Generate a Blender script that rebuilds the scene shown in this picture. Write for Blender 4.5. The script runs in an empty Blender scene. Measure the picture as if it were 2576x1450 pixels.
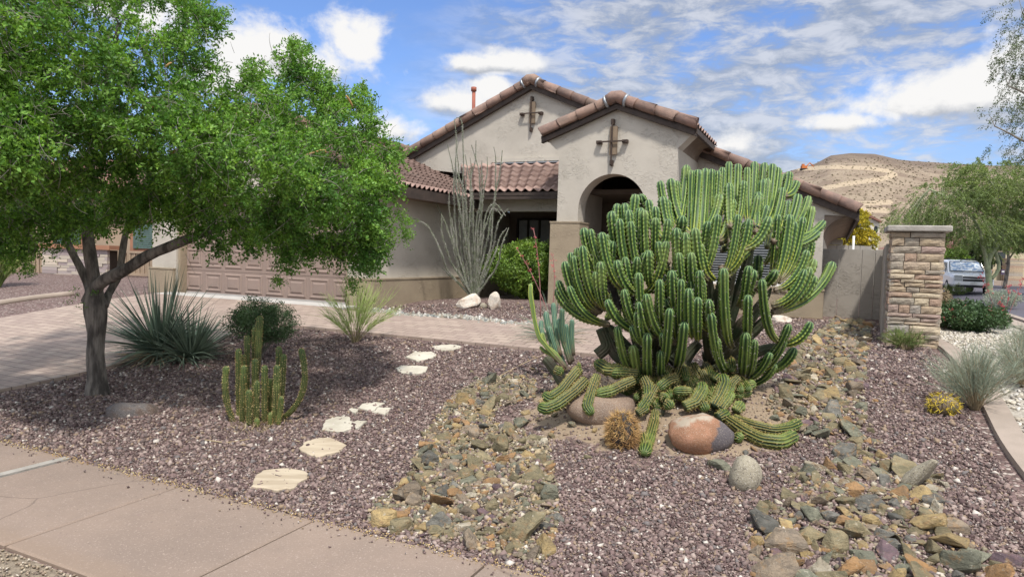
import bpy, bmesh, math, random
import numpy as np
from mathutils import Vector, Matrix
random.seed(7); RNG = np.random.default_rng(7)
SC = bpy.context.scene
COL = SC.collection
R = math.radians

# ------------------------------------------------------------------ camera
CAMZ = 1.75; F = 1700.0; PITCH = R(2.8); ROLL = R(1.8)   # photograph measured on a 2576 x 1450 grid
cd = bpy.data.cameras.new('camera'); cam = bpy.data.objects.new('camera', cd); COL.objects.link(cam)
cd.sensor_width = 36; cd.lens = F/2576*36; cd.clip_end = 5000; cd.clip_start = .05
cp, sp, cr, sr = math.cos(PITCH), math.sin(PITCH), math.cos(ROLL), math.sin(ROLL)
fwd = Vector((0, cp, -sp)); up0 = Vector((0, sp, cp)); rt0 = Vector((1, 0, 0))
rt = rt0*cr + up0*sr; up = up0*cr - rt0*sr
cam.matrix_world = Matrix(((rt.x, up.x, -fwd.x, 0), (rt.y, up.y, -fwd.y, 0), (rt.z, up.z, -fwd.z, CAMZ), (0, 0, 0, 1)))
SC.camera = cam

# ------------------------------------------------------------------ sun, sky, exposure
SUN_EL, SUN_AZ = 60, 168          # azimuth clockwise from +Y
sd = bpy.data.lights.new('sun', 'SUN'); sun = bpy.data.objects.new('sun', sd); COL.objects.link(sun)
sd.energy = 3.2; sd.angle = R(4); sd.color = (1, .955, .89)
_d = Vector((math.cos(R(SUN_EL))*math.sin(R(SUN_AZ)), math.cos(R(SUN_EL))*math.cos(R(SUN_AZ)), math.sin(R(SUN_EL))))
sun.rotation_euler = _d.to_track_quat('Z', 'Y').to_euler()
SC.view_settings.view_transform = 'Standard'; SC.view_settings.look = 'None'
SC.view_settings.exposure = 0.47; SC.view_settings.gamma = 1

class NT:
    """small helper round a node tree: every argument may be a socket or a number"""
    def __init__(s, t): s.t = t
    def n(s, ty, ins=None, **kw):
        nd = s.t.nodes.new(ty)
        for k, v in kw.items(): setattr(nd, k, v)
        for k, v in (ins or {}).items():
            if isinstance(v, bpy.types.NodeSocket): s.t.links.new(v, nd.inputs[k])
            else: nd.inputs[k].default_value = v
        return nd
    def m(s, op, a, b=0.0, c=0.0, clamp=False):
        nd = s.n('ShaderNodeMath', {0: a, 1: b, 2: c}, operation=op); nd.use_clamp = clamp
        return nd.outputs[0]
    def smooth(s, x, a, b):
        nd = s.n('ShaderNodeMapRange', {0: x, 1: a, 2: b}, interpolation_type='SMOOTHSTEP'); return nd.outputs[0]
    def mix(s, f, a, b, bt='MIX'):
        nd = s.t.nodes.new('ShaderNodeMix'); nd.data_type = 'RGBA'; nd.blend_type = bt
        for i, v in ((0, f), (6, a), (7, b)):
            if isinstance(v, bpy.types.NodeSocket): s.t.links.new(v, nd.inputs[i])
            else: nd.inputs[i].default_value = v if i == 0 else (*v[:3], 1)
        return nd.outputs[2]
    def ramp(s, f, stops, const=False):
        nd = s.t.nodes.new('ShaderNodeValToRGB'); cr_ = nd.color_ramp
        if const: cr_.interpolation = 'CONSTANT'
        while len(cr_.elements) < len(stops): cr_.elements.new(.5)
        for e, (p, c) in zip(cr_.elements, stops): e.position = p; e.color = (*c, 1)
        s.t.links.new(f, nd.inputs[0]); return nd.outputs[0]
    def noise(s, vec, scale, detail=4, rough=.55, dist=0):
        return s.n('ShaderNodeTexNoise', {'Vector': vec, 'Scale': scale, 'Detail': detail, 'Roughness': rough, 'Distortion': dist}).outputs[0]

def px_ray(x, y):
    a = (x-1288)/F; b = (725-y)/F
    return rt*a + up*b + fwd
w = bpy.data.worlds.new('World'); SC.world = w; w.use_nodes = True
t = w.node_tree; t.nodes.clear(); N = NT(t)
sky = N.n('ShaderNodeTexSky', sky_type='NISHITA', sun_disc=False, sun_elevation=R(SUN_EL), sun_rotation=R(SUN_AZ))
sky.air_density = 1.0; sky.dust_density = .6; sky.ozone_density = 2.0
tc = N.n('ShaderNodeTexCoord').outputs['Generated']
sx = N.n('ShaderNodeSeparateXYZ', {0: tc}); X, Y, Z = sx.outputs
az = N.m('ARCTAN2', X, Y); el = N.m('ARCSINE', Z)
zz = N.m('ADD', N.m('MAXIMUM', Z, 0.0), .09)
flat = N.n('ShaderNodeCombineXYZ', {0: N.m('DIVIDE', X, zz), 1: N.m('DIVIDE', Y, zz), 2: 0.0}).outputs[0]
ae = N.n('ShaderNodeCombineXYZ', {0: az, 1: N.m('MULTIPLY', el, 1.35), 2: 0.3}).outputs[0]
def azel(px, py):
    v = px_ray(px, py).normalized(); return math.atan2(v.x, v.y), math.asin(v.z)
n1 = N.noise(ae, 9, 9, .6, .2); n2 = N.noise(ae, 26, 6, .6)
# high thin rippled layer, from the middle of the view to the right
rp = N.n('ShaderNodeMapping', {0: ae, 2: (0, 0, .12), 3: (1.0, 2.0, 1)}).outputs[0]
big = N.noise(rp, 3.2, 5, .55, .3); rip = N.noise(rp, 17, 7, .62, .35)
a1 = azel(1150, 100)[0]
right = N.smooth(N.m('ADD', az, N.m('MULTIPLY', N.m('SUBTRACT', big, .5), .5)), a1-.08, a1+.20)
veil = N.m('MULTIPLY', right, N.smooth(N.m('ADD', N.m('MULTIPLY', big, .75), N.m('MULTIPLY', rip, .60)), .50, .72))
low = N.m('MULTIPLY', N.smooth(el, .22, .03), N.smooth(N.noise(ae, 5, 6, .6, .3), .32, .6))
haze = N.m('MULTIPLY', N.smooth(el, .30, .0), .45)
mask = N.m('MAXIMUM', N.m('MULTIPLY', veil, .86), N.m('MAXIMUM', N.m('MULTIPLY', low, .9), haze))
cum = None; shade = None
for (px, py, rx, ry) in ((700, 150, 175, 78), (885, 125, 115, 78), (800, 165, 190, 62), (1160, 262, 120, 42), (1255, 235, 60, 40),
                         (1290, 160, 110, 42), (1190, 165, 90, 25), (985, 330, 80, 40), (2330, 260, 170, 62), (2460, 230, 110, 70), (2130, 310, 90, 28),
                         (1830, 365, 80, 45), (560, 210, 120, 60), (2560, 130, 60, 60), (300, 40, 140, 60)):
    a0, e0 = azel(px, py); ra, re = rx/F*.95, ry/F
    dx = N.m('DIVIDE', N.m('SUBTRACT', az, a0), ra); dy = N.m('DIVIDE', N.m('SUBTRACT', el, e0), re)
    dyn = N.m('MULTIPLY', dy, N.m('ADD', 1.0, N.m('MULTIPLY', N.m('LESS_THAN', dy, 0.0), .5)))
    d = N.m('SQRT', N.m('ADD', N.m('MULTIPLY', dx, dx), N.m('MULTIPLY', dyn, dyn)))
    c = N.m('SUBTRACT', 1.25, d)
    s_ = N.m('MULTIPLY', N.smooth(dy, -.9, .5), N.smooth(c, -.3, .3))
    cum = c if cum is None else N.m('MAXIMUM', cum, c)
    shade = s_ if shade is None else N.m('MAXIMUM', shade, s_)
cumf = N.m('ADD', cum, N.m('ADD', N.m('MULTIPLY', N.m('SUBTRACT', n1, .5), 3.6), N.m('MULTIPLY', N.m('SUBTRACT', n2, .5), 1.3)))
cmask = N.smooth(cumf, .0, .95)
ccol = N.mix(N.m('MULTIPLY', N.smooth(N.m('ADD', shade, N.m('MULTIPLY', N.m('SUBTRACT', n2, .5), 1.4)), .0, .75), 1.0), (2.3, 2.45, 2.75), (4.75, 4.7, 4.65))
vcol = N.mix(N.smooth(rip, .38, .66), (1.75, 2.0, 2.45), (3.5, 3.6, 3.85))
blue = N.mix(1.0, sky.outputs[0], (.66, .76, .98), 'MULTIPLY')
full = N.mix(mask, blue, vcol)
full = N.mix(cmask, full, ccol)
over = N.m('MAXIMUM', N.smooth(el, .50, .85), N.m('MAXIMUM', N.smooth(Y, .25, -.15), N.smooth(X, .68, .85)))  # unseen bright clouds overhead, behind and right of the view, added as fill light
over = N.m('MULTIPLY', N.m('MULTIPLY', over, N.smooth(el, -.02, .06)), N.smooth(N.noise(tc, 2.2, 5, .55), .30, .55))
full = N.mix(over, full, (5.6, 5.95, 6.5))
full = N.mix(N.smooth(el, .0, -.03), full, (3.0, 2.9, 2.8))
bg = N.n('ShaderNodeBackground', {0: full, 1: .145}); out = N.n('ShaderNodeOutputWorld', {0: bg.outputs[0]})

# ------------------------------------------------------------------ frame of the plot: u along the house front, s away from the street
TH = R(25.3); DU = np.array([math.cos(TH), -math.sin(TH)]); DS = np.array([math.sin(TH), math.cos(TH)])
def W(u, s, z=0.0): return Vector((u*DU[0]+s*DS[0], u*DU[1]+s*DS[1], z))
def US(x, y): return x*DU[0]+y*DU[1], x*DS[0]+y*DS[1]
def sst(x):
    x = np.clip(x, 0, 1); return x*x*(3-2*x)
MC = (1.75, 6.9)      # heart of the planted mound
PAD = .65
def H(x, y):
    x = np.asarray(x, float); y = np.asarray(y, float)
    u, s = US(x, y)
    b = PAD*sst((s-3.45)/7.6)
    b = b*(1-.97*sst((u-2.2)/5.0))*(1-sst((s-24)/16))
    b = b*(1-.5*sst((-u-24)/10))
    d = np.sqrt(((x-MC[0])/1.55)**2+((y-MC[1])/1.35)**2)
    b = b + .20*sst(1.15-d*.85)
    e = np.sqrt(((x+.2)/2.0)**2+((y-14.3)/1.5)**2); b = b + .16*sst(1.3-e)
    b = b + .50*sst((s-20)/16)*sst((u-3)/5)*(1-sst((s-120)/80))
    return b
def hit(px, py, off=0.0):
    r = px_ray(px, py); lo = .5; t = .5
    while t < 400:
        p = r*t
        if CAMZ+p.z < float(H(p.x, p.y))+off: break
        lo = t; t *= 1.02
    hi = t
    for _ in range(24):
        m_ = (lo+hi)/2; p = r*m_
        if CAMZ+p.z < float(H(p.x, p.y))+off: hi = m_
        else: lo = m_
    p = r*hi; return Vector((p.x, p.y, CAMZ+p.z))
def at(px, py, Y):
    r = px_ray(px, py); k = Y/r.y; return Vector((r.x*k, Y, CAMZ+r.z*k))
def on_s(px, py, s):
    r = px_ray(px, py); k = s/(r.x*DS[0]+r.y*DS[1]); p = r*k; return float(US(p.x, p.y)[0]), CAMZ+p.z
def on_u(px, py, u):
    r = px_ray(px, py); k = u/(r.x*DU[0]+r.y*DU[1]); p = r*k; return float(US(p.x, p.y)[1]), CAMZ+p.z

# ------------------------------------------------------------------ objects and meshes
def tag(o, label=None, cat=None, group=None, kind=None):
    if label: o['label'] = label
    if cat: o['category'] = cat
    if group: o['group'] = group
    if kind: o['kind'] = kind
    return o
def thing(name, label, cat, loc, group=None, kind=None):
    o = bpy.data.objects.new(name, None); COL.objects.link(o); o.location = loc; o.empty_display_size = .1
    return tag(o, label, cat, group, kind)
def wloc(o):
    l = Vector(o.location)
    while o.parent: o = o.parent; l += Vector(o.location)
    return l
class MB:
    def __init__(s): s.v = []; s.f = []; s.n = 0; s.at = {}
    def add(s, v, f):
        v = np.asarray(v, float).reshape(-1, 3)
        s.v.append(v); s.f.extend([tuple(int(i)+s.n for i in q) for q in f]); s.n += len(v)
    def box(s, c, d, rot=None):
        x, y, z = [q/2 for q in d]
        v = np.array([(i, j, k) for i in (-x, x) for j in (-y, y) for k in (-z, z)])
        if rot is not None: v = v @ np.array(rot).T
        s.add(v+np.array(c), [(0, 1, 3, 2), (4, 6, 7, 5), (0, 4, 5, 1), (2, 3, 7, 6), (0, 2, 6, 4), (1, 5, 7, 3)])
    def hbox(s, u0, u1, s0, s1, z0, z1):
        v = [W(a, b, c) for a in (u0, u1) for b in (s0, s1) for c in (z0, z1)]
        s.add(v, [(0, 1, 3, 2), (4, 6, 7, 5), (0, 4, 5, 1), (2, 3, 7, 6), (0, 2, 6, 4), (1, 5, 7, 3)])
    def prism(s, poly, off):
        """poly: list of 3d points, extruded by vector off"""
        n = len(poly); off = Vector(off)
        v = [Vector(p) for p in poly]+[Vector(p)+off for p in poly]
        s.add(v, [tuple(range(n))[::-1], tuple(range(n, 2*n))]+[(i, (i+1) % n, (i+1) % n+n, i+n) for i in range(n)])
    def tube(s, pts, rad, nseg=8, cap=True, ribs=0, depth=.25, phase=0, flat=1.0, cren=0, per=0):
        P = np.array([tuple(p) for p in pts], float); n = len(P)
        rad = np.broadcast_to(np.asarray(rad, float), (n,)) if np.ndim(rad) == 0 else np.asarray(rad, float)
        T = np.gradient(P, axis=0); T /= np.linalg.norm(T, axis=1)[:, None]+1e-9
        ref = np.array([0, 0, 1.]) if abs(T[0][2]) < .9 else np.array([1., 0, 0])
        A = np.zeros((n, 3)); a = np.cross(T[0], ref); a /= np.linalg.norm(a)
        for i in range(n):
            a = a - T[i]*np.dot(a, T[i]); a /= np.linalg.norm(a)+1e-9; A[i] = a
        B = np.cross(T, A)
        if ribs:
            k = ribs*4; ang = np.arange(k)/k*2*np.pi+phase
            q = np.abs(((np.arange(k)/4.0) % 1)-.5)*2      # 1 at the crest, 0 in the groove
            prof = 1-depth*(1-q**1.1)
        else:
            k = nseg; ang = np.arange(k)/k*2*np.pi+phase; prof = np.ones(k)
        rp_ = rad[:, None]*prof[None, :]
        if cren:
            Ls = np.concatenate([[0], np.cumsum(np.linalg.norm(np.diff(P, axis=0), axis=1))]); kk = max(2, int(Ls[-1]/per)); par = ((np.arange(k)+2)//4) % ribs % 2
            rp_ = rp_*(1+cren*q[None, :]*np.cos(2*np.pi*(Ls[:, None]/Ls[-1]*kk-.5-.25*par[None, :])))
        V = P[:, None, :]+(A[:, None, :]*np.cos(ang)[None, :, None]+B[:, None, :]*np.sin(ang)[None, :, None]*flat)*rp_[:, :, None]
        base = [(i*k+j, i*k+(j+1) % k, (i+1)*k+(j+1) % k, (i+1)*k+j) for i in range(n-1) for j in range(k)]
        if cap: base += [tuple(range(k))[::-1], tuple((n-1)*k+j for j in range(k))]
        s.add(V.reshape(-1, 3), base)
        return P, T, A, B, rad
    def build(s, name, m, parent=None, smooth=False, auto=None):
        me = bpy.data.meshes.new(name)
        v = np.concatenate(s.v) if s.v else np.zeros((0, 3))
        if parent is not None: v = v-np.array(wloc(parent))
        me.from_pydata(v.tolist(), [], s.f)
        return link(me, name, m, parent, smooth)
def link(me, name, m, parent=None, smooth=False):
    for q in (m if isinstance(m, (list, tuple)) else [m]): me.materials.append(q)
    if smooth: me.polygons.foreach_set('use_smooth', [True]*len(me.polygons))
    me.update()
    o = bpy.data.objects.new(name, me); COL.objects.link(o)
    if parent is not None: o.parent = parent
    return o
def bigmesh(name, V, Fc, m, parent=None, smooth=False, mi=None):
    """V (n,3), Fc (m,k) all faces with k corners"""
    me = bpy.data.meshes.new(name); V = np.asarray(V, np.float32); Fc = np.asarray(Fc, np.int32)
    if parent is not None: V = V-np.array(wloc(parent), np.float32)
    k = Fc.shape[1]
    me.vertices.add(len(V)); me.vertices.foreach_set('co', V.ravel())
    me.loops.add(Fc.size); me.loops.foreach_set('vertex_index', Fc.ravel())
    me.polygons.add(len(Fc)); me.polygons.foreach_set('loop_start', np.arange(len(Fc), dtype=np.int32)*k)
    me.polygons.foreach_set('loop_total', np.full(len(Fc), k, np.int32))
    if mi is not None: me.polygons.foreach_set('material_index', np.asarray(mi, np.int32))
    me.update(calc_edges=True); me.validate()
    return link(me, name, m, parent, smooth)
def unit(v): return v/(np.linalg.norm(v, axis=-1, keepdims=True)+1e-9)
def leaf_quads(P, D, L, Wd, droop=0.0):
    """rhombic leaves: P base (n,3), D direction, L length, Wd width"""
    n = len(P); D = unit(D); r = RNG.normal(size=(n, 3)); S = unit(np.cross(D, r))
    L = np.broadcast_to(L, (n,))[:, None]; Wd = np.broadcast_to(Wd, (n,))[:, None]
    Nn = np.cross(D, S)
    V = np.stack([P, P+D*L*.45+S*Wd*.5+Nn*L*.08, P+D*L, P+D*L*.45-S*Wd*.5+Nn*L*.08], 1)
    if droop: V[:, 2, 2] -= droop*L[:, 0]
    return V.reshape(-1, 3), np.arange(4*n).reshape(n, 4)
def thin_strips(P0, P1, w0, w1=None, bend=None, seg=1):
    """flat ribbons from P0 to P1, random facing, tapering to w1; bend = sideways offset at the middle"""
    n = len(P0); D = P1-P0; S = unit(np.cross(unit(D), RNG.normal(size=(n, 3))))
    w0 = np.broadcast_to(w0, (n,))[:, None]; w1 = w0*.3 if w1 is None else np.broadcast_to(w1, (n,))[:, None]
    Vs = []
    for i in range(seg+1):
        q = i/seg; c = P0+D*q
        if bend is not None: c = c+bend*(4*q*(1-q))
        ww = (w0*(1-q)+w1*q)/2; Vs += [c-S*ww, c+S*ww]
    V = np.stack(Vs, 1).reshape(-1, 3); k = 2*(seg+1); b = np.arange(n)[:, None]*k
    Fc = np.concatenate([b+np.array([2*i, 2*i+1, 2*i+3, 2*i+2]) for i in range(seg)])
    return V, Fc
def bez(p0, p1, p2, n=12, p3=None):
    q = np.linspace(0, 1, n)[:, None]; p0, p1, p2 = [np.array(tuple(p)) for p in (p0, p1, p2)]
    if p3 is None: return (1-q)**2*p0+2*q*(1-q)*p1+q*q*p2
    p3 = np.array(tuple(p3)); return (1-q)**3*p0+3*q*(1-q)**2*p1+3*q*q*(1-q)*p2+q**3*p3
def smoothpath(pts, n=20):
    P = np.array([tuple(p) for p in pts], float); k = len(P)
    d = np.concatenate([[0], np.cumsum(np.linalg.norm(np.diff(P, axis=0), axis=1))]); tt = np.linspace(0, d[-1], n)
    Q = np.stack([np.interp(tt, d, P[:, i]) for i in range(P.shape[1])], 1)
    for _ in range(max(1, n//k//2)):
        Q[1:-1] = (Q[:-2]+2*Q[1:-1]+Q[2:])/4
    return Q

# ------------------------------------------------------------------ materials
def mat(name, c1, c2=None, scale=4, rough=.8, bump=0.0, bscale=None, detail=6, island=0.0, spec=.3, metal=0, bdist=.02, stops=None, rot=0, trans=0, coat=0, mask=(.35, .65), stretch=(1, 1, 1)):
    m = bpy.data.materials.new(name); m.use_nodes = True; t = m.node_tree; N = NT(t)
    b = t.nodes['Principled BSDF']; b.inputs['Roughness'].default_value = rough
    b.inputs['Specular IOR Level'].default_value = spec; b.inputs['Metallic'].default_value = metal
    b.inputs['Coat Weight'].default_value = coat
    tc = N.n('ShaderNodeTexCoord').outputs['Object']
    if rot or stretch != (1, 1, 1): tc = N.n('ShaderNodeMapping', {0: tc, 2: (0, 0, rot), 3: stretch}).outputs[0]
    col = None
    if stops is not None:
        g = N.n('ShaderNodeNewGeometry').outputs['Random Per Island']; col = N.ramp(g, stops, True)
    if c2 is not None:
        f = N.smooth(N.noise(tc, scale, detail, .6), *mask)
        col = N.mix(f, c1, c2) if col is None else N.mix(N.m('MULTIPLY', f, .5), col, c2)
    if island:
        g = N.n('ShaderNodeNewGeometry').outputs['Random Per Island']
        hs = N.n('ShaderNodeHueSaturation', {'Value': N.m('ADD', 1-island, N.m('MULTIPLY', g, 2*island)), 'Color': col if col is not None else (*c1, 1)})
        hs.inputs['Hue'].default_value = .5; t.links.new(N.m('ADD', .5-.02*island, N.m('MULTIPLY', N.m('FRACT', N.m('MULTIPLY', g, 7.3)), .05*island)), hs.inputs['Hue']); col = hs.outputs[0]
    if col is None: b.inputs['Base Color'].default_value = (*c1, 1)
    else: t.links.new(col, b.inputs['Base Color'])
    if bump:
        bn = N.n('ShaderNodeBump', {'Strength': bump, 'Distance': bdist, 'Height': N.noise(tc, bscale or scale*4, 6, .65)})
        t.links.new(bn.outputs[0], b.inputs['Normal'])
    if trans:
        tr = N.n('ShaderNodeBsdfTranslucent'); 
        if col is None: tr.inputs[0].default_value = (*c1, 1)
        else: t.links.new(N.mix(1.0, col, (1.3, 1.35, .6), 'MULTIPLY'), tr.inputs[0])
        mx = N.n('ShaderNodeMixShader', {0: trans, 1: b.outputs[0], 2: tr.outputs[0]})
        t.links.new(mx.outputs[0], t.nodes['Material Output'].inputs[0])
    return m
M = {}
M['stucco'] = mat('stucco', (.52, .475, .405), (.44, .40, .34), 1.2, .9, .0, mask=(.3, .7))
def stucco_bump(m, k=1.0, amp=.35):
    t = m.node_tree; N = NT(t); tc = N.n('ShaderNodeTexCoord').outputs['Object']
    tc = N.n('ShaderNodeMapping', {0: tc, 3: (1, 1, 1.6)}).outputs[0]
    a = N.noise(tc, 11*k, 6, .66, 1.2); b_ = N.smooth(a, .50, .57)
    patch = N.smooth(N.noise(tc, 1.9*k, 3, .5), .42, .62)
    h = N.m('ADD', N.m('MULTIPLY', N.m('MULTIPLY', b_, patch), amp), N.m('MULTIPLY', N.noise(tc, 60, 3), .10))
    h = N.m('ADD', h, N.m('MULTIPLY', N.noise(tc, 2.2, 3), .35))
    bn = N.n('ShaderNodeBump', {'Strength': .7, 'Distance': .022, 'Height': h}); t.links.new(bn.outputs[0], t.nodes['Principled BSDF'].inputs['Normal'])
stucco_bump(M['stucco'])
M['stucco_tan'] = mat('stucco_tan', (.35, .285, .20), (.30, .24, .17), 1.5, .9); stucco_bump(M['stucco_tan'], 1, .2)
M['gate_stucco'] = mat('gate_stucco', (.35, .315, .27), (.30, .27, .23), 2, .9); stucco_bump(M['gate_stucco'], .8, .6)
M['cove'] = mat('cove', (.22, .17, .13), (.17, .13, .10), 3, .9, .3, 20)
M['wood'] = mat('dark_fascia_wood', (.050, .038, .032), (.075, .055, .045), 6, .7, .3, 30)
M['tile'] = mat('roof_tile', (.37, .255, .21), (.25, .165, .135), 2.2, .75, .25, 60, island=.18, detail=8)
M['tile_far'] = mat('roof_tile_far', (.24, .12, .09), (.18, .09, .07), .6, .8)
M['rake'] = mat('rake_tile', (.28, .18, .14), (.19, .13, .105), 5, .7, .3, 50, island=.22, detail=8)
M['metal_edge'] = mat('flashing_metal', (.42, .44, .46), (.3, .32, .34), 8, .45, metal=.6)
M['white_metal'] = mat('white_paint', (.72, .71, .69), (.66, .65, .62), 5, .5)
M['iron'] = mat('rusty_iron', (.045, .032, .026), (.075, .05, .038), 30, .7, .2)
M['plaque'] = mat('weathered_plaque', (.25, .185, .125), (.20, .15, .105), 7, .8, .2, 60)
M['vent'] = mat('terracotta_vent_paint', (.36, .12, .075), (.30, .10, .07), 6, .7)
M['garage'] = mat('garage_door_paint', (.29, .215, .18), (.26, .195, .165), 2, .6, .1, 80)
M['glass'] = mat('window_glass', (.03, .035, .04), rough=.08, spec=.6)
M['blind'] = mat('window_blind', (.34, .36, .37), (.28, .30, .31), 9, .7)
M['dark'] = mat('dark_interior', (.035, .03, .028))
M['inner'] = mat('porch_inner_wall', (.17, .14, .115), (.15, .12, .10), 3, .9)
M['door'] = mat('front_door', (.05, .035, .03), (.07, .05, .04), 6, .5)
M['concrete'] = mat('concrete_apron', (.50, .48, .45), (.44, .42, .39), 3, .85, .2, 60)
M['cap'] = mat('cap_concrete', (.38, .35, .31), (.31, .285, .25), 6, .9, .5, 25)
M['mortar'] = mat('mortar', (.055, .042, .034), rough=1)
M['stone'] = mat('stacked_stone', (.3, .2, .15), (.27, .21, .165), 9, .9, .8, 45, bdist=.02, island=.12, stops=[
    (0, (.48, .37, .25)), (.18, (.42, .29, .21)), (.34, (.36, .31, .245)), (.5, (.52, .43, .30)), (.63, (.36, .26, .22)), (.76, (.42, .33, .235)), (.88, (.32, .29, .25))])
# ------------------------------------------------------------------ ground
def ground_mat():
    m = bpy.data.materials.new('crushed_rock_ground'); m.use_nodes = True; t = m.node_tree; N = NT(t); b = t.nodes['Principled BSDF']
    tc = N.n('ShaderNodeTexCoord').outputs['Object']
    def cells(sc):
        v = N.n('ShaderNodeTexVoronoi', {'Vector': tc, 'Scale': sc, 'Randomness': 1.0})
        v.feature = 'F1'; return v
    v = cells(34); sep = N.n('ShaderNodeSeparateColor', {0: v.outputs['Color']}).outputs[0]
    col = N.ramp(sep, [(0, (.12, .078, .075)), (.2, (.18, .12, .11)), (.38, (.25, .17, .158)), (.55, (.15, .11, .10)), (.7, (.32, .24, .215)), (.82, (.21, .145, .13)), (.93, (.48, .41, .36))], True)
    dark = N.smooth(v.outputs['Distance'], .30, .75)
    col = N.mix(N.m('MULTIPLY', dark, .55), col, (.10, .075, .06))
    dirt = N.mix(N.noise(tc, 30, 5, .7), (.23, .17, .115), (.33, .255, .18))
    a = N.n('ShaderNodeAttribute', attribute_name='soil').outputs['Fac']
    f = N.smooth(N.m('ADD', a, N.m('MULTIPLY', N.m('SUBTRACT', N.noise(tc, 3.2, 6, .65), .5), 1.0)), .48, .60)
    f = N.m('MULTIPLY', f, N.smooth(N.noise(tc, 20, 4, .7), .18, .42))
    col = N.mix(f, col, dirt)
    a2 = N.n('ShaderNodeAttribute', attribute_name='far').outputs['Fac']
    col = N.mix(a2, col, N.mix(N.noise(tc, .05, 6, .7), (.30, .22, .155), (.22, .165, .12)))
    t.links.new(col, b.inputs['Base Color']); b.inputs['Roughness'].default_value = .95; b.inputs['Specular IOR Level'].default_value = .15
    hgt = N.m('SUBTRACT', N.m('MULTIPLY', sep, .7), v.outputs['Distance'])
    hgt = N.m('MULTIPLY', hgt, N.m('SUBTRACT', 1.0, N.m('MULTIPLY', f, .8)))
    bn = N.n('ShaderNodeBump', {'Strength': .9, 'Distance': .018, 'Height': hgt}); t.links.new(bn.outputs[0], b.inputs['Normal'])
    return m
M['ground'] = ground_mat()
def grid_lines(lo, hi, a, b, st):
    g = list(np.arange(a, b+1e-6, st)); q = a; d = st
    while q > lo: d *= 1.35; q -= d; g.insert(0, q)
    q = b; d = st
    while q < hi: d *= 1.35; q += d; g.append(q)
    return np.array(g)
gu = grid_lines(-1500, 1500, -10, 5, .08); gs = grid_lines(-300, 2500, 2, 14, .08)
UU, SS = np.meshgrid(gu, gs, indexing='ij')
gx = UU*DU[0]+SS*DS[0]; gy = UU*DU[1]+SS*DS[1]
def soil_at(x, y):
    d = np.sqrt(((x-MC[0]+.15)/1.5)**2+((y-MC[1]+.35)/1.12)**2)
    return np.clip(1.45-d*.95, 0, 1)
FOLD = lambda x, y: .018*np.sin(x*2.1+y*1.3)*np.sin(y*2.7-x*.8)
H0 = H
def H(x, y):
    x = np.asarray(x, float); y = np.asarray(y, float); u, s = US(x, y)
    k = sst((s-3.5)/.6)*(1-sst((s-8.0)/.35))*sst((u+8.2)/.5)*(1-sst((u-1.0)/.3))
    return H0(x, y)+FOLD(x, y)*k
gz = H(gx, gy)
nu, ns = UU.shape; idx = np.arange(nu*ns).reshape(nu, ns)
gf = np.stack([idx[:-1, :-1], idx[1:, :-1], idx[1:, 1:], idx[:-1, 1:]], -1).reshape(-1, 4)
GV = np.stack([gx, gy, gz], -1).reshape(-1, 3)
g = bigmesh('ground', GV, gf, M['ground'], smooth=True); tag(g, kind='structure')
def fattr(o, name, val):
    a = o.data.attributes.new(name, 'FLOAT', 'POINT'); a.data.foreach_set('value', np.asarray(val, np.float32).ravel())
fattr(g, 'soil', soil_at(GV[:, 0], GV[:, 1])); fattr(g, 'far', sst((np.hypot(GV[:, 0], GV[:, 1])-45)/60))

def rect_sheet(name, u0, u1, s0, s1, dz, m, step=.3, skirt=.08, curve=None, kind='structure'):
    nu = max(2, int(abs(u1-u0)/step)+1); ns = max(2, int(abs(s1-s0)/step)+1)
    mb = MB(); us = np.linspace(u0, u1, nu); ss = np.linspace(s0, s1, ns); V = []
    for a in us:
        for c in ss:
            uu, sv = (a, c) if curve is None else curve(a, c)
            p = W(uu, sv); V.append((p.x, p.y, float(H(p.x, p.y))+dz))
    f = [(i*ns+j, (i+1)*ns+j, (i+1)*ns+j+1, i*ns+j+1) for i in range(nu-1) for j in range(ns-1)]
    rim = [i*ns for i in range(nu)]+[(nu-1)*ns+j for j in range(1, ns)]+[i*ns+ns-1 for i in range(nu-2, -1, -1)]+[j for j in range(ns-2, 0, -1)]
    b = len(V); V += [(V[i][0], V[i][1], V[i][2]-skirt) for i in rim]; n = len(rim)
    f += [(rim[i], b+i, b+(i+1) % n, rim[(i+1) % n]) for i in range(n)]
    mb.add(V, f); o = mb.build(name, m); tag(o, kind=kind); return o
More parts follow.
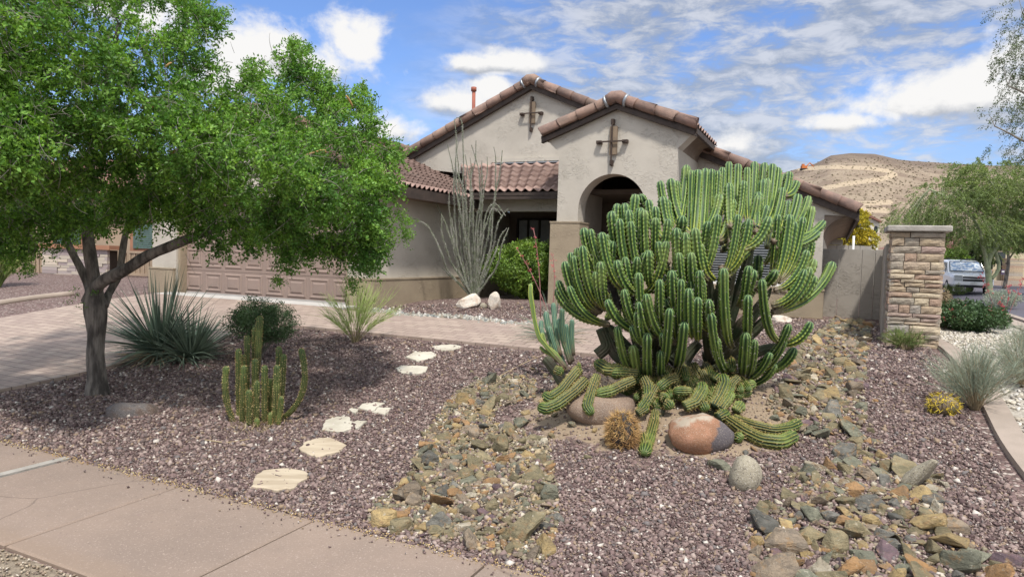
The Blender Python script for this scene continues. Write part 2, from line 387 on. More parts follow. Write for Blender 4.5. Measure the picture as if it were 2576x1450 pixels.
def slab_mat():
    m = bpy.data.materials.new('tinted_concrete'); m.use_nodes = True; t = m.node_tree; N = NT(t); b = t.nodes['Principled BSDF']
    tc = N.n('ShaderNodeMapping', {0: N.n('ShaderNodeTexCoord').outputs['Object'], 2: (0, 0, TH)}).outputs[0]
    x = N.n('ShaderNodeSeparateXYZ', {0: tc}).outputs[0]
    col = N.mix(N.smooth(N.noise(tc, 1.3, 6, .62), .3, .7), (.275, .205, .16), (.225, .17, .135))
    col = N.mix(N.smooth(N.noise(tc, 90, 3, .7), .56, .70), col, (.38, .30, .25))
    col = N.mix(N.smooth(N.noise(tc, 14, 5, .7), .64, .74), col, (.25, .175, .15))
    col = N.mix(N.m('MULTIPLY', N.smooth(N.noise(tc, 60, 2, .5), .70, .74), .8), col, (.14, .10, .085))
    vo = N.n('ShaderNodeTexVoronoi', {'Vector': N.n('ShaderNodeVectorMath', {0: tc, 1: N.n('ShaderNodeVectorMath', {0: N.n('ShaderNodeTexNoise', {'Vector': tc, 'Scale': 2.5, 'Detail': 6.0}).outputs[1], 1: (.22, .22, .0)}, operation='MULTIPLY').outputs[0]}, operation='ADD').outputs[0], 'Scale': .45}, feature='DISTANCE_TO_EDGE').outputs[0]
    col = N.mix(N.m('MULTIPLY', N.smooth(vo, .005, .0), .6), col, (.12, .085, .065))
    yy_ = N.n('ShaderNodeSeparateXYZ', {0: tc}).outputs[1]
    col = N.mix(N.m('MULTIPLY', N.smooth(N.m('ADD', N.m('ABSOLUTE', N.m('SUBTRACT', yy_, 2.79)), N.m('MULTIPLY', N.noise(tc, 9, 5, .7), .22)), .52, .66), .45), col, (.26, .185, .13))
    t.links.new(col, b.inputs['Base Color']); b.inputs['Roughness'].default_value = .85
    h = N.m('ADD', N.m('ADD', N.noise(tc, 150, 4, .7), N.noise(N.n('ShaderNodeMapping', {0: tc, 3: (1, 12, 1)}).outputs[0], 14, 4, .6)), N.m('MULTIPLY', N.noise(tc, 6, 4), .5))
    bn = N.n('ShaderNodeBump', {'Strength': .35, 'Distance': .006, 'Height': h}); t.links.new(bn.outputs[0], b.inputs['Normal'])
    return m
M['slab'] = slab_mat()
# sidewalk: separate slabs, joint between them
SWO = float(US(*hit(100, 1413)[:2])[1]); print('SWO', SWO)
JO = [-4.15-1.24*k for k in range(12)][::-1]+[-4.15+1.24*k for k in range(1, 12)]
mbs = MB()
for a, b_ in zip(JO[:-1], JO[1:]):
    jit = random.uniform(-.003, .003); q = .009
    if abs(b_+5.39) < .1: b_ -= .09
    i0, i1, s0_, s1_ = a+q, b_-q, SWO, 3.31
    bev = .012
    top = [W(i0+bev, s0_+bev, .030+jit), W(i1-bev, s0_+bev, .030+jit), W(i1-bev, s1_-bev, .030+jit), W(i0+bev, s1_-bev, .030+jit)]
    mid = [W(i0, s0_, .020+jit), W(i1, s0_, .020+jit), W(i1, s1_, .020+jit), W(i0, s1_, .020+jit)]
    low = [Vector((p.x, p.y, -.06)) for p in mid]
    mbs.add(top+mid+low, [(0, 1, 2, 3)]+[(i+4, (i+1) % 4+4, (i+1) % 4, i) for i in range(4)]+[(i+8, (i+1) % 4+8, (i+1) % 4+4, i+4) for i in range(4)])
tag(mbs.build('sidewalk', M['slab']), kind='structure')
mb = MB(); mb.hbox(-5.475, -5.40, SWO, 3.31, -.05, .033); tag(mb.build('concrete_joint_strip', M['cap']), kind='structure')
rect_sheet('joint_sand', -17, 12, SWO+.01, 3.30, .004, mat('joint_sand', (.085, .062, .048), (.13, .10, .07), 20, 1), 1.0)
# pavers
def paver_mat():
    m = bpy.data.materials.new('clay_pavers'); m.use_nodes = True; t = m.node_tree; N = NT(t); b = t.nodes['Principled BSDF']
    tc = N.n('ShaderNodeMapping', {0: N.n('ShaderNodeTexCoord').outputs['Object'], 2: (0, 0, TH)}).outputs[0]
    wv = N.n('ShaderNodeVectorMath', {0: tc, 1: N.n('ShaderNodeVectorMath', {0: N.n('ShaderNodeTexNoise', {'Vector': tc, 'Scale': 3.0}).outputs[1], 1: (.012, .012, 0)}, operation='MULTIPLY').outputs[0]}, operation='ADD').outputs[0]
    br = N.n('ShaderNodeTexBrick', {'Vector': wv, 'Scale': 1.0, 'Mortar Size': .006, 'Mortar Smooth': .3, 'Bias': 0.0, 'Brick Width': .225, 'Row Height': .15,
             'Color1': (.39, .305, .245, 1), 'Color2': (.285, .215, .175, 1), 'Mortar': (.13, .095, .08, 1)})
    col = N.mix(N.m('MULTIPLY', N.smooth(N.noise(tc, 1.1, 5, .6), .35, .7), .35), br.outputs[0], (.30, .22, .19))
    col = N.mix(N.m('MULTIPLY', N.smooth(N.noise(tc, 120, 3, .7), .5, .75), .4), col, (.52, .42, .36))
    t.links.new(col, b.inputs['Base Color']); b.inputs['Roughness'].default_value = .85
    h = N.m('ADD', N.m('MULTIPLY', br.outputs['Fac'], -1.0), N.m('MULTIPLY', N.noise(tc, 140, 3), .2))
    bn = N.n('ShaderNodeBump', {'Strength': .8, 'Distance': .008, 'Height': h}); t.links.new(bn.outputs[0], b.inputs['Normal'])
    return m
M['paver'] = paver_mat()
rect_sheet('driveway', -13.55, -8.35, 3.33, 10.15, .035, M['paver'], curve=lambda a, c: (a-.35*sst((6.5-c)/3)*(1 if a < -11 else .25), c))
rect_sheet('walkway', -8.352, -2.6, 8.38, 9.93, .037, M['paver'])
rect_sheet('entry_walk', -4.6, -3.2, 9.932, 13.2, .038, M['paver'])
rect_sheet('garage_apron', -13.6, -8.3, 10.152, 10.62, .036, M['concrete'])
# side street and its gutter, kerb strip, white gravel strip
M['asphalt'] = mat('asphalt', (.105, .095, .115), (.085, .08, .095), .6, .9, .3, 60)
M['kerb'] = mat('kerb_concrete', (.35, .285, .235), (.30, .245, .20), 3, .9, .2, 50)
M['wgravel'] = mat('pale_gravel_bed', (.46, .42, .36), (.30, .265, .22), 26, .95, .8, 30, bdist=.02)
def kerbcurve(a, c): return a+.10*math.sin((c-6)*.5)+.25*float(sst((7.2-c)/3)), c
rect_sheet('garden_kerb', 1.30, 1.50, 4.6, 24, .055, M['kerb'], .25, .12, curve=kerbcurve)
rect_sheet('pale_gravel_bed', 1.50, 3.6, 4.2, 26, .012, M['wgravel'], .3, curve=kerbcurve)
rect_sheet('side_sidewalk', 3.62, 4.75, 3.4, 33, .03, M['kerb'], .4)
rect_sheet('street', 5.4, 15.5, -12, 68, .012, M['asphalt'], .8)
rect_sheet('street_kerb', 5.0, 5.39, -12, 33, .06, M['kerb'], .8)
rect_sheet('far_sidewalk', 16.2, 17.3, 10, 62, .07, M['kerb'], .8)
rect_sheet('cross_street', 15.5, 60, 54, 63, .013, M['asphalt'], 2)
rect_sheet('near_gravel_strip', -14, 9, .5, SWO-.015, .006, mat('mixed_pea_gravel', (.33, .27, .20), (.20, .16, .12), 40, .95, .8, 60, stops=None), .5)
# neighbour's low kerb line across the gravel on the left
nk = [hit(-80, 780), hit(0, 766), hit(90, 752), hit(185, 742)]
mb = MB(); mb.tube([p+Vector((0, 0, .03)) for p in smoothpath(nk, 10) ] if False else smoothpath([p+Vector((0, 0, .03)) for p in nk], 10), .07, 8); tag(mb.build('gravel_edging', M['kerb'], smooth=True), 'pale curb edging curving through the gravel beyond the driveway on the left', 'edging')

# ------------------------------------------------------------------ hill
def hill():
    rng = np.random.default_rng(3)
    xs = np.linspace(60, 520, 300); ys = np.linspace(190, 640, 170); XX, YY = np.meshgrid(xs, ys, indexing='ij')
    # ridge profile measured as azimuth -> elevation
    prof = [(1700, 520), (1900, 455), (1990, 430), (2050, 413), (2090, 392), (2140, 386), (2200, 388), (2260, 402), (2330, 410), (2400, 416), (2480, 420), (2576, 418), (2700, 425), (2900, 470)]
    azs = []; tl = []
    for q in prof:
        r = px_ray(*q); azs.append(r.x/r.y); tl.append(r.z/r.y)
    A = XX/YY; ridge = np.interp(A, azs, tl, left=.0, right=.0)*470
    k = sst((YY-200)/(470-200))*0.62+.38*((YY-200)/270).clip(0, 1)
    k = np.where(YY > 470, 1-.5*sst((YY-470)/170), k)
    Z = (ridge+1.75)*k
    # rough ground
    def fbm(x, y, sc, oc=5):
        z = 0
        for o in range(oc):
            a = rng.uniform(0, 6.28, 8); p = rng.uniform(0, 6.28, 8); f_ = sc*2**o
            z = z+sum(np.sin((x*np.cos(a[i])+y*np.sin(a[i]))*f_+p[i]) for i in range(8))/8/1.7**o
        return z
    rg = fbm(XX, YY, .035); Z = Z+rg*1.6*(k > .05)*k+np.where(k > .9, np.abs(rg)*1.2, 0)
    V = np.stack([XX, YY, Z], -1).reshape(-1, 3); idx = np.arange(XX.size).reshape(XX.shape)
    Fq = np.stack([idx[:-1, :-1], idx[1:, :-1], idx[1:, 1:], idx[:-1, 1:]], -1).reshape(-1, 4)
    m = bpy.data.materials.new('desert_hillside'); m.use_nodes = True; t = m.node_tree; N = NT(t); b = t.nodes['Principled BSDF']
    tc = N.n('ShaderNodeTexCoord').outputs['Object']
    n = N.noise(tc, .06, 9, .68)
    col = N.mix(N.smooth(n, .35, .62), (.24, .175, .125), (.37, .29, .205))
    col = N.mix(N.m('MULTIPLY', N.smooth(N.noise(tc, .9, 6, .75), .50, .66), .55), col, (.17, .115, .085)); col = N.mix(N.m('MULTIPLY', N.smooth(N.noise(tc, .45, 5, .7), .56, .70), .5), col, (.52, .42, .31))
    rk = N.n('ShaderNodeAttribute', attribute_name='crest').outputs['Fac']
    col = N.mix(N.m('MULTIPLY', N.smooth(N.m('ADD', N.m('MULTIPLY', rk, .42), N.noise(tc, .30, 7, .8)), .62, .80), .6), col, (.11, .075, .058))
    col = N.mix(N.m('MULTIPLY', N.smooth(N.noise(tc, .5, 5, .75), .58, .68), .6), col, (.11, .11, .05))
    ct = N.n('ShaderNodeAttribute', attribute_name='cut').outputs['Fac']
    col = N.mix(N.smooth(N.m('ADD', ct, N.m('MULTIPLY', N.m('SUBTRACT', N.noise(tc, .10, 6, .7), .5), .8)), .48, .62), col, N.mix(N.noise(tc, .3, 5, .7), (.52, .41, .28), (.45, .35, .24)))
    t.links.new(col, b.inputs['Base Color']); b.inputs['Roughness'].default_value = 1
    bn = N.n('ShaderNodeBump', {'Strength': .9, 'Distance': 2.5, 'Height': N.noise(tc, .25, 9, .75)}); t.links.new(bn.outputs[0], b.inputs['Normal'])
    o = bigmesh('hill', V, Fq, m, smooth=True); tag(o, kind='structure')
    # graded cuts follow tracks across the slope (plan position of the tracks)
    def proj(P):
        d = np.stack([P[:, 0], P[:, 1], P[:, 2]-CAMZ], 1); R_ = np.array([rt, up, fwd]); c = d @ R_.T
        return 1288+F*c[:, 0]/c[:, 2], 725-F*c[:, 1]/c[:, 2]
    px, py = proj(V); cut = np.zeros(len(V))
    for tr, wd in (([(2010, 425), (2090, 420), (2170, 422), (2235, 430), (2250, 440)], 7), ([(2250, 440), (2210, 452), (2130, 462), (2060, 476), (1990, 482)], 8), ([(1990, 512), (2080, 510), (2170, 512), (2240, 508)], 9), ([(1960, 482), (2090, 486)], 6), ([(2000, 525), (2230, 530)], 10)):
        for (xa, ya), (xb, yb) in zip(tr[:-1], tr[1:]):
            q = np.clip(((px-xa)*(xb-xa)+(py-ya)*(yb-ya))/((xb-xa)**2+(yb-ya)**2), 0, 1)
            d = np.hypot(px-xa-q*(xb-xa), (py-ya-q*(yb-ya))*1.3); cut = np.maximum(cut, 1-d/(2*wd))
    fattr(o, 'cut', cut.clip(0, 1)); fattr(o, 'crest', (k > .72).astype(float).ravel()*((k.ravel()-.72)/.2).clip(0, 1))
    return XX, YY, Z
HX, HY, HZ = hill()
def hill_z(x, y):
    i = (x-60)/(460/299); j = (y-190)/(450/169); i = int(min(max(i, 0), 298)); j = int(min(max(j, 0), 168)); return HZ[i, j]
def hill_hit(px, py):
    r = px_ray(px, py); k = 195
    while k < 600:
        p = r*k
        if p.x > 60 and hill_z(p.x, p.y) > CAMZ+p.z: return Vector((p.x, p.y, hill_z(p.x, p.y)))
        k += 1.0
    p = r*380; return Vector((p.x, p.y, hill_z(p.x, p.y)))
# desert scrub on the slope: nobody could count it
P = []
for _ in range(2600):
    px, py = random.uniform(1985, 2576), random.uniform(400, 560)
    p = hill_hit(px, py); P.append((p.x, p.y, p.z, random.uniform(.25, .75)))
P = np.array(P); k = 26
C = np.repeat(P[:, :3], k, 0); rr = np.repeat(P[:, 3], k)
D = RNG.normal(size=(len(C), 3)); D[:, 2] = np.abs(D[:, 2]); D = unit(D)
V, Fq = leaf_quads(C, D, rr, rr*.35)
M['scrub'] = mat('desert_scrub', (.15, .14, .075), (.20, .165, .095), .2, .9)
tag(bigmesh('hillside_scrub', V, Fq, M['scrub']), 'small dark desert shrubs dotted over the brown hillside', 'scrub', kind='stuff')

# ------------------------------------------------------------------ the house
Z0 = PAD; GS = 10.6; MS = 15.1; PS = 13.0
uc = -7.99                     # garage corner
house = thing('house', 'single-storey pale stucco house with tile roof, twin gables and arched entry', 'house', W(-5, 13, Z0))
def P_(name, mb, m, smooth=False, parent=None): return mb.build(name, m, parent or house, smooth)
SL = .42
gl, gr = on_s(443, 729, GS)[0], on_s(873, 764, GS)[0]
gfl = on_s(383, 700, GS)[0]; gmid = (gfl+uc)/2; gez = 2.93; gpz = gez+(uc+.5-gmid)*SL
mz, pku = on_s(1341, 214, MS)[1], on_s(1341, 205, MS)[0]; mlu = on_s(1032, 380, MS)[0]; mru = .08+.35
mlz = mz-(pku-mlu)*SL*1.05; mrz = mz-(mru-pku)*SL
SLL = (mz-on_s(1040, 388, MS)[1])/(pku-on_s(1040, 388, MS)[0]); SLR = (mz-on_s(2100, 512, MS)[1])/(on_s(2100, 512, MS)[0]-pku)
print('slopes', SLL, SLR, 'garage', gl, gr, gfl, gmid, gpz, 'main', mz, pku, mlu)
wall = MB()
def wallpoly(mb, pts, s, th=.2, holes=None): mb.prism([W(u, s, z) for u, z in pts], Vector((DS[0]*th, DS[1]*th, 0)))
# garage front: lintel, piers, gable
dtop = Z0+2.15
wallpoly(wall, [(gfl, Z0-.2), (gl, Z0-.2), (gl, dtop), (gfl, dtop)], GS, .3)
wallpoly(wall, [(gr, Z0-.2), (uc, Z0-.2), (uc, dtop), (gr, dtop)], GS, .3)
wallpoly(wall, [(gfl, dtop), (uc, dtop), (uc, gez-.05), (gmid, gpz-.25), (gfl, gez-.05)], GS, .3)
wall.hbox(uc-.25, uc, GS+.3, MS+1.6, Z0-.2, gez-.02)            # side wall towards the entry
wall.hbox(gfl, gfl+.25, GS+.3, 24, Z0-.2, gez-.02)
# main gable wall above porch and to the right
pl, pr = on_s(1399, 600, PS)[0], on_s(1696, 600, PS)[0]; pcu, patop = on_s(1541, 437, PS); pez = on_s(1365, 345, PS)[1]
ppk = on_s(1549, 262, PS)[1]; ppu = (pl+pr)/2
arl = on_s(1453, 560, PS)[0]; arr = 2*pcu-arl; ar = pcu-arl; aspr = patop-ar*1.0
ptz = on_s(1250, 411, MS)[1]                                     # top of porch roof on the wall
def mroof(u): return mz-(pku-u)*SLL if u < pku else mz-(u-pku)*SLR
wallpoly(wall, [(uc+.02, ptz-.35), (pr-.2, ptz-.35), (pr-.2, mroof(pr-.2)-.1), (pku, mz-.1), (mlu, mroof(mlu)-.1), (mlu, mroof(mlu)-.3), (uc+.02, ptz-.3)], MS, .2)
wu0, wz1 = on_s(1762, 600, MS)[0], on_s(1860, 545, MS)[1]; wu1, wz0 = on_s(1975, 640, MS)[0], on_s(1860, 716, MS)[1]
print('window', wu0, wu1, wz0, wz1, 'portico', pl, pr, pcu, patop, pez, ppk, ar, 'ptz', ptz)
wallpoly(wall, [(pr-.2, Z0-.2), (-.2, Z0-.2), (-.2, wz0), (pr-.2, wz0)], MS, .2)
wallpoly(wall, [(pr-.2, wz0), (wu0, wz0), (wu0, wz1), (pr-.2, wz1)], MS, .2)
wallpoly(wall, [(wu1, wz0), (-.2, wz0), (-.2, wz1), (wu1, wz1)], MS, .2)
wallpoly(wall, [(pr-.2, wz1), (-.2, wz1), (-.2, mroof(-.2)-.3), (.30, mroof(.3)-.12), (pr-.2, mroof(pr-.2)-.1)], MS, .2)
wall.hbox(-.4, -.2, MS+.2, 27, Z0-.2, 2.95)
wall.hbox(uc-.2, -.2, 27, 27.2, Z0-.2, 2.95)
# portico front with the arch
def arch_wall(mb, u0, u1, s, th, ztop_pts, cu, r, zs, zb):
    n = 24; arc = [(cu-r*math.cos(math.pi*i/n), zs+r*math.sin(math.pi*i/n)) for i in range(n+1)]
    front = [(u0, zb), (cu-r, zb)]+arc+[(cu+r, zb), (u1, zb)]+ztop_pts
    mb.prism([W(u, s, z) for u, z in front], Vector((DS[0]*th, DS[1]*th, 0)))
arch_wall(wall, pl, pr, PS, .42, [(pr, pez-.33), (pr+.32, pez-.02), (ppu, ppk-.05), (pl-.32, pez-.02), (pl, pez-.33)], pcu, ar, aspr, Z0-.1)
wall.hbox(pr-.25, pr, PS+.42, MS, Z0-.1, pez-.2)
wall.hbox(pl, pl+.25, PS+.42, MS+.1, Z0-.1, pez-.2)
# porch beam under the small roof
bz0, bz1 = on_s(1300, 531, 14.0)[1], on_s(1300, 498, 14.0)[1]
wall.hbox(uc, pl, 14.0, 14.25, bz0, bz1+.12)
P_('wall', wall, M['stucco'])
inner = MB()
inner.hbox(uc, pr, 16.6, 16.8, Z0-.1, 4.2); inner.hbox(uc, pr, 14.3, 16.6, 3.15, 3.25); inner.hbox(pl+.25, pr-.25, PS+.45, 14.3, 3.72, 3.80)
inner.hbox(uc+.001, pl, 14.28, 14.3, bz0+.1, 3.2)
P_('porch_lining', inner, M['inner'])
fl = MB(); fl.hbox(uc, pr, PS, 16.6, Z0-.2, Z0+.03); P_('porch_floor', fl, M['kerb'])
# darker base courses
bt = MB(); wt = 1.22
def base(u0, u1, s0, s1, z1):
    bt = MB()
    bt.hbox(u0, u1, s0, s1, Z0-.1, z1-.03); bt.hbox(u0-.012, u1+.012, s0-.012, s1+.012, z1-.03, z1); P_('base_course', bt, M['stucco_tan'])
base(gr+.02, uc+.06, GS-.06, GS+.16, wt); base(uc-.1, uc+.0601, GS+.16+.013, MS+1.2, wt); base(gfl-.05, gl-.02, GS-.06, GS+.2, wt)
lz = on_s(1400, 557, PS)[1]; lzl = lz
base(pl-.10, arl+.08, PS-.10, PS+.52, lz); base(arr-.06, pr+.08, PS-.10, PS+.52, lz)
bwz = on_s(2030, 727, MS)[1]; base(pr+.1, -.14, MS-.06, MS+.1, bwz); base(-.3, -.139, MS+.113, 26.9, bwz)
st = MB(); st.hbox(pr+.1, -.12, MS-.075, MS+.08, Z0-.08, Z0+.02); P_('weep_screed', st, M['plaque'])
# garage door
gd = P_('garage_door', (lambda m_: (m_.hbox(gl, gr, GS+.24, GS+.28, Z0+.02, dtop), m_)[1])(MB()), M['garage'])
pn = MB(); pw = (gr-gl)/8; rh = (dtop-Z0-.02)/4
for i in range(8):
    for j in range(4):
        a0, a1_, b0, b1 = gl+i*pw+.05, gl+(i+1)*pw-.05, Z0+.02+j*rh+.06, Z0+.02+(j+1)*rh-.06
        def ring(o0, o1, d0, d1):
            A = [W(a0+o0, GS+d0, b0+o0), W(a1_-o0, GS+d0, b0+o0), W(a1_-o0, GS+d0, b1-o0), W(a0+o0, GS+d0, b1-o0)]
            B = [W(a0+o1, GS+d1, b0+o1), W(a1_-o1, GS+d1, b0+o1), W(a1_-o1, GS+d1, b1-o1), W(a0+o1, GS+d1, b1-o1)]
            pn.add(A+B, [(q, (q+1) % 4, (q+1) % 4+4, q+4) for q in range(4)]); return B
        ring(0, .02, .238, .222); ring(.02, .035, .222, .222); ring(.035, .06, .222, .236); ring(.06, .085, .236, .236); ring(.085, .11, .236, .220)
        B = [W(a0+.11, GS+.220, b0+.11), W(a1_-.11, GS+.220, b0+.11), W(a1_-.11, GS+.220, b1-.11), W(a0+.11, GS+.220, b1-.11)]; pn.add(B, [(0, 1, 2, 3)])
for j in range(1, 4): pn.hbox(gl, gr, GS+.2335, GS+.239, Z0+.02+j*rh-.008, Z0+.02+j*rh+.008)
P_('panels', pn, M['garage'], parent=gd)
tr = MB(); tr.hbox(gl-.001, gl+.07, GS+.05, GS+.235, Z0, dtop); tr.hbox(gr-.07, gr+.001, GS+.05, GS+.235, Z0, dtop); tr.hbox(gl+.07, gr-.07, GS+.05, GS+.235, dtop-.07, dtop+.002)
P_('door_frame', tr, M['stucco_tan'], parent=gd)
sea = MB(); sea.hbox(gl+.071, gr-.071, GS+.215, GS+.236, Z0, Z0+.045); P_('bottom_seal', sea, M['concrete'], parent=gd)

# roofs: corrugated S tile surfaces with stepped courses
def tile_roof(mb, e0, e1, r0, r1, wave=.30, course=.34, amp=.048, step=.034, clip=None):
    """quad: eave e0->e1, ridge r0->r1 (Vectors)"""
    e0, e1, r0, r1 = [np.array(tuple(p)) for p in (e0, e1, r0, r1)]
    L = max(np.linalg.norm(e1-e0), np.linalg.norm(r1-r0)); D = max(np.linalg.norm(r0-e0), np.linalg.norm(r1-e1))
    d = (e1-e0)/np.linalg.norm(e1-e0); upv = (r0-e0)-d*np.dot(r0-e0, d); upv = upv/np.linalg.norm(upv); nn = np.cross(d, upv)
    if nn[2] < 0: nn = -nn
    nwv = max(1, int(round(L/wave))); nc = max(1, int(round(D/course))); k = 8
    a = np.linspace(0, 1, nwv*k+1); ph = a*nwv*2*np.pi; prof = amp*np.where(np.sin(ph) > -.2, (np.sin(ph)+.2)/1.2, (np.sin(ph)+.2)*.45)
    rows = []
    for c in range(nc):
        for q, hgt in ((c/nc-.012*(c > 0), step), ((c+1)/nc, 0.0)):
            q = max(q, 0); A = e0+(r0-e0)*q; B = e1+(r1-e1)*q
            rows.append(A[None]+(B-A)[None]*a[:, None]+nn*(prof*(1)+hgt)[:, None])
    V = np.array(rows); n = V.shape[1]; F_ = [(i*n+j, i*n+j+1, (i+1)*n+j+1, (i+1)*n+j) for i in range(len(rows)-1) for j in range(n-1)]
    mb.add(V.reshape(-1, 3), F_)
    # closing lip at the eave: thickness of the tile
    lip = V[0]; low = lip-nn*.018-np.array([0, 0, .0]); mb.add(np.concatenate([lip, low]), [(j, j+1, n+j+1, n+j) for j in range(n-1)])
def flat_under(mb, quad, th=.06):
    mb.prism([Vector(q)-Vector((0, 0, th+.02)) for q in quad], Vector((0, 0, th)))
roof = MB(); deck = MB(); fas = MB(); rake = MB(); caps = MB()
def q4(mb_t, e0, e1, r0, r1, **k):
    tile_roof(mb_t, e0, e1, r0, r1, **k); flat_under(deck, [e0, e1, r1, r0])
ue = uc+.50
# garage wing, right slope
gback = MS+.35
q4(roof, W(ue, GS-.12, gez+.08), W(ue, 14.45, gez+.08), W(gmid, GS-.12, gpz+.1), W(gmid, 14.45+2.9, gpz+.1))
q4(roof, W(gfl-.5, 24, gez+.08), W(gfl-.5, GS-.12, gez+.08), W(gmid, 24, gpz+.1), W(gmid, GS-.12, gpz+.1))
# porch roof
pze = on_s(1300, 489, 13.55)[1]
q4(roof, W(ue-.15, 13.55, pze+.06), W(pl, 13.55, pze+.06), W(ue-1.2, MS, ptz-.02), W(pl, MS, ptz-.02))
# main roof
mle = mroof(mlu-.25)
q4(roof, W(mlu-.3, 27, mroof(mlu-.3)+.05), W(mlu-.3, MS-.1, mroof(mlu-.3)+.05), W(pku, 27, mz+.05), W(pku, MS-.1, mz+.05))
q4(roof, W(.42, MS-.1, mroof(.42)+.05), W(.42, 27, mroof(.42)+.05), W(pku, MS-.1, mz+.05), W(pku, 27, mz+.05))
# portico roof
psl = (ppk-pez)/((pr-pl)/2+.32)
q4(roof, W(pl-.36, MS+.4, pez+.02), W(pl-.36, PS-.12, pez+.02), W(ppu, MS+.6, ppk+.05), W(ppu, PS-.12, ppk+.05))
q4(roof, W(pr+.36, PS-.12, pez+.02), W(pr+.36, MS+.1, pez+.02), W(ppu, PS-.12, ppk+.05), W(ppu, MS+.6, ppk+.05))
ro = P_('roof', roof, M['tile'], True)
P_('roof_deck', deck, M['wood'])
def rake_run(a, b, s_tile=.42, rad=.105, cap_end=False):
    a, b = Vector(a), Vector(b); L = (b-a).length; n = max(1, round(L/s_tile)); d = (b-a)/n
    for i in range(n):
        p0 = a+d*i; p1 = a+d*(i+1.09)
        r0 = rad*1.0; r1 = rad*1.16
        # running from eave (a) to peak (b): wide end towards the eave
        rake.tube([p0+Vector((0, 0, random.uniform(-.006, .006))), p0+d*.02, p1], [r1, r1, r0], 12)
def fascia_run(a, b, h=.15, th=.05, drop=.02):
    a, b = Vector(a), Vector(b); n = Vector((DS[0], DS[1], 0))*th
    fas.prism([a-Vector((0, 0, drop)), b-Vector((0, 0, drop)), b-Vector((0, 0, drop+h)), a-Vector((0, 0, drop+h))], n)
for (s, lo, hi, pk) in ((MS, (mlu-.3, mroof(mlu-.3)), (.42, mroof(.42)), (pku, mz)), (PS, (pl-.36, pez), (pr+.36, pez), (ppu, ppk))):
    for e in (lo, hi):
        rake_run(W(e[0], s-.13, e[1]+.09), W(pk[0], s-.13, pk[1]+.10), .40, .092)
        fascia_run(W(e[0]*.995+pk[0]*.005, s-.12, e[1]+.01), W(pk[0], s-.12, pk[1]+.03), .13, .1)
    dm = MB(); q_ = np.linspace(0, math.pi/2, 7); dm.tube([W(pk[0], s+.02, pk[1]+.13+.13*math.sin(a)) for a in q_], [.14*math.cos(a)+.004 for a in q_], 16); P_('ridge_cap', dm, M['metal_edge'], True)
    rake.tube([W(pk[0]-.17, s-.13, pk[1]+.045), W(pk[0]-.06, s-.135, pk[1]+.115), W(pk[0]+.06, s-.135, pk[1]+.115), W(pk[0]+.17, s-.13, pk[1]+.045)], [.118]*4, 12)
    for sg in (-1, 1):
        dd = (W((lo if sg < 0 else hi)[0], s-.13, (lo if sg < 0 else hi)[1]+.09)-W(pk[0], s-.13, pk[1]+.10)).normalized()
        c = W(pk[0], s-.13, pk[1]+.10)+dd*.19; cb = MB(); cb.tube([c, c+dd*.045], .128, 12); P_('mortar_band', cb, M['metal_edge'], True)
# garage rake (partly behind the tree)
for e in ((gfl-.5, gez+.06), (ue, gez+.06)):
    rake_run(W(e[0], GS-.14, e[1]+.05), W(gmid, GS-.14, gpz+.17), .42, .12); fascia_run(W(e[0], GS-.12, e[1]), W(gmid, GS-.12, gpz+.1), .16, .06)
# ridge rows
def ridge_run(a, b): rake_run(b, a, .42, .12)
ridge_run(W(pku, MS+.3, mz+.12), W(pku, 26, mz+.12)); ridge_run(W(ppu, PS+.3, ppk+.12), W(ppu, MS+.2, ppk+.12)); ridge_run(W(gmid, GS, gpz+.2), W(gmid, 17.2, gpz+.2))
P_('rake_tiles', rake, M['rake'], True)
# fascia along the eaves, with curved soffits
def eave_u(u, s0, s1, z, h=.17): fas.hbox(u-.03, u+.03, s0, s1, z-h, z)
eave_u(ue-.02, GS-.12, 14.0, gez+.07, .20)
fas.hbox(ue-.3, pl-.002, 13.56, 13.61, pze-.10, pze+.05)
eave_u(.40, MS-.1, 27, mroof(.42)+.03, .19); eave_u(pr+.34, PS-.12, MS+.05, pez, .10)
for k in range(7):
    uu = uc+.9+k*((pl-uc-1.0)/6); fas.hbox(uu-.05, uu+.05, 13.62, 14.0, bz1-.02, bz1+.09)
P_('fascia', fas, M['wood'])
def cove_run(u_wall, u_out, s0, s1, z_wall, z_out):
    cove = MB()
    n = 8; pr_ = [(u_wall+(u_out-u_wall)*(1-math.cos(q*math.pi/2/n)), z_wall+(z_out-z_wall)*math.sin(q*math.pi/2/n)) for q in range(n+1)]
    pr_ = [(u_wall, z_out), ]+pr_
    cove.prism([W(u, s0, z) for u, z in pr_], W(0, s1-s0, 0)); P_('soffit', cove, M['cove'])
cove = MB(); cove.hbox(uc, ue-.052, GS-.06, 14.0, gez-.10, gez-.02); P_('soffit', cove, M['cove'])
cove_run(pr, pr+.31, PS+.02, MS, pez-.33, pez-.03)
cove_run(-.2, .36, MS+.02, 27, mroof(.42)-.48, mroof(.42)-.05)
fl_ = MB(); fl_.hbox(uc+.55, pl-.01, MS-.035, MS-.004, ptz-.035, ptz+.005); fl_.hbox(uc+.3, pl-.01, MS-.10, MS-.036, ptz-.025, ptz-.005); P_('wall_flashing', fl_, M['metal_edge'])
tc_ = MB(); tc_.hbox(uc+.2, pl-.01, MS-.05, MS+.001, ptz+.02, ptz+.11); P_('stucco_band', tc_, M['stucco'])
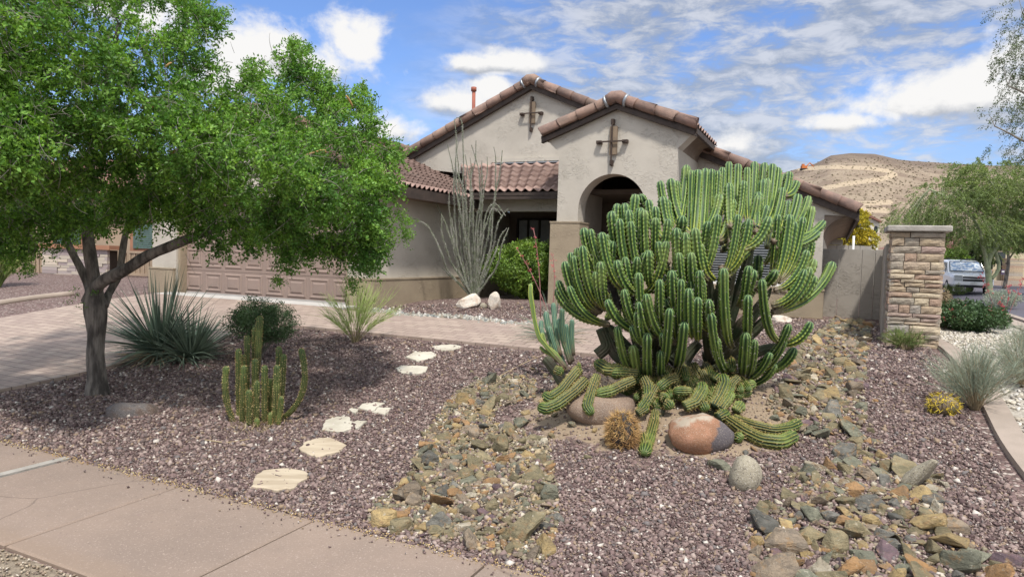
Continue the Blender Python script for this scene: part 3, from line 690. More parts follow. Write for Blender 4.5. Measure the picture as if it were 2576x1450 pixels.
# wall ornaments
def ornament(cu, cz, s, k):
    o = MB(); o.box(W(cu+.03*k, s-.05, cz+.03*k), (.17*k, .045, .62*k), Matrix.Rotation(-TH, 3, 'Z')); oo = P_('cross_ornament', o, M['plaque'])
    b = MB(); ph = .50*k; pw_ = .30*k
    b.hbox(cu-.014, cu+.014, s-.10, s-.078, cz-ph, cz+ph); b.hbox(cu-pw_, cu+pw_, s-.122, s-.1005, cz-.012, cz+.016)
    for (a, c) in ((0, ph-.04), (0, -ph+.04)): b.hbox(cu+a-.035*k, cu+a+.035*k, s-.077, s-.001, cz+c-.07*k, cz+c+.05*k)
    for sg in (-1, 1): b.hbox(cu+sg*pw_-.06*k, cu+sg*pw_+.06*k, s-.0995, s-.001, cz-.035*k, cz+.035*k)
    b.build('iron_bars', M['iron'], oo)
ou, oz = on_s(1339, 287, MS); ornament(ou, oz, MS, .82)
ou, oz = on_s(1542, 358, PS); ornament(ou, oz, PS, .88)
# windows
def window(u0, u1, z0, z1, s, m_glass, name='window', bars=0, frame_m=None, mull=1):
    g_ = MB(); g_.hbox(u0, u1, s+.05, s+.06, z0, z1); w_ = P_(name, g_, m_glass)
    f = MB(); t_ = .05
    f.hbox(u0, u0+t_, s+.0, s+.05, z0, z1); f.hbox(u1-t_, u1, s+.0, s+.05, z0, z1); f.hbox(u0+t_, u1-t_, s, s+.05, z0, z0+t_); f.hbox(u0+t_, u1-t_, s, s+.05, z1-t_, z1)
    for k in range(1, mull+1):
        um = u0+(u1-u0)*k/(mull+1); f.hbox(um-.025, um+.025, s+.01, s+.048, z0+t_, z1-t_)
    f.build('frame', frame_m or M['white_metal'], w_)
    if bars:
        b = MB()
        for k in range(bars):
            zz_ = z0+.06+(z1-z0-.12)*k/(bars-1); b.hbox(u0+t_, u1-t_, s+.030, s+.0465, zz_-.008, zz_+.008)
        b.build('blind_slats', M['blind'], w_)
    return w_
window(wu0, wu1, wz0, wz1, MS+.06, M['glass'], bars=26)
sl = MB(); sl.hbox(wu0-.08, wu1+.08, MS-.09, MS+.05, wz0-.10, wz0-.002); P_('window_sill', sl, M['stucco_tan'])
a0, z1_ = on_s(1303, 549, 16.6); a1_, z0_ = on_s(1388, 640, 16.6); window(a0, a1_+.3, z0_-.4, z1_, 16.53, M['blind'], mull=3, frame_m=M['dark'])
dd = MB(); dd.hbox(pcu-.5, pcu+.5, 16.54, 16.6, Z0, Z0+2.1); P_('front_door', dd, M['door'])
# vent pipe on the roof
vb = at(1193, 278, 21); vt = at(1192, 222, 21)
v_ = MB(); v_.tube([vb-Vector((0, 0, 1.0)), vt], .055, 10); v_.tube([vt-Vector((0, 0, .10)), vt-Vector((0, 0, .09)), vt+Vector((0, 0, .03)), vt+Vector((0, 0, .04))], [.06, .085, .085, .05], 12); P_('vent_pipe', v_, M['vent'], True)
# small landing slab right corner
ls = MB(); ls.hbox(-1.4, -.45, MS-.30, MS-.08, Z0-.1, Z0-.0); P_('concrete_ledge', ls, M['cove'])
# ------------------------------------------------------------------ plant materials
M['leaf'] = mat('tree_leaf', (.20, .35, .06), (.085, .19, .035), 2.2, .5, island=.5, trans=.34, spec=.35)
M['bark'] = mat('furrowed_bark', (.23, .20, .17), (.07, .06, .052), 14, .95, 1.0, 26, bdist=.04, stretch=(1, 1, .22))
M['twig'] = mat('pale_twig', (.30, .28, .24), (.2, .18, .15), 20, .9)
M['pod'] = mat('dry_pod', (.42, .27, .10), (.30, .17, .07), 9, .7)
M['pv_leaf'] = mat('palo_verde_leaf', (.22, .28, .08), (.15, .21, .07), .8, .6, island=.4, trans=.25)
M['pv_bark'] = mat('green_bark', (.36, .39, .24), (.26, .30, .17), 5, .85, .3, 20)
M['yellow_fl'] = mat('yellow_blossom', (.55, .42, .03), (.36, .33, .04), .9, .7, island=.3, trans=.2)
M['mesq'] = mat('mesquite_leaf', (.11, .15, .06), (.075, .11, .045), .8, .6, island=.4, trans=.25)
M['cact'] = mat('cactus_skin', (.155, .245, .085), (.115, .19, .085), 5, .5, .1, 60, spec=.4, island=.16)
M['cact_old'] = mat('old_cactus_skin', (.055, .075, .038), (.10, .085, .055), 6, .7, .5, 30)
M['cact_tip'] = mat('young_cactus_skin', (.20, .31, .16), (.15, .26, .12), 8, .5, island=.12)
M['spine'] = mat('pale_spine', (.46, .44, .38), (.22, .19, .15), 30, .7, island=.4)
M['spine_dk'] = mat('dark_spine', (.10, .08, .07), rough=.7)
M['torch'] = mat('torch_cactus_skin', (.075, .125, .035), (.115, .145, .04), 5, .6, spec=.3, island=.15)
M['torch2'] = mat('column_cactus_skin', (.075, .135, .032), (.10, .16, .045), 5, .55, spec=.35, island=.12)
M['gspine'] = mat('straw_spine', (.58, .47, .24), (.42, .27, .11), 8, .7, island=.3)
M['yspine'] = mat('yellow_spine', (.66, .50, .05), (.55, .40, .05), 8, .6, island=.25)
M['rspine'] = mat('rust_spine', (.50, .32, .13), (.34, .19, .08), 5, .7, island=.35)
M['blue'] = mat('blue_cactus_skin', (.105, .20, .165), (.14, .235, .175), 4, .5, island=.12)
M['euph'] = mat('yellow_green_skin', (.26, .36, .09), (.33, .42, .15), 4, .55)
M['yucca'] = mat('yucca_blade', (.125, .185, .135), (.19, .235, .165), 1.5, .55, island=.4, spec=.35)
M['dry'] = mat('dry_blade', (.34, .27, .17), (.22, .16, .10), 3, .9, island=.4)
M['myrtle'] = mat('dark_shrub_leaf', (.05, .095, .035), (.075, .13, .05), 3, .5, island=.4, trans=.15, spec=.4)
M['shrub'] = mat('hop_shrub_leaf', (.19, .29, .04), (.11, .19, .035), 2.2, .5, island=.5, trans=.2, spec=.4)
M['broom'] = mat('broom_stem', (.34, .44, .13), (.44, .52, .18), 2, .7, island=.3)
M['broom_b'] = mat('broom_base_stem', (.26, .21, .12), (.18, .16, .08), 5, .8, island=.2)
M['grey'] = mat('grey_green_stem', (.27, .32, .24), (.34, .36, .26), 2, .8, island=.3)
M['straw'] = mat('straw_stem', (.40, .32, .20), (.30, .22, .13), 3, .9, island=.3)
M['oco'] = mat('ocotillo_bark', (.25, .24, .21), (.13, .15, .09), 12, .85, .4, 40)
M['oco_sp'] = mat('ocotillo_thorn', (.56, .55, .51), (.26, .31, .18), 20, .8, island=.3)
M['red'] = mat('coral_flower', (.55, .085, .11), (.62, .18, .17), 9, .6, island=.2)
M['stem_r'] = mat('reddish_stem', (.30, .14, .13), rough=.8)
M['stump'] = mat('charred_wood', (.045, .04, .038), (.09, .08, .075), 12, .9, .8, 30)

def skin_mat(name, crest, groove, tip, base):
    m = bpy.data.materials.new(name); m.use_nodes = True; t = m.node_tree; N = NT(t); b = t.nodes['Principled BSDF']
    rib = N.n('ShaderNodeAttribute', attribute_name='rib').outputs['Fac']; al = N.n('ShaderNodeAttribute', attribute_name='along').outputs['Fac']
    tc = N.n('ShaderNodeTexCoord').outputs['Object']; g = N.n('ShaderNodeNewGeometry').outputs['Random Per Island']
    c = N.mix(N.smooth(N.m('ADD', al, N.m('MULTIPLY', N.m('SUBTRACT', g, .5), .5)), .1, .6), base, crest); c = N.mix(N.smooth(al, .80, 1.0), c, tip)  # yellower arm base, which also paints in the lit look of the lower arms
    c = N.mix(N.smooth(rib, .55, 1.0), N.mix(1.0, c, (.42, .54, .52), 'MULTIPLY'), N.mix(1.0, c, (1.45, 1.25, .95), 'MULTIPLY')); c = N.mix(N.smooth(rib, .70, .05), c, groove)  # highlight on rib crests and shade in the grooves painted into the skin colour
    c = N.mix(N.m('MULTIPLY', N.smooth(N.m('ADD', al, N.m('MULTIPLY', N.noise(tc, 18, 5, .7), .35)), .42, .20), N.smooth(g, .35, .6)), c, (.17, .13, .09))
    c = N.mix(N.m('MULTIPLY', N.smooth(N.noise(tc, 26, 4, .6), .66, .70), .8), c, (.24, .19, .12))
    c = N.mix(N.m('MULTIPLY', N.smooth(N.noise(tc, 3, 4, .6), .50, .70), .35), c, (.30, .36, .10))
    t.links.new(c, b.inputs['Base Color']); b.inputs['Roughness'].default_value = .5; b.inputs['Specular IOR Level'].default_value = .35
    bn = N.n('ShaderNodeBump', {'Strength': .25, 'Distance': .01, 'Height': N.noise(tc, 60, 5)}); t.links.new(bn.outputs[0], b.inputs['Normal']); return m
M['cact'] = skin_mat('cactus_skin', (.17, .27, .07), (.018, .042, .015), (.18, .30, .14), (.30, .35, .06))
M['torch'] = skin_mat('torch_cactus_skin', (.12, .155, .035), (.014, .026, .009), (.13, .20, .055), (.19, .175, .06))
M['torch2'] = skin_mat('column_cactus_skin', (.105, .155, .045), (.014, .028, .009), (.15, .20, .06), (.12, .13, .045))
M['blue'] = skin_mat('blue_cactus_skin', (.16, .27, .20), (.07, .14, .11), (.20, .34, .27), (.20, .28, .16))
M['euph'] = skin_mat('yellow_green_skin', (.33, .42, .12), (.16, .23, .07), (.36, .46, .20), (.30, .36, .12))
def rib_attrs(nr, k): 
    j = np.arange(k); q = np.abs(((j/4.0) % 1)-.5)*2; return np.tile(q, nr), np.repeat(np.linspace(0, 1, nr), k)
def on(px, py, off=0.0): return hit(px, py, off)
def leaf_cloud(cents, rads, per, L, Wd, elong=(1, 1, 1), up=.25, droop=0):
    C = np.repeat(np.asarray(cents, float), per, 0); r_ = np.repeat(np.broadcast_to(rads, (len(cents),)), per)[:, None]
    O = unit(RNG.normal(size=(len(C), 3)))*(RNG.random((len(C), 1))**.45)*r_*np.array(elong)
    D = RNG.normal(size=(len(C), 3))+O/(r_+1e-6)*.8; D[:, 2] += up
    return leaf_quads(C+O, D, L*RNG.uniform(.7, 1.25, len(C)), Wd*RNG.uniform(.8, 1.2, len(C)), droop)
def cat(*vf):
    V = []; Fq = []; n = 0
    for v, f in vf: V.append(v); Fq.append(np.asarray(f)+n); n += len(v)
    return np.concatenate(V), np.concatenate(Fq)
def strips_from(polys, w):
    """ribbon along each polyline (list of (k,3) arrays of equal k)"""
    P = np.asarray(polys, float); n, k, _ = P.shape
    T = np.gradient(P, axis=1); S = unit(np.cross(T, np.broadcast_to(RNG.normal(size=(n, 1, 3)), T.shape)))
    w = np.asarray(w, float); w = np.broadcast_to(w, (n, k))[:, :, None] if w.ndim < 2 else w[:, :, None]
    V = np.stack([P-S*w/2, P+S*w/2], 2).reshape(-1, 3)
    b = np.arange(n)[:, None]*2*k
    Fq = np.concatenate([b+np.array([2*i, 2*i+1, 2*i+3, 2*i+2]) for i in range(k-1)])
    return V, Fq
def round_stems(polys, w):
    """3-sided stems along polylines: real thickness"""
    P = np.asarray(polys, float); n, k, _ = P.shape; T = unit(np.gradient(P, axis=1))
    A = unit(np.cross(T, np.broadcast_to(RNG.normal(size=(n, 1, 3)), T.shape))); B = np.cross(T, A)
    w = np.broadcast_to(np.asarray(w, float), (n, k))[:, :, None]/2
    R3 = [P+(A*math.cos(a)+B*math.sin(a))*w for a in (0, 2.094, 4.189)]
    V = np.stack(R3, 2).reshape(-1, 3); b = np.arange(n)[:, None]*3*k
    Fq = np.concatenate([b+np.array([3*i+j, 3*i+(j+1) % 3, 3*i+3+(j+1) % 3, 3*i+3+j]) for i in range(k-1) for j in range(3)])
    return V, Fq
def wiggle(P, a, seed=None):
    P = np.array(P, float); n = len(P); nz = RNG.normal(size=(n, 3)); nz[0] = 0
    for _ in range(2): nz[1:-1] = (nz[:-2]+nz[1:-1]+nz[2:])/3
    return P+nz*a

# ------------------------------------------------------------------ big tree on the left
def big_tree():
    b0 = on(245, 990); Yt = b0.y
    t_ = thing('ebony_tree', 'large spreading green tree with forked grey trunk beside the driveway', 'tree', b0)
    tk = MB()
    def pp(l, dy=0): return [at(x, y, Yt+dy+(d if len(q) > 2 else 0)) for q in l for (x, y, d) in [(q[0], q[1], q[2] if len(q) > 2 else 0)]]
    trunk = smoothpath(pp([(246, 1000), (244, 960), (240, 880), (243, 800), (238, 745), (236, 720)]), 18)
    r_ = np.interp(np.linspace(0, 1, 18), [0, .08, .2, .55, .8, 1], [.165, .145, .118, .105, .15, .10])
    tk.tube(wiggle(trunk, .007), r_*.82, 22)
    limbs = [([(222, 760, 0), (240, 715, -.05), (300, 690, -.15), (370, 640, -.25), (470, 600, -.3), (600, 560, -.25), (740, 510, -.2), (850, 470, 0)], .088, .028),
             ([(243, 760, 0), (236, 700, 0), (228, 640, 0), (218, 560, .05), (215, 480, .1), (235, 360, .2), (270, 200, .2), (300, 60, .1)], .085, .025),
             ([(232, 770, 0), (222, 720, .1), (205, 680, .1), (185, 630, .15), (160, 580, .2), (110, 500, .2), (40, 400, .3), (-60, 300, .2)], .055, .022),
             ([(262, 770, 0), (280, 735, .2), (298, 700, .3), (305, 650, .35), (312, 600, .4), (330, 540, .5), (400, 440, .6), (500, 300, .7)], .052, .022)]
    lims = []
    for pl_, r0, r1 in limbs:
        P = wiggle(smoothpath(pp(pl_), 26), .012); lims.append(P)
        q = MB(); q.tube(wiggle(P, .01), np.linspace(r0, r1, 26)*.85*(1+.05*np.sin(np.arange(26)*1.9)), 14); lo = q.build('limb', M['bark'], t_, True)
    tk.build('trunk', M['bark'], t_, True)
    poly = np.array([(-260, -200), (250, -220), (400, -160), (470, -60), (530, 10), (560, 70), (556, 130), (600, 185), (650, 150), (720, 112), (775, 135), (805, 200), (835, 225), (905, 222), (925, 265), (955, 330), (1000, 375), (1000, 445), (985, 500), (990, 590), (980, 625), (945, 655), (900, 690), (865, 655), (800, 640), (760, 655), (700, 675), (650, 625), (600, 640), (540, 622), (480, 585), (440, 560), (340, 560), (290, 578), (200, 596), (110, 632), (72, 668), (40, 655), (0, 640), (-260, 640)], float)
    def inside(x, y):
        c = False; j = len(poly)-1
        for i in range(len(poly)):
            if (poly[i, 1] > y) != (poly[j, 1] > y) and x < (poly[j, 0]-poly[i, 0])*(y-poly[i, 1])/(poly[j, 1]-poly[i, 1])+poly[i, 0]: c = not c
            j = i
        return c
    def edged(x, y):
        A = poly; B = np.roll(poly, -1, 0); p = np.array([x, y]); q = np.clip(((p-A)*(B-A)).sum(1)/((B-A)**2).sum(1), 0, 1)
        return np.linalg.norm(A+(B-A)*q[:, None]-p, axis=1).min()
    cents = []; rads = []
    gaps = [(420, 55, 45), (345, 55, 30), (555, 190, 38), (600, 250, 22), (505, 130, 26), (390, 120, 22), (860, 300, 20), (750, 300, 26), (700, 210, 18), (960, 420, 18), (930, 350, 18), (30, 250, 10)]
    tries = 0
    while len(cents) < 1500 and tries < 30000:
        tries += 1
        x = random.uniform(-250, 1010); y = random.uniform(-210, 725)
        if not inside(x, y): continue
        e = edged(x, y)
        if e < 16: continue
        if any(math.hypot(x-a, y-b) < r for a, b, r in gaps): continue
        up_ = 1.0 if y > 250 else .72
        if random.random() > up_: continue
        T_ = min(2.0, .25+e*.0085)
        sgn = random.choice((-1, -1, 1)); dep = sgn*T_*random.uniform(.35, 1)
        if x < 220 and y < 420: dep -= .7*(1-x/220)*.9
        dep = max(dep, -3.0)
        k = (Yt+dep)/Yt
        p = at(x, y, Yt+dep); cents.append(tuple(p)); rads.append(min(.125, .05+e*.0028)*random.uniform(.7, 1.25))
    cents = np.array(cents); rads = np.array(rads)
    # sprays: short twigs within each cluster, leaflets along them
    per = 9; C = np.repeat(cents, per, 0); rr = np.repeat(rads, per)[:, None]; cc = np.array([at(430, 380, Yt)])[0]
    O = unit(RNG.normal(size=(len(C), 3)))*(RNG.random((len(C), 1))**.5)*rr*1.0
    d = unit(unit(C-cc)*.75+RNG.normal(size=O.shape)*.55+np.array([0, 0, -.12])); Ls = RNG.uniform(.09, .24, (len(C), 1))
    A = C+O; Bq = A+d*Ls; nl = 26; q = np.tile(np.linspace(.02, 1, nl), len(C))[:, None]
    base = np.repeat(A, nl, 0)+np.repeat(Bq-A, nl, 0)*q+RNG.normal(size=(len(C)*nl, 3))*.013; base[:, 2] -= (q[:, 0]**2)*.035
    D = RNG.normal(size=base.shape)*.9+np.repeat(d, nl, 0)*.9; D[:, 2] += .1
    V, Fq = leaf_quads(base, D, RNG.uniform(.026, .048, len(base)), RNG.uniform(.015, .025, len(base)))
    # drooping sprays below the crown and loose tips at the right
    extra = []
    for (x, y, dx, dy, k) in ((1000, 540, 30, 20, 3), (1015, 570, 15, 35, 3), (985, 600, -10, 40, 2), (880, 700, 8, 30, 3), (700, 700, 0, 15, 2), (70, 660, 0, 38, 2), (560, 60, 10, -30, 2), (735, 120, 10, -15, 3), (905, 225, 15, -5, 2), (1000, 380, 6, 16, 2), (540, 20, 6, 20, 2), (760, 125, 20, 5, 2), (820, 190, 25, 8, 2), (935, 280, 0, -14, 2), (620, 165, 10, -10, 2)):
        for _ in range(k*9):
            q_ = random.random(); p = at(x+dx*q_+random.gauss(0, 7), y+dy*q_+random.gauss(0, 7), Yt+random.uniform(-.15, .15)); extra.append(tuple(p))
    V2, F2 = leaf_cloud(extra, .045, 16, .024, .014)
    # sprouts on the trunk
    sp = [tuple(at(x+random.gauss(0, 7), y+random.gauss(0, 6), Yt-.15)) for x, y in ((180, 725), (200, 745), (170, 760), (205, 770), (235, 740)) for _ in range(3)]
    V3, F3 = leaf_cloud(sp, .03, 9, .022, .010)
    V, Fq = cat((V, Fq), (V2, F2), (V3, F3)); bigmesh('crown', V, Fq, M['leaf'], t_)
    # twigs
    nodes = list(np.concatenate([L[9:] for L in lims])); nl0 = len(nodes); NA = np.array(nodes); tw = []; ww = []
    dl = np.array([np.linalg.norm(NA-c, axis=1).min() for c in cents]); NA = np.concatenate([NA, cents[np.argsort(dl)]]); m_n = nl0
    for c in cents[np.argsort(dl)]:
        i = int(np.argmin(np.linalg.norm(NA[:m_n]-c, axis=1))); a_ = NA[i]; L_ = np.linalg.norm(c-a_)
        tw.append(wiggle(bez(a_, (a_+c)/2+RNG.normal(size=3)*.2*L_, c, 6), .012)); q0 = .022 if i < nl0 else .011; ww.append(np.linspace(q0, .006, 6)); m_n += 1
    V, Fq = round_stems(tw, np.array(ww))
    st = []
    for c, r0 in zip(cents, rads):
        for _ in range(4):
            a = c+RNG.normal(size=3)*r0*.7; e_ = a+RNG.normal(size=3)*r0*.9; st.append(wiggle(bez(a, (a+e_)/2+RNG.normal(size=3)*.03, e_, 5), .012))
    V2, F2 = round_stems(st, np.linspace(.006, .0025, 5)[None])
    V, Fq = cat((V, Fq), (V2, F2)); bigmesh('twigs', V, Fq, M['twig'], t_)
    for (x, y, dx, dy) in ((355, 270, 38, 2), (415, 170, 18, -12), (425, 380, 8, 10), (440, 378, -6, 10), (760, 395, 60, -18), (800, 378, 22, 6), (250, 210, 22, 28), (870, 240, 18, 30), (100, 60, 20, -30)):
        a = at(x, y, Yt-1.45); c = at(x+dx, y+dy, Yt-1.4); m_ = (a+c)/2+Vector((.0, .0, .02)); q = MB(); q.tube(bez(a, m_, c, 8), [.006, .011, .012, .012, .012, .012, .010, .004], 6, flat=.7); q.build('seed_pod', M['pod'], t_, True)
    return t_
big_tree()

# ------------------------------------------------------------------ airy desert trees
def airy_tree(name, label, base, limbs, blobs, n, leafm, barkm, L=.05, Wd=.012, hang=.4, twigw=.03, seed=1, r0=.12, per=26, group=None):
    t_ = thing(name, label, 'tree', base, group); ends = []
    for pl_, ra, rb in limbs:
        P = wiggle(smoothpath(pl_, 18), .02); q = MB(); q.tube(P, np.linspace(ra, rb, 18), 10); q.build('trunk' if ra == limbs[0][1] else 'limb', barkm, t_, True); ends.append(P[8:])
    E = np.concatenate(ends); C = []
    tot = sum(b[3]*b[4]*b[5] for b in blobs)
    for (x, y, z, rx, ry, rz) in blobs:
        k = int(n*rx*ry*rz/tot)+1
        O = unit(RNG.normal(size=(k, 3)))*(RNG.random((k, 1))**.4)*np.array([rx, ry, rz]); C.append(np.array([x, y, z])+O)
    C = np.concatenate(C); st = []
    for c in C:
        a = E[RNG.integers(len(E))] if RNG.random() < .15 else c+RNG.normal(size=3)*.12
        i = np.argmin(np.linalg.norm(E-c, axis=1)); out = unit(c-E[i]); e_ = c+out*RNG.uniform(.3, .7)*hang*1.2+np.array([0, 0, -hang*RNG.uniform(.0, .7)])
        st.append(bez(c, (c+e_)/2+np.array([0, 0, .06]), e_, 6))
    V, Fq = round_stems(st, np.linspace(1, .4, 6)[None]*twigw*.35)
    big = []
    for c in C[::9]:
        i = np.argmin(np.linalg.norm(E-c, axis=1)); big.append(wiggle(bez(E[i], (E[i]+c)/2+np.array([0, 0, .15]), c, 6), .03))
    V2, F2 = round_stems(big, np.linspace(1, .3, 6)[None]*twigw)
    V, Fq = cat((V, Fq), (V2, F2)); bigmesh('twigs', V, Fq, barkm, t_)
    S = np.array(st); k = per; idx = RNG.integers(0, len(S), len(S)*k); q = RNG.random(len(idx)); j = np.minimum((q*5).astype(int), 4); fr = (q*5-j)[:, None]
    P = S[idx, j]*(1-fr)+S[idx, j+1]*fr+RNG.normal(size=(len(idx), 3))*.02; D = RNG.normal(size=P.shape)+unit(S[idx, 5]-S[idx, 0])*.8
    V, Fq = leaf_quads(P, D, L, Wd); bigmesh('crown', V, Fq, leafm, t_)
    return t_
# blue palo verde beside the street on the right
Yp = 17.5; b0 = on(2487, 742); 
def A(px, py, Y): return at(px, py, Y)
Yp = b0.y
airy_tree('palo_verde_tree', 'green-barked palo verde tree with twisting trunk in front of the white car', b0,
    [([A(2489, 745, Yp), A(2487, 700, Yp), A(2483, 668, Yp), A(2492, 640, Yp), A(2512, 610, Yp+.2), A(2530, 570, Yp+.3), A(2560, 520, Yp+.4)], .17, .06),
     ([A(2485, 690, Yp), A(2478, 640, Yp-.1), A(2468, 615, Yp-.2), A(2470, 580, Yp-.3), A(2440, 540, Yp-.4), A(2390, 500, Yp-.5), A(2340, 475, Yp-.5)], .10, .035),
     ([A(2495, 700, Yp), A(2515, 680, Yp+.1), A(2512, 650, Yp+.1), A(2498, 620, Yp+.1), A(2512, 590, Yp), A(2520, 500, Yp-.2), A(2480, 440, Yp-.3)], .09, .03)],
    [tuple(A(x, y, Yp+dy))+(rx*Yp/F, rx*Yp/F*.9, ry*Yp/F) for x, y, dy, rx, ry in ((2400, 500, -.4, 95, 55), (2500, 465, -.3, 110, 62), (2320, 535, -.2, 75, 40), (2270, 560, -.2, 45, 28), (2580, 500, 0, 100, 75), (2440, 570, -.3, 110, 40), (2560, 590, .3, 60, 40), (2350, 580, .2, 60, 30), (2440, 430, 0, 60, 28), (2680, 480, 0, 100, 90), (2500, 610, -.3, 40, 30))],
    3300, M['pv_leaf'], M['pv_bark'], L=.07*Yp/24, Wd=.022*Yp/24, hang=.6*Yp/24, twigw=.020*Yp/24, per=30)
print('palo verde at', Yp)
# dark feathery tree reaching in from the right edge
b1 = Vector((11.3, 11.2, float(H(11.3, 11.2))))
Ym = 11.2
airy_tree('mesquite_tree', 'feathery dark-twigged tree reaching in at the top right of the photograph', b1,
    [([b1, A(2760, 620, Ym), A(2740, 400, Ym), A(2700, 200, Ym)], .16, .06), ([A(2745, 420, Ym), A(2680, 330, Ym), A(2600, 250, Ym), A(2540, 215, Ym)], .05, .012), ([A(2720, 240, Ym), A(2640, 120, Ym), A(2570, 30, Ym)], .05, .012), ([A(2745, 430, Ym), A(2660, 400, Ym), A(2590, 360, Ym), A(2500, 320, Ym)], .04, .01)],
    [tuple(A(2580, 160, Ym))+(.5, .6, .40), tuple(A(2545, 290, Ym))+(.45, .5, .25), tuple(A(2590, 20, Ym))+(.5, .6, .35), tuple(A(2590, 375, Ym))+(.6, .6, .2), tuple(A(2720, 150, Ym))+(1.2, 1.2, 1.1), tuple(A(2700, 330, Ym))+(.9, 1., .6)],
    1500, M['mesq'], M['twig'], L=.035, Wd=.014, hang=.28, twigw=.012, per=22)
# yellow palo verde behind the garden wall
Yy = 34; pz = float(H(*at(2150, 660, Yy)[:2]))
q0 = at(2150, 660, Yy); q0.z = pz
airy_tree('flowering_palo_verde', 'palo verde covered in yellow blossom behind the block wall', q0,
    [([q0, at(2150, 620, Yy), at(2155, 575, Yy)], .16, .05), ([at(2150, 630, Yy), at(2120, 590, Yy), at(2100, 560, Yy)], .10, .03)],
    [tuple(at(2130, 550, Yy))+(.9, .9, .55), tuple(at(2125, 565, Yy))+(1.1, 1.0, .75), tuple(at(2160, 595, Yy))+(.7, .9, .5), tuple(at(2110, 595, Yy))+(.9, .9, .45), tuple(at(2150, 542, Yy))+(.5, .6, .35), tuple(at(2180, 612, Yy))+(.5, .6, .25)],
    1000, M['yellow_fl'], M['pv_bark'], L=.10, Wd=.05, hang=.35, twigw=.04, per=26)
# far street trees
for (px, py, Yf, sx, sz, lab, m_) in ((2300, 600, 58, 1.3, 1.5, 'green street tree far behind the stone pillar', 'pv_leaf'), (2395, 655, 52, 1.2, 1.1, 'small bright bush-like tree beside the dark pickup', 'shrub'), (2535, 600, 47, 2.4, 1.3, 'dense green tree beside the cream house across the street', 'mesq'), (2600, 560, 50, 2.6, 1.8, 'tall green tree at the right edge across the street', 'mesq'), (2455, 640, 53, 1.3, 1.6, 'grey-stemmed tree in front of the far cream house', 'mesq')):
    c = at(px, py, Yf); b_ = Vector((c.x, c.y, float(H(c.x, c.y))))
    airy_tree('street_tree', lab, b_, [([b_, (b_+c)/2+Vector((.2, 0, 0)), c], .14, .06), ([(b_+c)/2, c+Vector((sx*.5, 0, .3))], .06, .03)],
        [(c.x, c.y, c.z+.2, sx, sx, sz*.7), (c.x+sx*.5, c.y, c.z-.2, sx*.7, sx*.7, sz*.5), (c.x-sx*.5, c.y, c.z-.1, sx*.7, sx*.7, sz*.5)], 420, M[m_], M['bark'], L=.16, Wd=.09, hang=.3, twigw=.05, per=26)

# ------------------------------------------------------------------ cacti
def spines(mb_v, P, T, A_, B_, rad, ribs, phase, every, n_sp, length, wid, seedoff=0, mn=2):
    """star-shaped spine clusters on the crests of the ribs; returns strips"""
    L = np.concatenate([[0], np.cumsum(np.linalg.norm(np.diff(P, axis=0), axis=1))]); tot = L[-1]; k = max(2, int(tot/every))
    P0 = []; P1 = []
    for r_ in range(ribs):
        # crest of rib r_ lies at q==1 : index (r_+0)*4  -> angle
        ang = (r_*4)/(ribs*4)*2*np.pi+phase
        for i in range(k):
            s = (i+.5+.25*(r_ % 2))/k*tot; j = min(np.searchsorted(L, s)-1, len(P)-2); j = max(j, 0); f_ = (s-L[j])/(L[j+1]-L[j]+1e-9)
            c = P[j]*(1-f_)+P[j+1]*f_; rr = rad[j]*(1-f_)+rad[j+1]*f_; n = A_[j]*math.cos(ang)+B_[j]*math.sin(ang); tt = T[j]; sd = np.cross(n, tt)
            base = c+n*rr*.98
            if RNG.random() < .28: continue
            for q in range(RNG.integers(1, n_sp+1)):
                d = n*RNG.uniform(.4, 1)+tt*RNG.uniform(-.9, .9)+sd*RNG.uniform(-.9, .9); d /= np.linalg.norm(d)
                P0.append(base); P1.append(base+d*length*RNG.uniform(.6, 1.2))
    P0 = np.array(P0); P1 = np.array(P1); return thin_strips(P0, P1, wid, wid*.25)
def cactus_arm(parent, path, r, ribs, skin, spine_m, every=.035, n_sp=3, sl=.012, sw=.0016, n=18, name='arm', taper0=.8, depth=.25, tipm=None, kind=None, collect=None, tip=1.0, wob=.05, cren=.07):
    P = smoothpath(path, n); q = np.linspace(0, 1, n)
    # rounded dome at the tip
    Lt = np.linalg.norm(np.diff(P, axis=0), axis=1).sum(); qd = max(1-1.25*r/Lt, .5)
    q = np.concatenate([np.linspace(0, qd, n-6), qd+(1-qd)*np.sin(np.linspace(0, 1, 7)[1:]*np.pi/2)])
    d = np.concatenate([[0], np.cumsum(np.linalg.norm(np.diff(P, axis=0), axis=1))]); P = np.stack([np.interp(q*d[-1], d, P[:, i]) for i in range(3)], 1)
    rad = r*(taper0+(1-taper0)*np.clip(q/.5, 0, 1))*(1+wob*np.sin(q*random.uniform(8, 16)+random.uniform(0, 6)))
    dome = np.clip((q-qd)/(1-qd), 0, 1); rad = rad*np.sqrt(np.clip(1-dome**2, .004, 1))
    mb = MB(); ph = random.uniform(0, 6.28)
    P2, T2, A2, B2, R2 = mb.tube(P, rad, ribs=ribs, depth=depth, phase=ph, cren=cren, per=every)
    v, f = spines(None, P2, T2, A2, B2, R2, ribs, ph, every, n_sp, sl, sw)
    if collect is not None:
        r1, a1_ = rib_attrs(n, ribs*4); collect.append((mb, v, f, r1, a1_)); return
    nb = mb.n; mb.add(v, f)
    o = mb.build(name, [skin, spine_m], parent)
    pi = np.zeros(len(o.data.polygons), np.int32); pi[-len(f):] = 1; o.data.polygons.foreach_set('material_index', pi)
    sm = np.zeros(len(pi), bool); sm[:-len(f)] = True; o.data.polygons.foreach_set('use_smooth', sm)
    r1, a1_ = rib_attrs(n, ribs*4); z_ = np.ones(len(v)); fattr(o, 'rib', np.concatenate([r1, z_])); fattr(o, 'along', np.concatenate([a1_, z_]))
    if kind: o['kind'] = kind
    return o
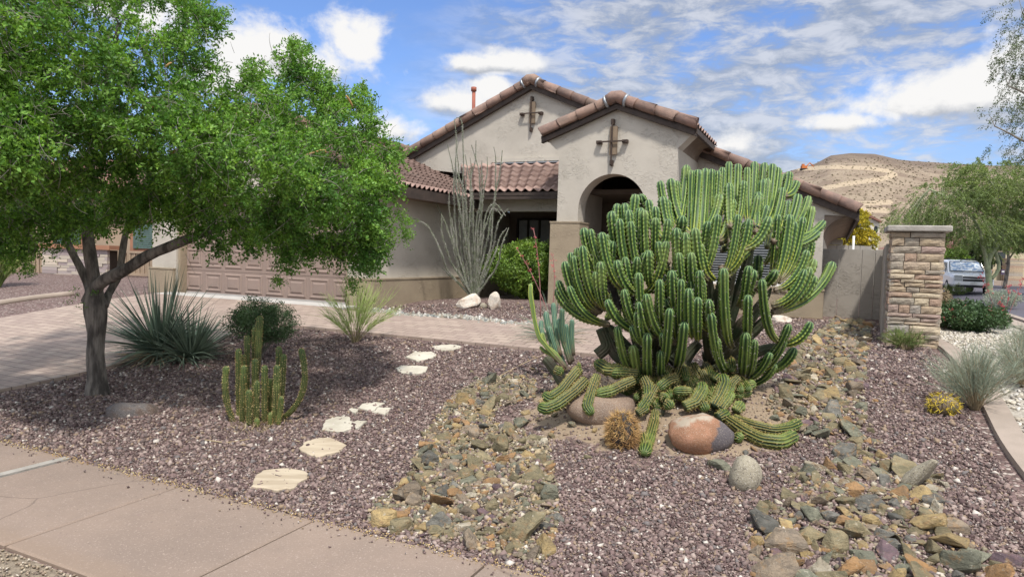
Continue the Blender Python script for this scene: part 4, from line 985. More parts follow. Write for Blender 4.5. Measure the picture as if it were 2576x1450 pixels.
# skin of the candelabra: paler and bluer to the tips, yellow green along the arm
def C5(x, y): return ((1500+x/1.526)*.8587, (450+y/1.526)*.8587)
CB = on(1702, 985); YC = CB.y
print('cactus base', CB)
mc = Vector((CB.x, CB.y+.25, float(H(CB.x, CB.y+.25))))
cand = thing('candelabra_cactus', 'huge many-armed candelabra cactus in the middle of the garden', 'cactus', mc)
def depthC(x, y):
    """distance of a front arm at C5 pixel (x, y) from the camera"""
    ex = (x-800)/660; ey = (y-520)/520; r2 = min(1, ex*ex+ey*ey)
    return mc.y-1.0*math.sqrt(max(0, 1-r2))+(0.25 if y < 250 else 0)
ARMS = [(205,565,330,700),(255,590,440,765),(200,600,420,760),(235,480,350,680),(275,455,370,670),(320,330,400,560),(350,335,430,540),(400,350,450,600),(375,525,420,640),(315,410,390,620),(395,480,430,640),
 (468,475,560,640),(425,650,560,790),(500,605,600,800),(565,530,600,800),(600,625,720,850),(568,660,640,820),(470,770,590,1000),(540,855,600,1000),(535,770,620,850),(605,800,625,990),(672,800,630,870),(665,880,715,975),
 (505,220,520,430),(470,222,485,400),(552,180,570,430),(520,250,510,470),(575,240,600,500),(610,205,612,400),(640,235,650,440),(672,190,680,400),(445,255,460,420),(480,290,500,560),(530,300,540,560),(662,120,690,350),(710,110,720,350),
 (780,50,800,300),(800,72,862,490),(832,70,880,400),(865,65,870,400),(892,68,885,490),(920,75,922,230),(970,35,962,260),(1010,45,1000,260),(1085,35,1062,270),(1052,60,1040,260),(1165,45,1140,300),(1188,60,1160,260),(1240,80,1212,190),(1272,120,1215,190),
 (970,130,950,400),(1102,170,1082,390),(1122,115,1100,330),(1035,120,1010,240),(920,270,900,560),(1010,270,935,540),(1100,185,940,560),(1140,230,930,480),(1152,280,1050,430),(1210,150,1170,330),(1280,180,1230,400),(1327,190,1290,340),
 (1342,235,1250,500),(1395,300,1320,390),(1300,282,1210,550),(1240,270,1160,570),(1372,345,1300,420),(1320,430,1180,620),(1352,470,1280,600),(1435,482,1160,710),(1332,505,1180,695),(1310,515,1150,660),(1355,545,1290,640),(1080,518,1092,650),
 (1060,500,965,665),(945,510,985,860),(1117,560,1195,830),(1182,520,1135,620),(1055,630,1062,790),(880,650,882,740),(887,708,950,940),(912,820,925,940),(1045,798,1030,960),(1085,830,1062,970),(1155,888,975,1010),(1178,938,1035,1050),
 (1240,760,1192,900),(1218,828,1192,915),(1337,750,1235,855),(1265,865,1200,930),(692,390,600,625),(795,385,675,605),(805,395,700,600),(600,440,592,590),(742,390,700,540),(640,285,640,450),(700,290,692,500),(762,275,780,420),(610,430,600,560),
 (575,180,560,240),(930,180,905,300),(850,560,860,800),(800,560,850,790),(740,620,740,830),(690,650,700,720),(880,300,880,520),(985,200,975,350),(1060,290,1010,470),(1190,270,1150,480),(430,385,440,560),(455,390,470,560),(560,460,560,600),(505,460,520,600),
 (700,600,760,640),(840,400,860,560),(1260,300,1230,480),(1220,90,1190,260),(1140,110,1120,300),(940,60,935,220),(1130,40,1110,250),(735,120,745,330),(690,205,695,400),(590,250,600,420),(655,390,640,560),(290,420,360,620),(340,400,400,600),(370,410,420,600)]
ARMS = ARMS[:60]+[(745,440,790,640),(775,350,800,600),(818,330,830,560),(838,520,850,700),(790,600,800,800),(755,560,770,760),(715,520,760,700),(830,640,850,820),(705,690,740,880),(660,560,700,740),(770,750,780,900),(560,700,600,860),(735,330,760,560),(800,440,815,640)]+ARMS[60:]
DEEP = {}
old = MB()
hubs = [(430,760),(590,620),(690,560),(880,520),(930,560),(1000,420),(1160,600),(1170,700),(1195,850),(620,850),(600,1000),(1030,1000),(740,830),(500,560),(800,400),(1080,380),(980,860),(700,700),(800,650),(560,720),(860,700),(640,800),(900,780),(1040,720)]
base3 = [at(*C5(780, 935), mc.y), at(*C5(850, 900), mc.y+.15), at(*C5(720, 900), mc.y+.05), at(*C5(900, 930), mc.y-.1), at(*C5(600, 950), mc.y-.2)]
hub3 = {}
for i, (x, y) in enumerate(hubs):
    p = at(*C5(x, y), depthC(x, y)+.28); hub3[(x, y)] = p
    b_ = min(base3, key=lambda q: (q-p).length); 
    m_ = b_*.45+p*.55; m_.z -= .10*(p.z-b_.z)+.02; m_ = m_+(p-b_)*.05
    mb = MB(); P = bez(b_, m_, p, 14); mb.tube(P, np.append(np.linspace(.075, .050, 11), [.044, .03, .008]), ribs=7, depth=.3, phase=i); o = mb.build('trunk_limb', M['cact_old'], cand, True)
nfront = 0; coll = []
def arm3(x, y, bx, by, extra=0.0, r=None, col_=None):
    d0 = depthC(x, y)+extra; d1 = depthC(bx, by)+extra+.18
    tipp = at(*C5(x, y), d0); b_ = at(*C5(bx, by), d1)
    hb = min([h for h in hubs if h[1] > by-30] or hubs, key=lambda h: abs(h[0]-bx)+abs(h[1]-by)); q_ = .42 if col_ is None else .6
    b_ = b_.lerp(hub3[hb], q_) if (hub3[hb]-b_).length < .75 else b_
    if abs(tipp.x-b_.x) < .10: b_ = b_+Vector(((-1 if bx > 760 else 1)*random.uniform(.06, .17)*random.choice((1, 1, -.6)), random.uniform(-.02, .12), 0))
    L = (tipp-b_).length; bend = abs(tipp.x-b_.x)
    c1 = Vector((b_.x+(tipp.x-b_.x)*.75, b_.y+(tipp.y-b_.y)*.75, b_.z+(tipp.z-b_.z)*(.12 if bend > .08 else .4)))
    pth = bez(b_, c1, tipp, 12)
    rr = r or random.uniform(.038, .052)
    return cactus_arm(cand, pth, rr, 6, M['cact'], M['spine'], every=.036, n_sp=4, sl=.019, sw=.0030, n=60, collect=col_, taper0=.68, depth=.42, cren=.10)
random.shuffle(ARMS[100:])
for i, (x, y, bx, by) in enumerate(ARMS):
    if i < 100: arm3(x, y, bx, by)
    else: arm3(x, y, bx, by, .10, None, coll)
# arms standing behind these, seen through the gaps and from the side
for _ in range(55):
    a = random.uniform(0, 2*math.pi); q = random.random()**.5
    x = 800+560*q*math.cos(a); y = 400+330*q*math.sin(a)
    if y > 640 or (x-800)**2/620**2+(y-520)**2/480**2 > .92: continue
    if y < 330 and x < 640: continue
    hb = min(hubs, key=lambda h: abs(h[0]-x)+abs(h[1]-y-170)*.7)
    ex = random.uniform(.45, 1.6)*math.sqrt(max(.05, 1-((x-800)/660)**2))
    arm3(x, y, x*.7+hb[0]*.3, max(y+random.uniform(110, 220), 60), ex, None, coll)
mb = MB(); nf = []
RA = []; AA = []
for (q, v, f, r1, a1_) in coll:
    mb.add(np.concatenate(q.v), q.f); mb.add(v, f); nf.append((len(q.f), len(f))); RA += [r1, np.ones(len(v))]; AA += [a1_, np.ones(len(v))]
o = mb.build('inner_arms', [M['cact'], M['spine']], cand); o['kind'] = 'stuff'; fattr(o, 'rib', np.concatenate(RA)); fattr(o, 'along', np.concatenate(AA))
pi = np.concatenate([np.concatenate([np.zeros(a, np.int32), np.ones(b, np.int32)]) for a, b in nf]); o.data.polygons.foreach_set('material_index', pi); o.data.polygons.foreach_set('use_smooth', pi == 0)
# broken black stump among the arms
mb = MB(); a = at(*C5(435, 550), mc.y-.55); c = at(*C5(480, 690), mc.y-.45); mb.tube(bez(c, (a+c)/2, a, 8), [.035, .034, .033, .032, .032, .03, .03, .026], 9); mb.build('broken_stub', M['stump'], cand)

# sprawling torch cacti at its foot
tor = thing('torch_cactus_mat', 'sprawling ribbed torch cactus creeping over the boulders under the candelabra cactus', 'cactus', on(1700, 1010))
def gp(x, y, lift=.05):
    p = hit(*C5(x, y), lift); return p
TOR = [([(330,1010),(280,1060),(200,1120),(150,1140),(115,1125)],.052),([(300,960),(250,1020),(220,1060),(170,1095),(138,1070)],.048),([(545,1010),(500,1030),(440,1060),(370,1075)],.048),([(380,990),(355,1060),(335,1130),(360,1165)],.045),
 ([(480,960),(430,965),(390,940),(370,925)],.058),([(560,980),(500,975),(430,975)],.05),([(290,960),(310,960)],.055),([(590,1000),(610,1040),(612,1100)],.05),
 ([(640,1040),(600,1110),(570,1150)],.045),([(740,1000),(700,1010),(650,1050)],.045),([(680,1110),(700,1120),(712,1140)],.048),([(560,1160),(590,1140),(600,1110)],.04),([(770,1130),(820,1110),(850,1060),(850,1020)],.056),
 ([(850,1110),(860,1130),(870,1150)],.045),([(900,1130),(930,1080),(950,1030),(940,985)],.056),([(930,1140),(960,1100),(980,1060)],.05),([(920,1180),(950,1165),(965,1150)],.055),([(1000,1150),(1015,1130),(1030,1110)],.05),([(800,1060),(740,1060),(720,1055)],.042),
 ([(900,1010),(920,985)],.05),([(970,1190),(1040,1240),(1120,1280),(1200,1290),(1270,1255)],.056),([(990,1180),(1080,1215),(1170,1235),(1240,1225),(1290,1200)],.045),([(1000,1260),(1020,1270),(1030,1275)],.045),([(590,1260),(600,1310),(590,1340),(560,1270)][:3],.048),
 ([(640,1150),(635,1200),(615,1270),(600,1310)],.042),([(190,960),(230,980)],.04),([(1010,1000),(980,1030),(965,1075)],.04),([(660,1080),(690,1090),(680,1095)],.04)]
for i, (pts, r) in enumerate(TOR):
    n_ = len(pts); P = []
    for k, q in enumerate(pts):
        z = .045
        p = gp(q[0], q[1], 0.05); 
        P.append(p)
    # keep the reach of each stem near the mound, heads lifted a little
    P = [Vector((p.x, min(p.y, mc.y+.1), p.z)) for p in P]
    for k in range(n_):
        if pts[k][1] < 1180: # upper stems lean on the pile: stay in the foreground plane of the pile
            yy = YC-.25-.0016*(pts[k][1]-960) if pts[k][1] > 940 else YC-.1
            P[k] = at(*C5(*pts[k]), min(P[k].y, yy) if P[k].y > yy-.9 else P[k].y)
    if n_ < 3: P = [P[0], (P[0]+P[1])/2, P[1]]
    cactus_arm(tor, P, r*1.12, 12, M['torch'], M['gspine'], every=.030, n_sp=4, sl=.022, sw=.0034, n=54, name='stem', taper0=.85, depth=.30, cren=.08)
for _ in range(15):
    x0, y0 = random.uniform(380, 1000), random.uniform(880, 1010); a_ = math.copysign(random.uniform(.2, 1.3), x0-700+random.gauss(0, 200)); L_ = random.uniform(60, 150)
    x1, y1 = x0+L_*math.sin(a_), min(y0+L_*(.35+.5*random.random()), 1120); yy = YC-.15-.0022*max(0, (y1-960)); zf = random.uniform(-.05, .05)
    p0_ = at(*C5(x0, y0), YC+.05); p2_ = at(*C5(x1, y1), yy+zf); m_ = (p0_+p2_)/2+Vector((0, 0, .07)); cactus_arm(tor, bez(p0_, m_, p2_, 8), random.uniform(.038, .052), 12, M['torch'], M['gspine'], every=.030, n_sp=4, sl=.020, sw=.0034, n=46, name='stem', taper0=.85, depth=.30)
for k in range(34):
    a_ = random.uniform(-2.9, -.2); r0_ = random.uniform(.05, .35); L_ = random.uniform(.28, .62)
    cx, cy = YC*0+mc.x+random.gauss(-.05, .25), mc.y-.25; p0_ = np.array([cx+math.cos(a_)*r0_, cy+math.sin(a_)*r0_*.5, 0]); p0_[2] = float(H(p0_[0], p0_[1]))+random.uniform(.08, .30)
    p1_ = p0_+np.array([math.cos(a_), math.sin(a_)*.8, 0])*L_*.6; p1_[2] = float(H(p1_[0], p1_[1]))+random.uniform(.05, .12)
    p2_ = p0_+np.array([math.cos(a_+.2), math.sin(a_+.2)*.8, 0])*L_; p2_[2] = float(H(p2_[0], p2_[1]))+random.uniform(.06, .16)
    if math.hypot((p2_[0]-mc.x)/1.0, (p2_[1]-mc.y)) > .85: continue
    cactus_arm(tor, bez(p0_, p1_, p2_, 8), random.uniform(.042, .056), 12, M['torch'], M['gspine'], every=.030, n_sp=4, sl=.022, sw=.0036, n=44, name='stem', taper0=.9, depth=.30)
for k in range(16):
    a_ = random.uniform(0, 6.28); p0_ = Vector((mc.x+random.gauss(0, .30), mc.y-.05+random.gauss(0, .12), 0)); p0_.z = float(H(p0_.x, p0_.y))-.02; p2_ = p0_+Vector((random.gauss(0, .22), random.gauss(0, .1), random.uniform(.2, .5)))
    mb = MB(); mb.tube(wiggle(bez(p0_, (p0_+p2_)/2+Vector((0, 0, .05)), p2_, 10), .015), np.linspace(.08, .05, 10), ribs=8, depth=.3); mb.build('dead_stem', M['cact_old'], tor, True)
# dead crusty base stems
for pts, r in (([(560,960),(500,930),(450,880),(420,800)],.06),([(700,1010),(760,960),(820,960)],.06),([(860,990),(900,960),(980,980)],.05),([(380,900),(430,860),(400,780)],.06),([(680,940),(640,900),(600,900)],.05),([(990,1200),(930,1170),(880,1140)],.05),([(640,1280),(640,1210),(660,1140)],.05)):
    mb = MB(); mb.tube(smoothpath([at(*C5(*q), YC-.05 if q[1] < 1050 else YC-.45) for q in pts], 12), r, ribs=12, depth=.3); mb.build('dead_stem', M['cact_old'], tor, True)

# blue columnar cactus and the yellow-green one beside it
bb = on(*C5(250, 990)); 
blu = thing('blue_columnar_cactus', 'blue-green columnar cactus clump left of the candelabra cactus', 'cactus', bb)
for (x, y, bx, by, r) in ((185,665,215,900,.030),(150,705,200,930,.034),(210,735,262,940,.036),(240,760,270,930,.036),(165,770,230,960,.034),(270,740,275,900,.030),(195,830,245,970,.034),(225,690,240,880,.03),(130,745,150,850,.028)):
    a = at(*C5(bx, by), bb.y+.05); c = at(*C5(x, y), bb.y+random.uniform(-.05, .25)); cactus_arm(blu, bez(a, a*.4+c*.6+Vector((-.03, 0, -.0)), c, 10), r, 8, M['blue'], M['gspine'], every=.03, n_sp=2, sl=.008, sw=.0014, depth=.25, name='stem')
eu = thing('yellow_green_cactus', 'tall pale yellow-green cactus stem leaning out at the far left of the cactus group', 'cactus', on(*C5(215, 960)))
cactus_arm(eu, [at(*C5(x, y), bb.y-.05) for x, y in ((240,960),(180,890),(120,820),(100,740),(92,680),(82,630),(84,580))], .034, 4, M['euph'], M['spine'], every=.035, n_sp=2, sl=.008, depth=.45, name='stem', n=26, wob=.10)
cactus_arm(eu, [at(*C5(x, y), bb.y+.0) for x, y in ((235,950),(200,900),(150,860),(130,800))], .028, 4, M['euph'], M['spine'], depth=.4, name='stem')
cactus_arm(eu, [at(*C5(x, y), bb.y+.0) for x, y in ((225,940),(180,900),(140,880),(125,860))], .026, 4, M['euph'], M['spine'], depth=.4, name='stem')
# column cactus clump on the left
cl = on(655, 1062); col_ = thing('column_cactus_clump', 'clump of slender upright green column cacti in the left gravel bed', 'cactus', cl)
C4 = lambda x, y: (x*.4827*.8587, (600+y*.4827)*.8587)
for (x, y, bx, by, r, dy, mid) in ((1375,975,1415,1290,.030,0,(1370,1150)),(1448,870,1450,1290,.030,.15,None),(1482,970,1470,1300,.031,-.03,None),(1500,790,1500,1280,.027,.25,None),(1576,670,1530,1280,.034,.3,(1565,900)),(1548,930,1550,1290,.031,.05,None),(1510,1118,1512,1310,.030,-.12,None),
                               (1560,1062,1555,1300,.030,-.06,None),(1606,970,1605,1310,.031,-.02,None),(1690,855,1660,1290,.030,.2,(1690,1000)),(1722,902,1700,1290,.030,.12,None),(1683,968,1672,1320,.034,-.05,None),(1708,1158,1690,1300,.026,-.1,None),(1825,868,1700,1260,.029,.05,(1838,1130)),(1478,905,1475,1280,.022,.2,None),(1545,740,1540,1250,.024,.35,None),(1640,1050,1635,1290,.026,.2,None),(1560,1290,1560,1330,.026,-.15,None),(1640,1255,1640,1320,.024,-.1,None)):
    a = at(*C4(bx, by+12), cl.y+dy); c = at(*C4(x, y), cl.y+dy); a.z = min(a.z, float(H(a.x, a.y))+.01)
    mdl = at(*C4(*mid), cl.y+dy) if mid else (a+c)/2
    P = [a, mdl, c] if not mid else list(bez(a, mdl*2-(a+c)/2, c, 9))
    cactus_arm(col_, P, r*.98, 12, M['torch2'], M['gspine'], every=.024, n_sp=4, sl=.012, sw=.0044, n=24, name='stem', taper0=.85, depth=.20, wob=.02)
P0 = []; P1 = []
for _ in range(420):
    a = on(random.gauss(650, 38), random.gauss(1066, 11)); P0.append(tuple(a)); P1.append((a.x+random.gauss(0, .03), a.y+random.gauss(0, .03), a.z+random.uniform(.005, .05)))
v, f = thin_strips(np.array(P0), np.array(P1), .012); bigmesh('fallen_spines', v, f, M['dry'], col_)['kind'] = 'stuff'
# golden barrel cactus
def barrel(name, label, c, r, h, skin, sp, n_sp, sl, ribs=22, lean=0, sw=.0022, every=.028):
    t_ = thing(name, label, 'cactus', c); n = 16; a = np.linspace(-.35*math.pi, .5*math.pi, n)
    P = [Vector((c.x+lean*q, c.y, c.z+h*(math.sin(x)*.5+.42))) for q, x in zip(np.linspace(0, 1, n), a)]; rad = [max(r*math.cos(x), .004) for x in a]
    mb = MB(); P2, T2, A2, B2, R2 = mb.tube(P, rad, ribs=ribs, depth=.16); mb.build('body', skin, t_, True)
    v, f = spines(None, np.array([tuple(p) for p in P]), np.tile([0, 0, 1.], (n, 1)), A2, B2, np.array(rad), ribs, 0, every, n_sp, sl, sw); bigmesh('spines', v, f, sp, t_)
    return t_
barrel('golden_barrel_cactus', 'round barrel cactus covered in yellow spines on the right gravel', on(2372, 1040), .125, .21, M['cact'], M['yspine'], 10, .050, sw=.0062, every=.024)
barrel('dried_barrel_cactus', 'rusty brown spined barrel cactus in front of the boulders', on(1565, 1122), .12, .31, M['stump'], M['rspine'], 13, .065, 26, -.01, sw=.0048, every=.017)
cactus_b = None

# ------------------------------------------------------------------ yucca
def blades(name, label, c, spec, cat_='plant'):
    t_ = thing(name, label, cat_, c)
    for pname, m_, n, L, w, el_rng, drp, off in spec:
        az_ = RNG.uniform(0, 2*np.pi, n); el_ = R(1)*RNG.uniform(el_rng[0], el_rng[1], n); LL = L*RNG.uniform(.7, 1.1, n); k = 9; q = np.linspace(0, 1, k)
        hor = np.stack([np.cos(az_), np.sin(az_), np.zeros(n)], 1)
        P = np.zeros((n, k, 3)); dr = drp*RNG.uniform(.2, 1.6, n)
        for i, s in enumerate(q):
            e = el_-dr*s*s
            P[:, i] = (hor*np.cos(el_)[:, None]*s*LL[:, None]+np.array([0, 0, 1.])*((np.sin(el_)*s-dr*s*s*.5)*LL)[:, None])
        P += np.array(c)+np.array(off)+hor[:, None]*.05
        for i in range(k):
            g_ = H(P[:, i, 0], P[:, i, 1])+.01; P[:, i, 2] = np.maximum(P[:, i, 2], g_+RNG.random(n)*.03)
        wd = w*np.interp(q, [0, .08, .5, 1], [1.1, 1, .7, .06]); wd = np.broadcast_to(wd, (n, k))
        T = np.gradient(P, axis=1); Sd = unit(np.cross(T, np.array([0, 0, 1.])+RNG.normal(size=(n, 1, 3))*.35)); Nn = unit(np.cross(Sd, T))
        ww = wd[:, :, None]/2
        V = np.stack([P-Sd*ww+Nn*ww*.35, P, P+Sd*ww+Nn*ww*.35], 2).reshape(-1, 3); b = np.arange(n)[:, None]*3*k
        Fq = np.concatenate([b+np.array([3*i+j, 3*i+j+1, 3*i+j+4, 3*i+j+3]) for i in range(k-1) for j in (0, 1)])
        bigmesh(pname, V, Fq, m_, t_)
    return t_
yc = on(402, 900)
blades('spiky_yucca', 'large grey-green spiky yucca behind the tree trunk', yc, [
    ('leaves', M['yucca'], 210, 1.22, .024, (18, 88), .25, (0, 0, .12)), ('leaves', M['yucca'], 200, .80, .028, (-5, 55), .5, (0, 0, .08)), ('dry_leaves', M['dry'], 170, .72, .024, (-10, 25), .6, (0, 0, .03)),
    ('side_rosette', M['yucca'], 190, .85, .026, (10, 85), .35, (.48, -.12, .05)), ('side_rosette', M['yucca'], 120, .62, .024, (-8, 40), .6, (.42, -.18, .05))])
# dark round shrub
def shrub(name, label, c, r, h, n, per, L, Wd, m_, stems=30, cat_='shrub', elong=1.0, group=None, twig=None, low=.1, kinds=None, up=.2):
    t_ = thing(name, label, cat_, c, group)
    O = unit(RNG.normal(size=(n, 3)))*(RNG.random((n, 1))**.33); O *= (1+.16*np.sin(O[:, :1]*5+c.x)*np.cos(O[:, 1:2]*4))
    C = np.array(c)+np.array([0, 0, h*(.5+low/2)])+O*np.array([r, r*elong, h*.5*(1-low)])
    k = sst((C[:, 2:3]-c.z)/h/.5); C[:, :2] = np.array([c.x, c.y])+(C[:, :2]-np.array([c.x, c.y]))*(.62+.38*k)
    V, Fq = leaf_cloud(C, .09*max(r, .35)**.5*1.2, per, L, Wd, up=up); bigmesh('foliage', V, Fq, m_, t_)
    st = [bez(c, Vector((c.x+(p[0]-c.x)*.3, c.y+(p[1]-c.y)*.3, c.z+(p[2]-c.z)*.6)), Vector(p), 6) for p in C[RNG.integers(0, n, stems)]]
    V, Fq = round_stems(st, np.linspace(.016, .005, 6)[None]); bigmesh('stems', V, Fq, twig or M['twig'], t_)
    return t_
mcn = on(655, 905); shrub('round_shrub', 'dark green rounded shrub behind the column cactus clump', mcn, .44, .80, 480, 26, .040, .011, M['myrtle'], 60, low=.25)
# light green broom
def broom(name, label, c, h, r, n, m1, m2, lean=0, w=.0045, sub=5, cat_='shrub', group=None, fan=1.0, curl=.2):
    t_ = thing(name, label, cat_, c, group); az_ = RNG.uniform(0, 2*np.pi, n); sp_ = RNG.random(n)**.6*r
    E = np.stack([c.x+lean*h+np.cos(az_)*sp_, c.y+np.sin(az_)*sp_, c.z+h*RNG.uniform(.45, 1, n)*(1-.35*(sp_/r)**2)], 1)
    B = np.array(c)+np.stack([np.cos(az_), np.sin(az_), 0*az_], 1)*.04*RNG.random((n, 1))
    st = [wiggle(bez(b, b*.5+e*.5+np.array([0, 0, -curl*.3*h])*0+(e-b)*np.array([-.18, -.18, .08])*fan, e, 7), .012) for b, e in zip(B, E)]
    V, Fq = round_stems(st, np.linspace(1.6, .5, 7)[None]*w); bigmesh('base_stems', V, Fq, m2, t_)
    sb = []
    for s_ in st:
        for _ in range(sub):
            i = RNG.integers(2, 6); a = s_[i]; d = unit(s_[i+1]-s_[i]+RNG.normal(size=3)*.022+np.array([0, 0, .012])); L_ = h*RNG.uniform(.12, .33)
            sb.append(wiggle(bez(a, a+d*L_*.5+RNG.normal(size=3)*.012, a+d*L_+np.array([0, 0, .04*L_])+RNG.normal(size=3)*.03, 5), .004))
    V, Fq = round_stems(sb, np.linspace(1, .35, 5)[None]*w); bigmesh('green_stems', V, Fq, m1, t_)
    return t_
broom('desert_broom', 'feathery light green shrub beside the paved walk near the garage corner', on(893, 862), 1.0, .60, 42, M['broom'], M['broom_b'], w=.005, sub=24, lean=.08)
# ocotillo
ob = on(1205, 752); OY = ob.y; oc = thing('ocotillo', 'tall grey ocotillo with thorny wands beside the garage wall', 'plant', ob)
C2 = lambda x, y: ((1000+x*.5173)*.8587, (200+y*.5173)*.8587)
OC = [[(740,1290),(690,1000),(690,600),(690,400),(680,280),(650,250),(640,300)],[(730,1290),(650,1000),(640,700),(650,400),(645,280)],[(745,1290),(600,900),(545,780),(510,715)],[(730,1285),(600,1150),(580,1060),(500,900),(430,850),(390,840)],[(740,1290),(690,900),(640,600),(600,430)],
      [(750,1290),(740,900),(730,600),(770,520),(760,410)],[(740,1290),(720,900),(700,700),(640,560),(665,420)],[(750,1290),(790,900),(800,700),(830,600),(830,495)],[(755,1290),(830,950),(870,700),(905,560),(912,470)],[(755,1290),(800,1000),(820,800),(870,750),(930,840)],
      [(765,1290),(850,1050),(880,900),(910,830),(948,795)],[(765,1290),(850,1100),(900,950),(940,900)],[(745,1290),(710,1000),(700,800),(710,560)],[(750,1290),(750,950),(745,700),(700,480)],[(750,1290),(770,1000),(790,800),(780,560),(740,440)],[(735,1290),(640,1050),(620,900),(610,760),(610,690)],
      [(735,1290),(620,1100),(570,950),(570,820)],[(735,1290),(680,1050),(670,850),(665,600),(655,450)],[(760,1290),(820,1100),(850,1000),(855,800),(880,700),(870,440)],[(750,1290),(770,1050),(830,850),(860,770),(920,840)],[(745,1290),(720,1050),(730,800),(735,500)],[(740,1290),(660,1150),(640,1000),(625,850)],[(760,1290),(880,1130),(910,1000),(945,905)],[(750,1290),(700,950),(660,750),(650,560)],[(748,1290),(760,900),(795,700),(795,520)],[(742,1290),(610,1170),(570,1130)]]
for i, l in enumerate(OC):
    dy = random.uniform(-.45, .45); P = wiggle(smoothpath([at(*C2(x, y), OY+dy*min(1, j/2)-.0) for j, (x, y) in enumerate(l)], 30), .015); P[:, 2] = np.maximum(P[:, 2], H(P[:, 0], P[:, 1])-.02)
    mb = MB(); rad_ = np.linspace(.021, .008, 30); P2, T2, A2, B2, R2 = mb.tube(P, rad_, 7)
    hi_ = i in (3,)
    L_ = int(np.linalg.norm(np.diff(P, axis=0), axis=1).sum()/.0042); j = RNG.integers(0, 27, L_); ang = RNG.uniform(0, 6.28, L_)
    nrm = A2[j]*np.cos(ang)[:, None]+B2[j]*np.sin(ang)[:, None]; P0 = P2[j]+(P2[j+1]-P2[j])*RNG.random((L_, 1))
    v, f = thin_strips(P0, P0+nrm*(R2[j][:, None]+RNG.uniform(.012, .026, (L_, 1)))+T2[j]*.008, .007)
    mb.add(v, f); o = mb.build('wand', [M['oco'], M['oco_sp']], oc); pi = np.zeros(len(o.data.polygons), np.int32); pi[-len(f):] = 1; o.data.polygons.foreach_set('material_index', pi)
# shrubs by the entry
def shrub_at(name, label, px, py, wpx, hpx, m_, n=500, per=24, L=.05, Wd=.025, back=0, **k):
    c = on(px, py); s_ = c.y/F; c2 = Vector((c.x, c.y+wpx*s_/2*.35, 0)); c2.z = float(H(c2.x, c2.y)); return shrub(name, label, c2, wpx*s_/2, hpx*s_, n, per, L, Wd, m_, **k)
shrub_at('leafy_shrub', 'dense bright green shrub in front of the porch window', 1322, 752, 200, 150, M['shrub'], 800, 30, .055, .032, low=.0)
shrub_at('leafy_shrub', 'low green shrub tucked behind the foot of the ocotillo', 1160, 748, 90, 100, M['shrub'], 250, 24, .05, .03, low=.0)
shrub_at('leafy_shrub', 'tall thin green shrub against the left arch pier', 1415, 752, 60, 205, M['shrub'], 260, 10, .045, .025, low=.1, elong=1)
# red yucca (hesperaloe) with flower stalks left of the cactus
hb = on(1395, 860); hes = thing('red_yucca', 'grassy plant with coral flower stalks behind the left of the cactus group', 'plant', hb)
def grass_tuft(parent, c, n, L, w, m_, el=(20, 85), name='leaves', drp=.35):
    az_ = RNG.uniform(0, 2*np.pi, n); el_ = R(1)*RNG.uniform(el[0], el[1], n); LL = L*RNG.uniform(.6, 1.1, n); st = []
    for a, e, l in zip(az_, el_, LL):
        d = np.array([math.cos(a)*math.cos(e), math.sin(a)*math.cos(e), math.sin(e)]); c0 = np.array(c); st.append(bez(c0, c0+d*l*.6, c0+d*l-np.array([0, 0, drp*l*math.cos(e)]), 7))
    V, Fq = round_stems(st, np.linspace(1, .3, 7)[None]*w); return bigmesh(name, V, Fq, m_, parent)
grass_tuft(hes, hb, 130, .8, .010, M['yucca'], (15, 80)); grass_tuft(hes, hb, 60, .7, .008, M['dry'], (5, 60), 'dry_leaves')
for (x0, y0, x1, y1, z) in ((1360, 760, 1342, 575, 0), (1385, 770, 1300, 625, .1), (1390, 740, 1390, 640, .3)):
    a = at(x0, y0+40, hb.y+z); c = at(x1, y1, hb.y+z); P = bez(a, (a+c)/2+Vector((.05, 0, .1)), c, 10); q = MB(); q.tube(P, np.linspace(.009, .005, 10), 6); s_ = q.build('flower_stalk', M['stem_r'], hes, True)
    cs = P[5:]+RNG.normal(size=(5, 3))*.01; cs = np.repeat(cs, 4, 0)+RNG.normal(size=(20, 3))*.014; V, Fq = leaf_cloud(cs, .010, 5, .018, .009); bigmesh('blossoms', V, Fq, M['red'], s_)
# plants on the right
M['grey2'] = M['grey']
def broom_at(name, label, px, py, hpx, wpx, n, m1, m2, **k):
    c = on(px, py); s_ = c.y/F; return broom(name, label, c, hpx*s_, wpx*s_/2, n, m1, m2, **k)
broom_at('grey_broom_shrub', 'wispy grey-green shrub with straw-coloured base beside the golden barrel cactus', 2452, 1030, 180, 230, 150, M['grey'], M['straw'], w=.0035, sub=14)
broom_at('grey_broom_shrub', 'wispy grey-green shrub at the right edge behind the kerb', 2575, 975, 150, 220, 130, M['grey'], M['straw'], w=.0035, sub=14)
broom_at('grey_broom_shrub', 'low grey-green tussock at the right edge below the red-flowered shrub', 2580, 880, 70, 110, 90, M['grey'], M['straw'], w=.004, sub=10)
broom_at('sprawling_bush', 'small olive bush with dry stems at the foot of the stone pillar', 2278, 880, 62, 110, 60, M['pv_leaf'], M['straw'], w=.006, sub=16)
shrub_at('flowering_shrub', 'dark green shrub with small red flowers right of the stone pillar', 2452, 838, 165, 74, M['myrtle'], 520, 26, .05, .026, low=.0)
rs = on(2452, 838); cs = [(rs.x+random.uniform(-.55, .55), rs.y+random.uniform(-.15, .5), rs.z+random.uniform(.2, .46)) for _ in range(55)]
V, Fq = leaf_cloud(cs, .03, 8, .03, .02); tag(bigmesh('red_blossoms', V, Fq, M['red']), 'scattered small red flowers over the dark green shrub right of the pillar', 'flowers', kind='stuff')
shrub_at('clipped_bush', 'small clipped green bush in front of the white car', 2418, 742, 66, 32, M['pv_leaf'], 220, 20, .05, .02, low=0)
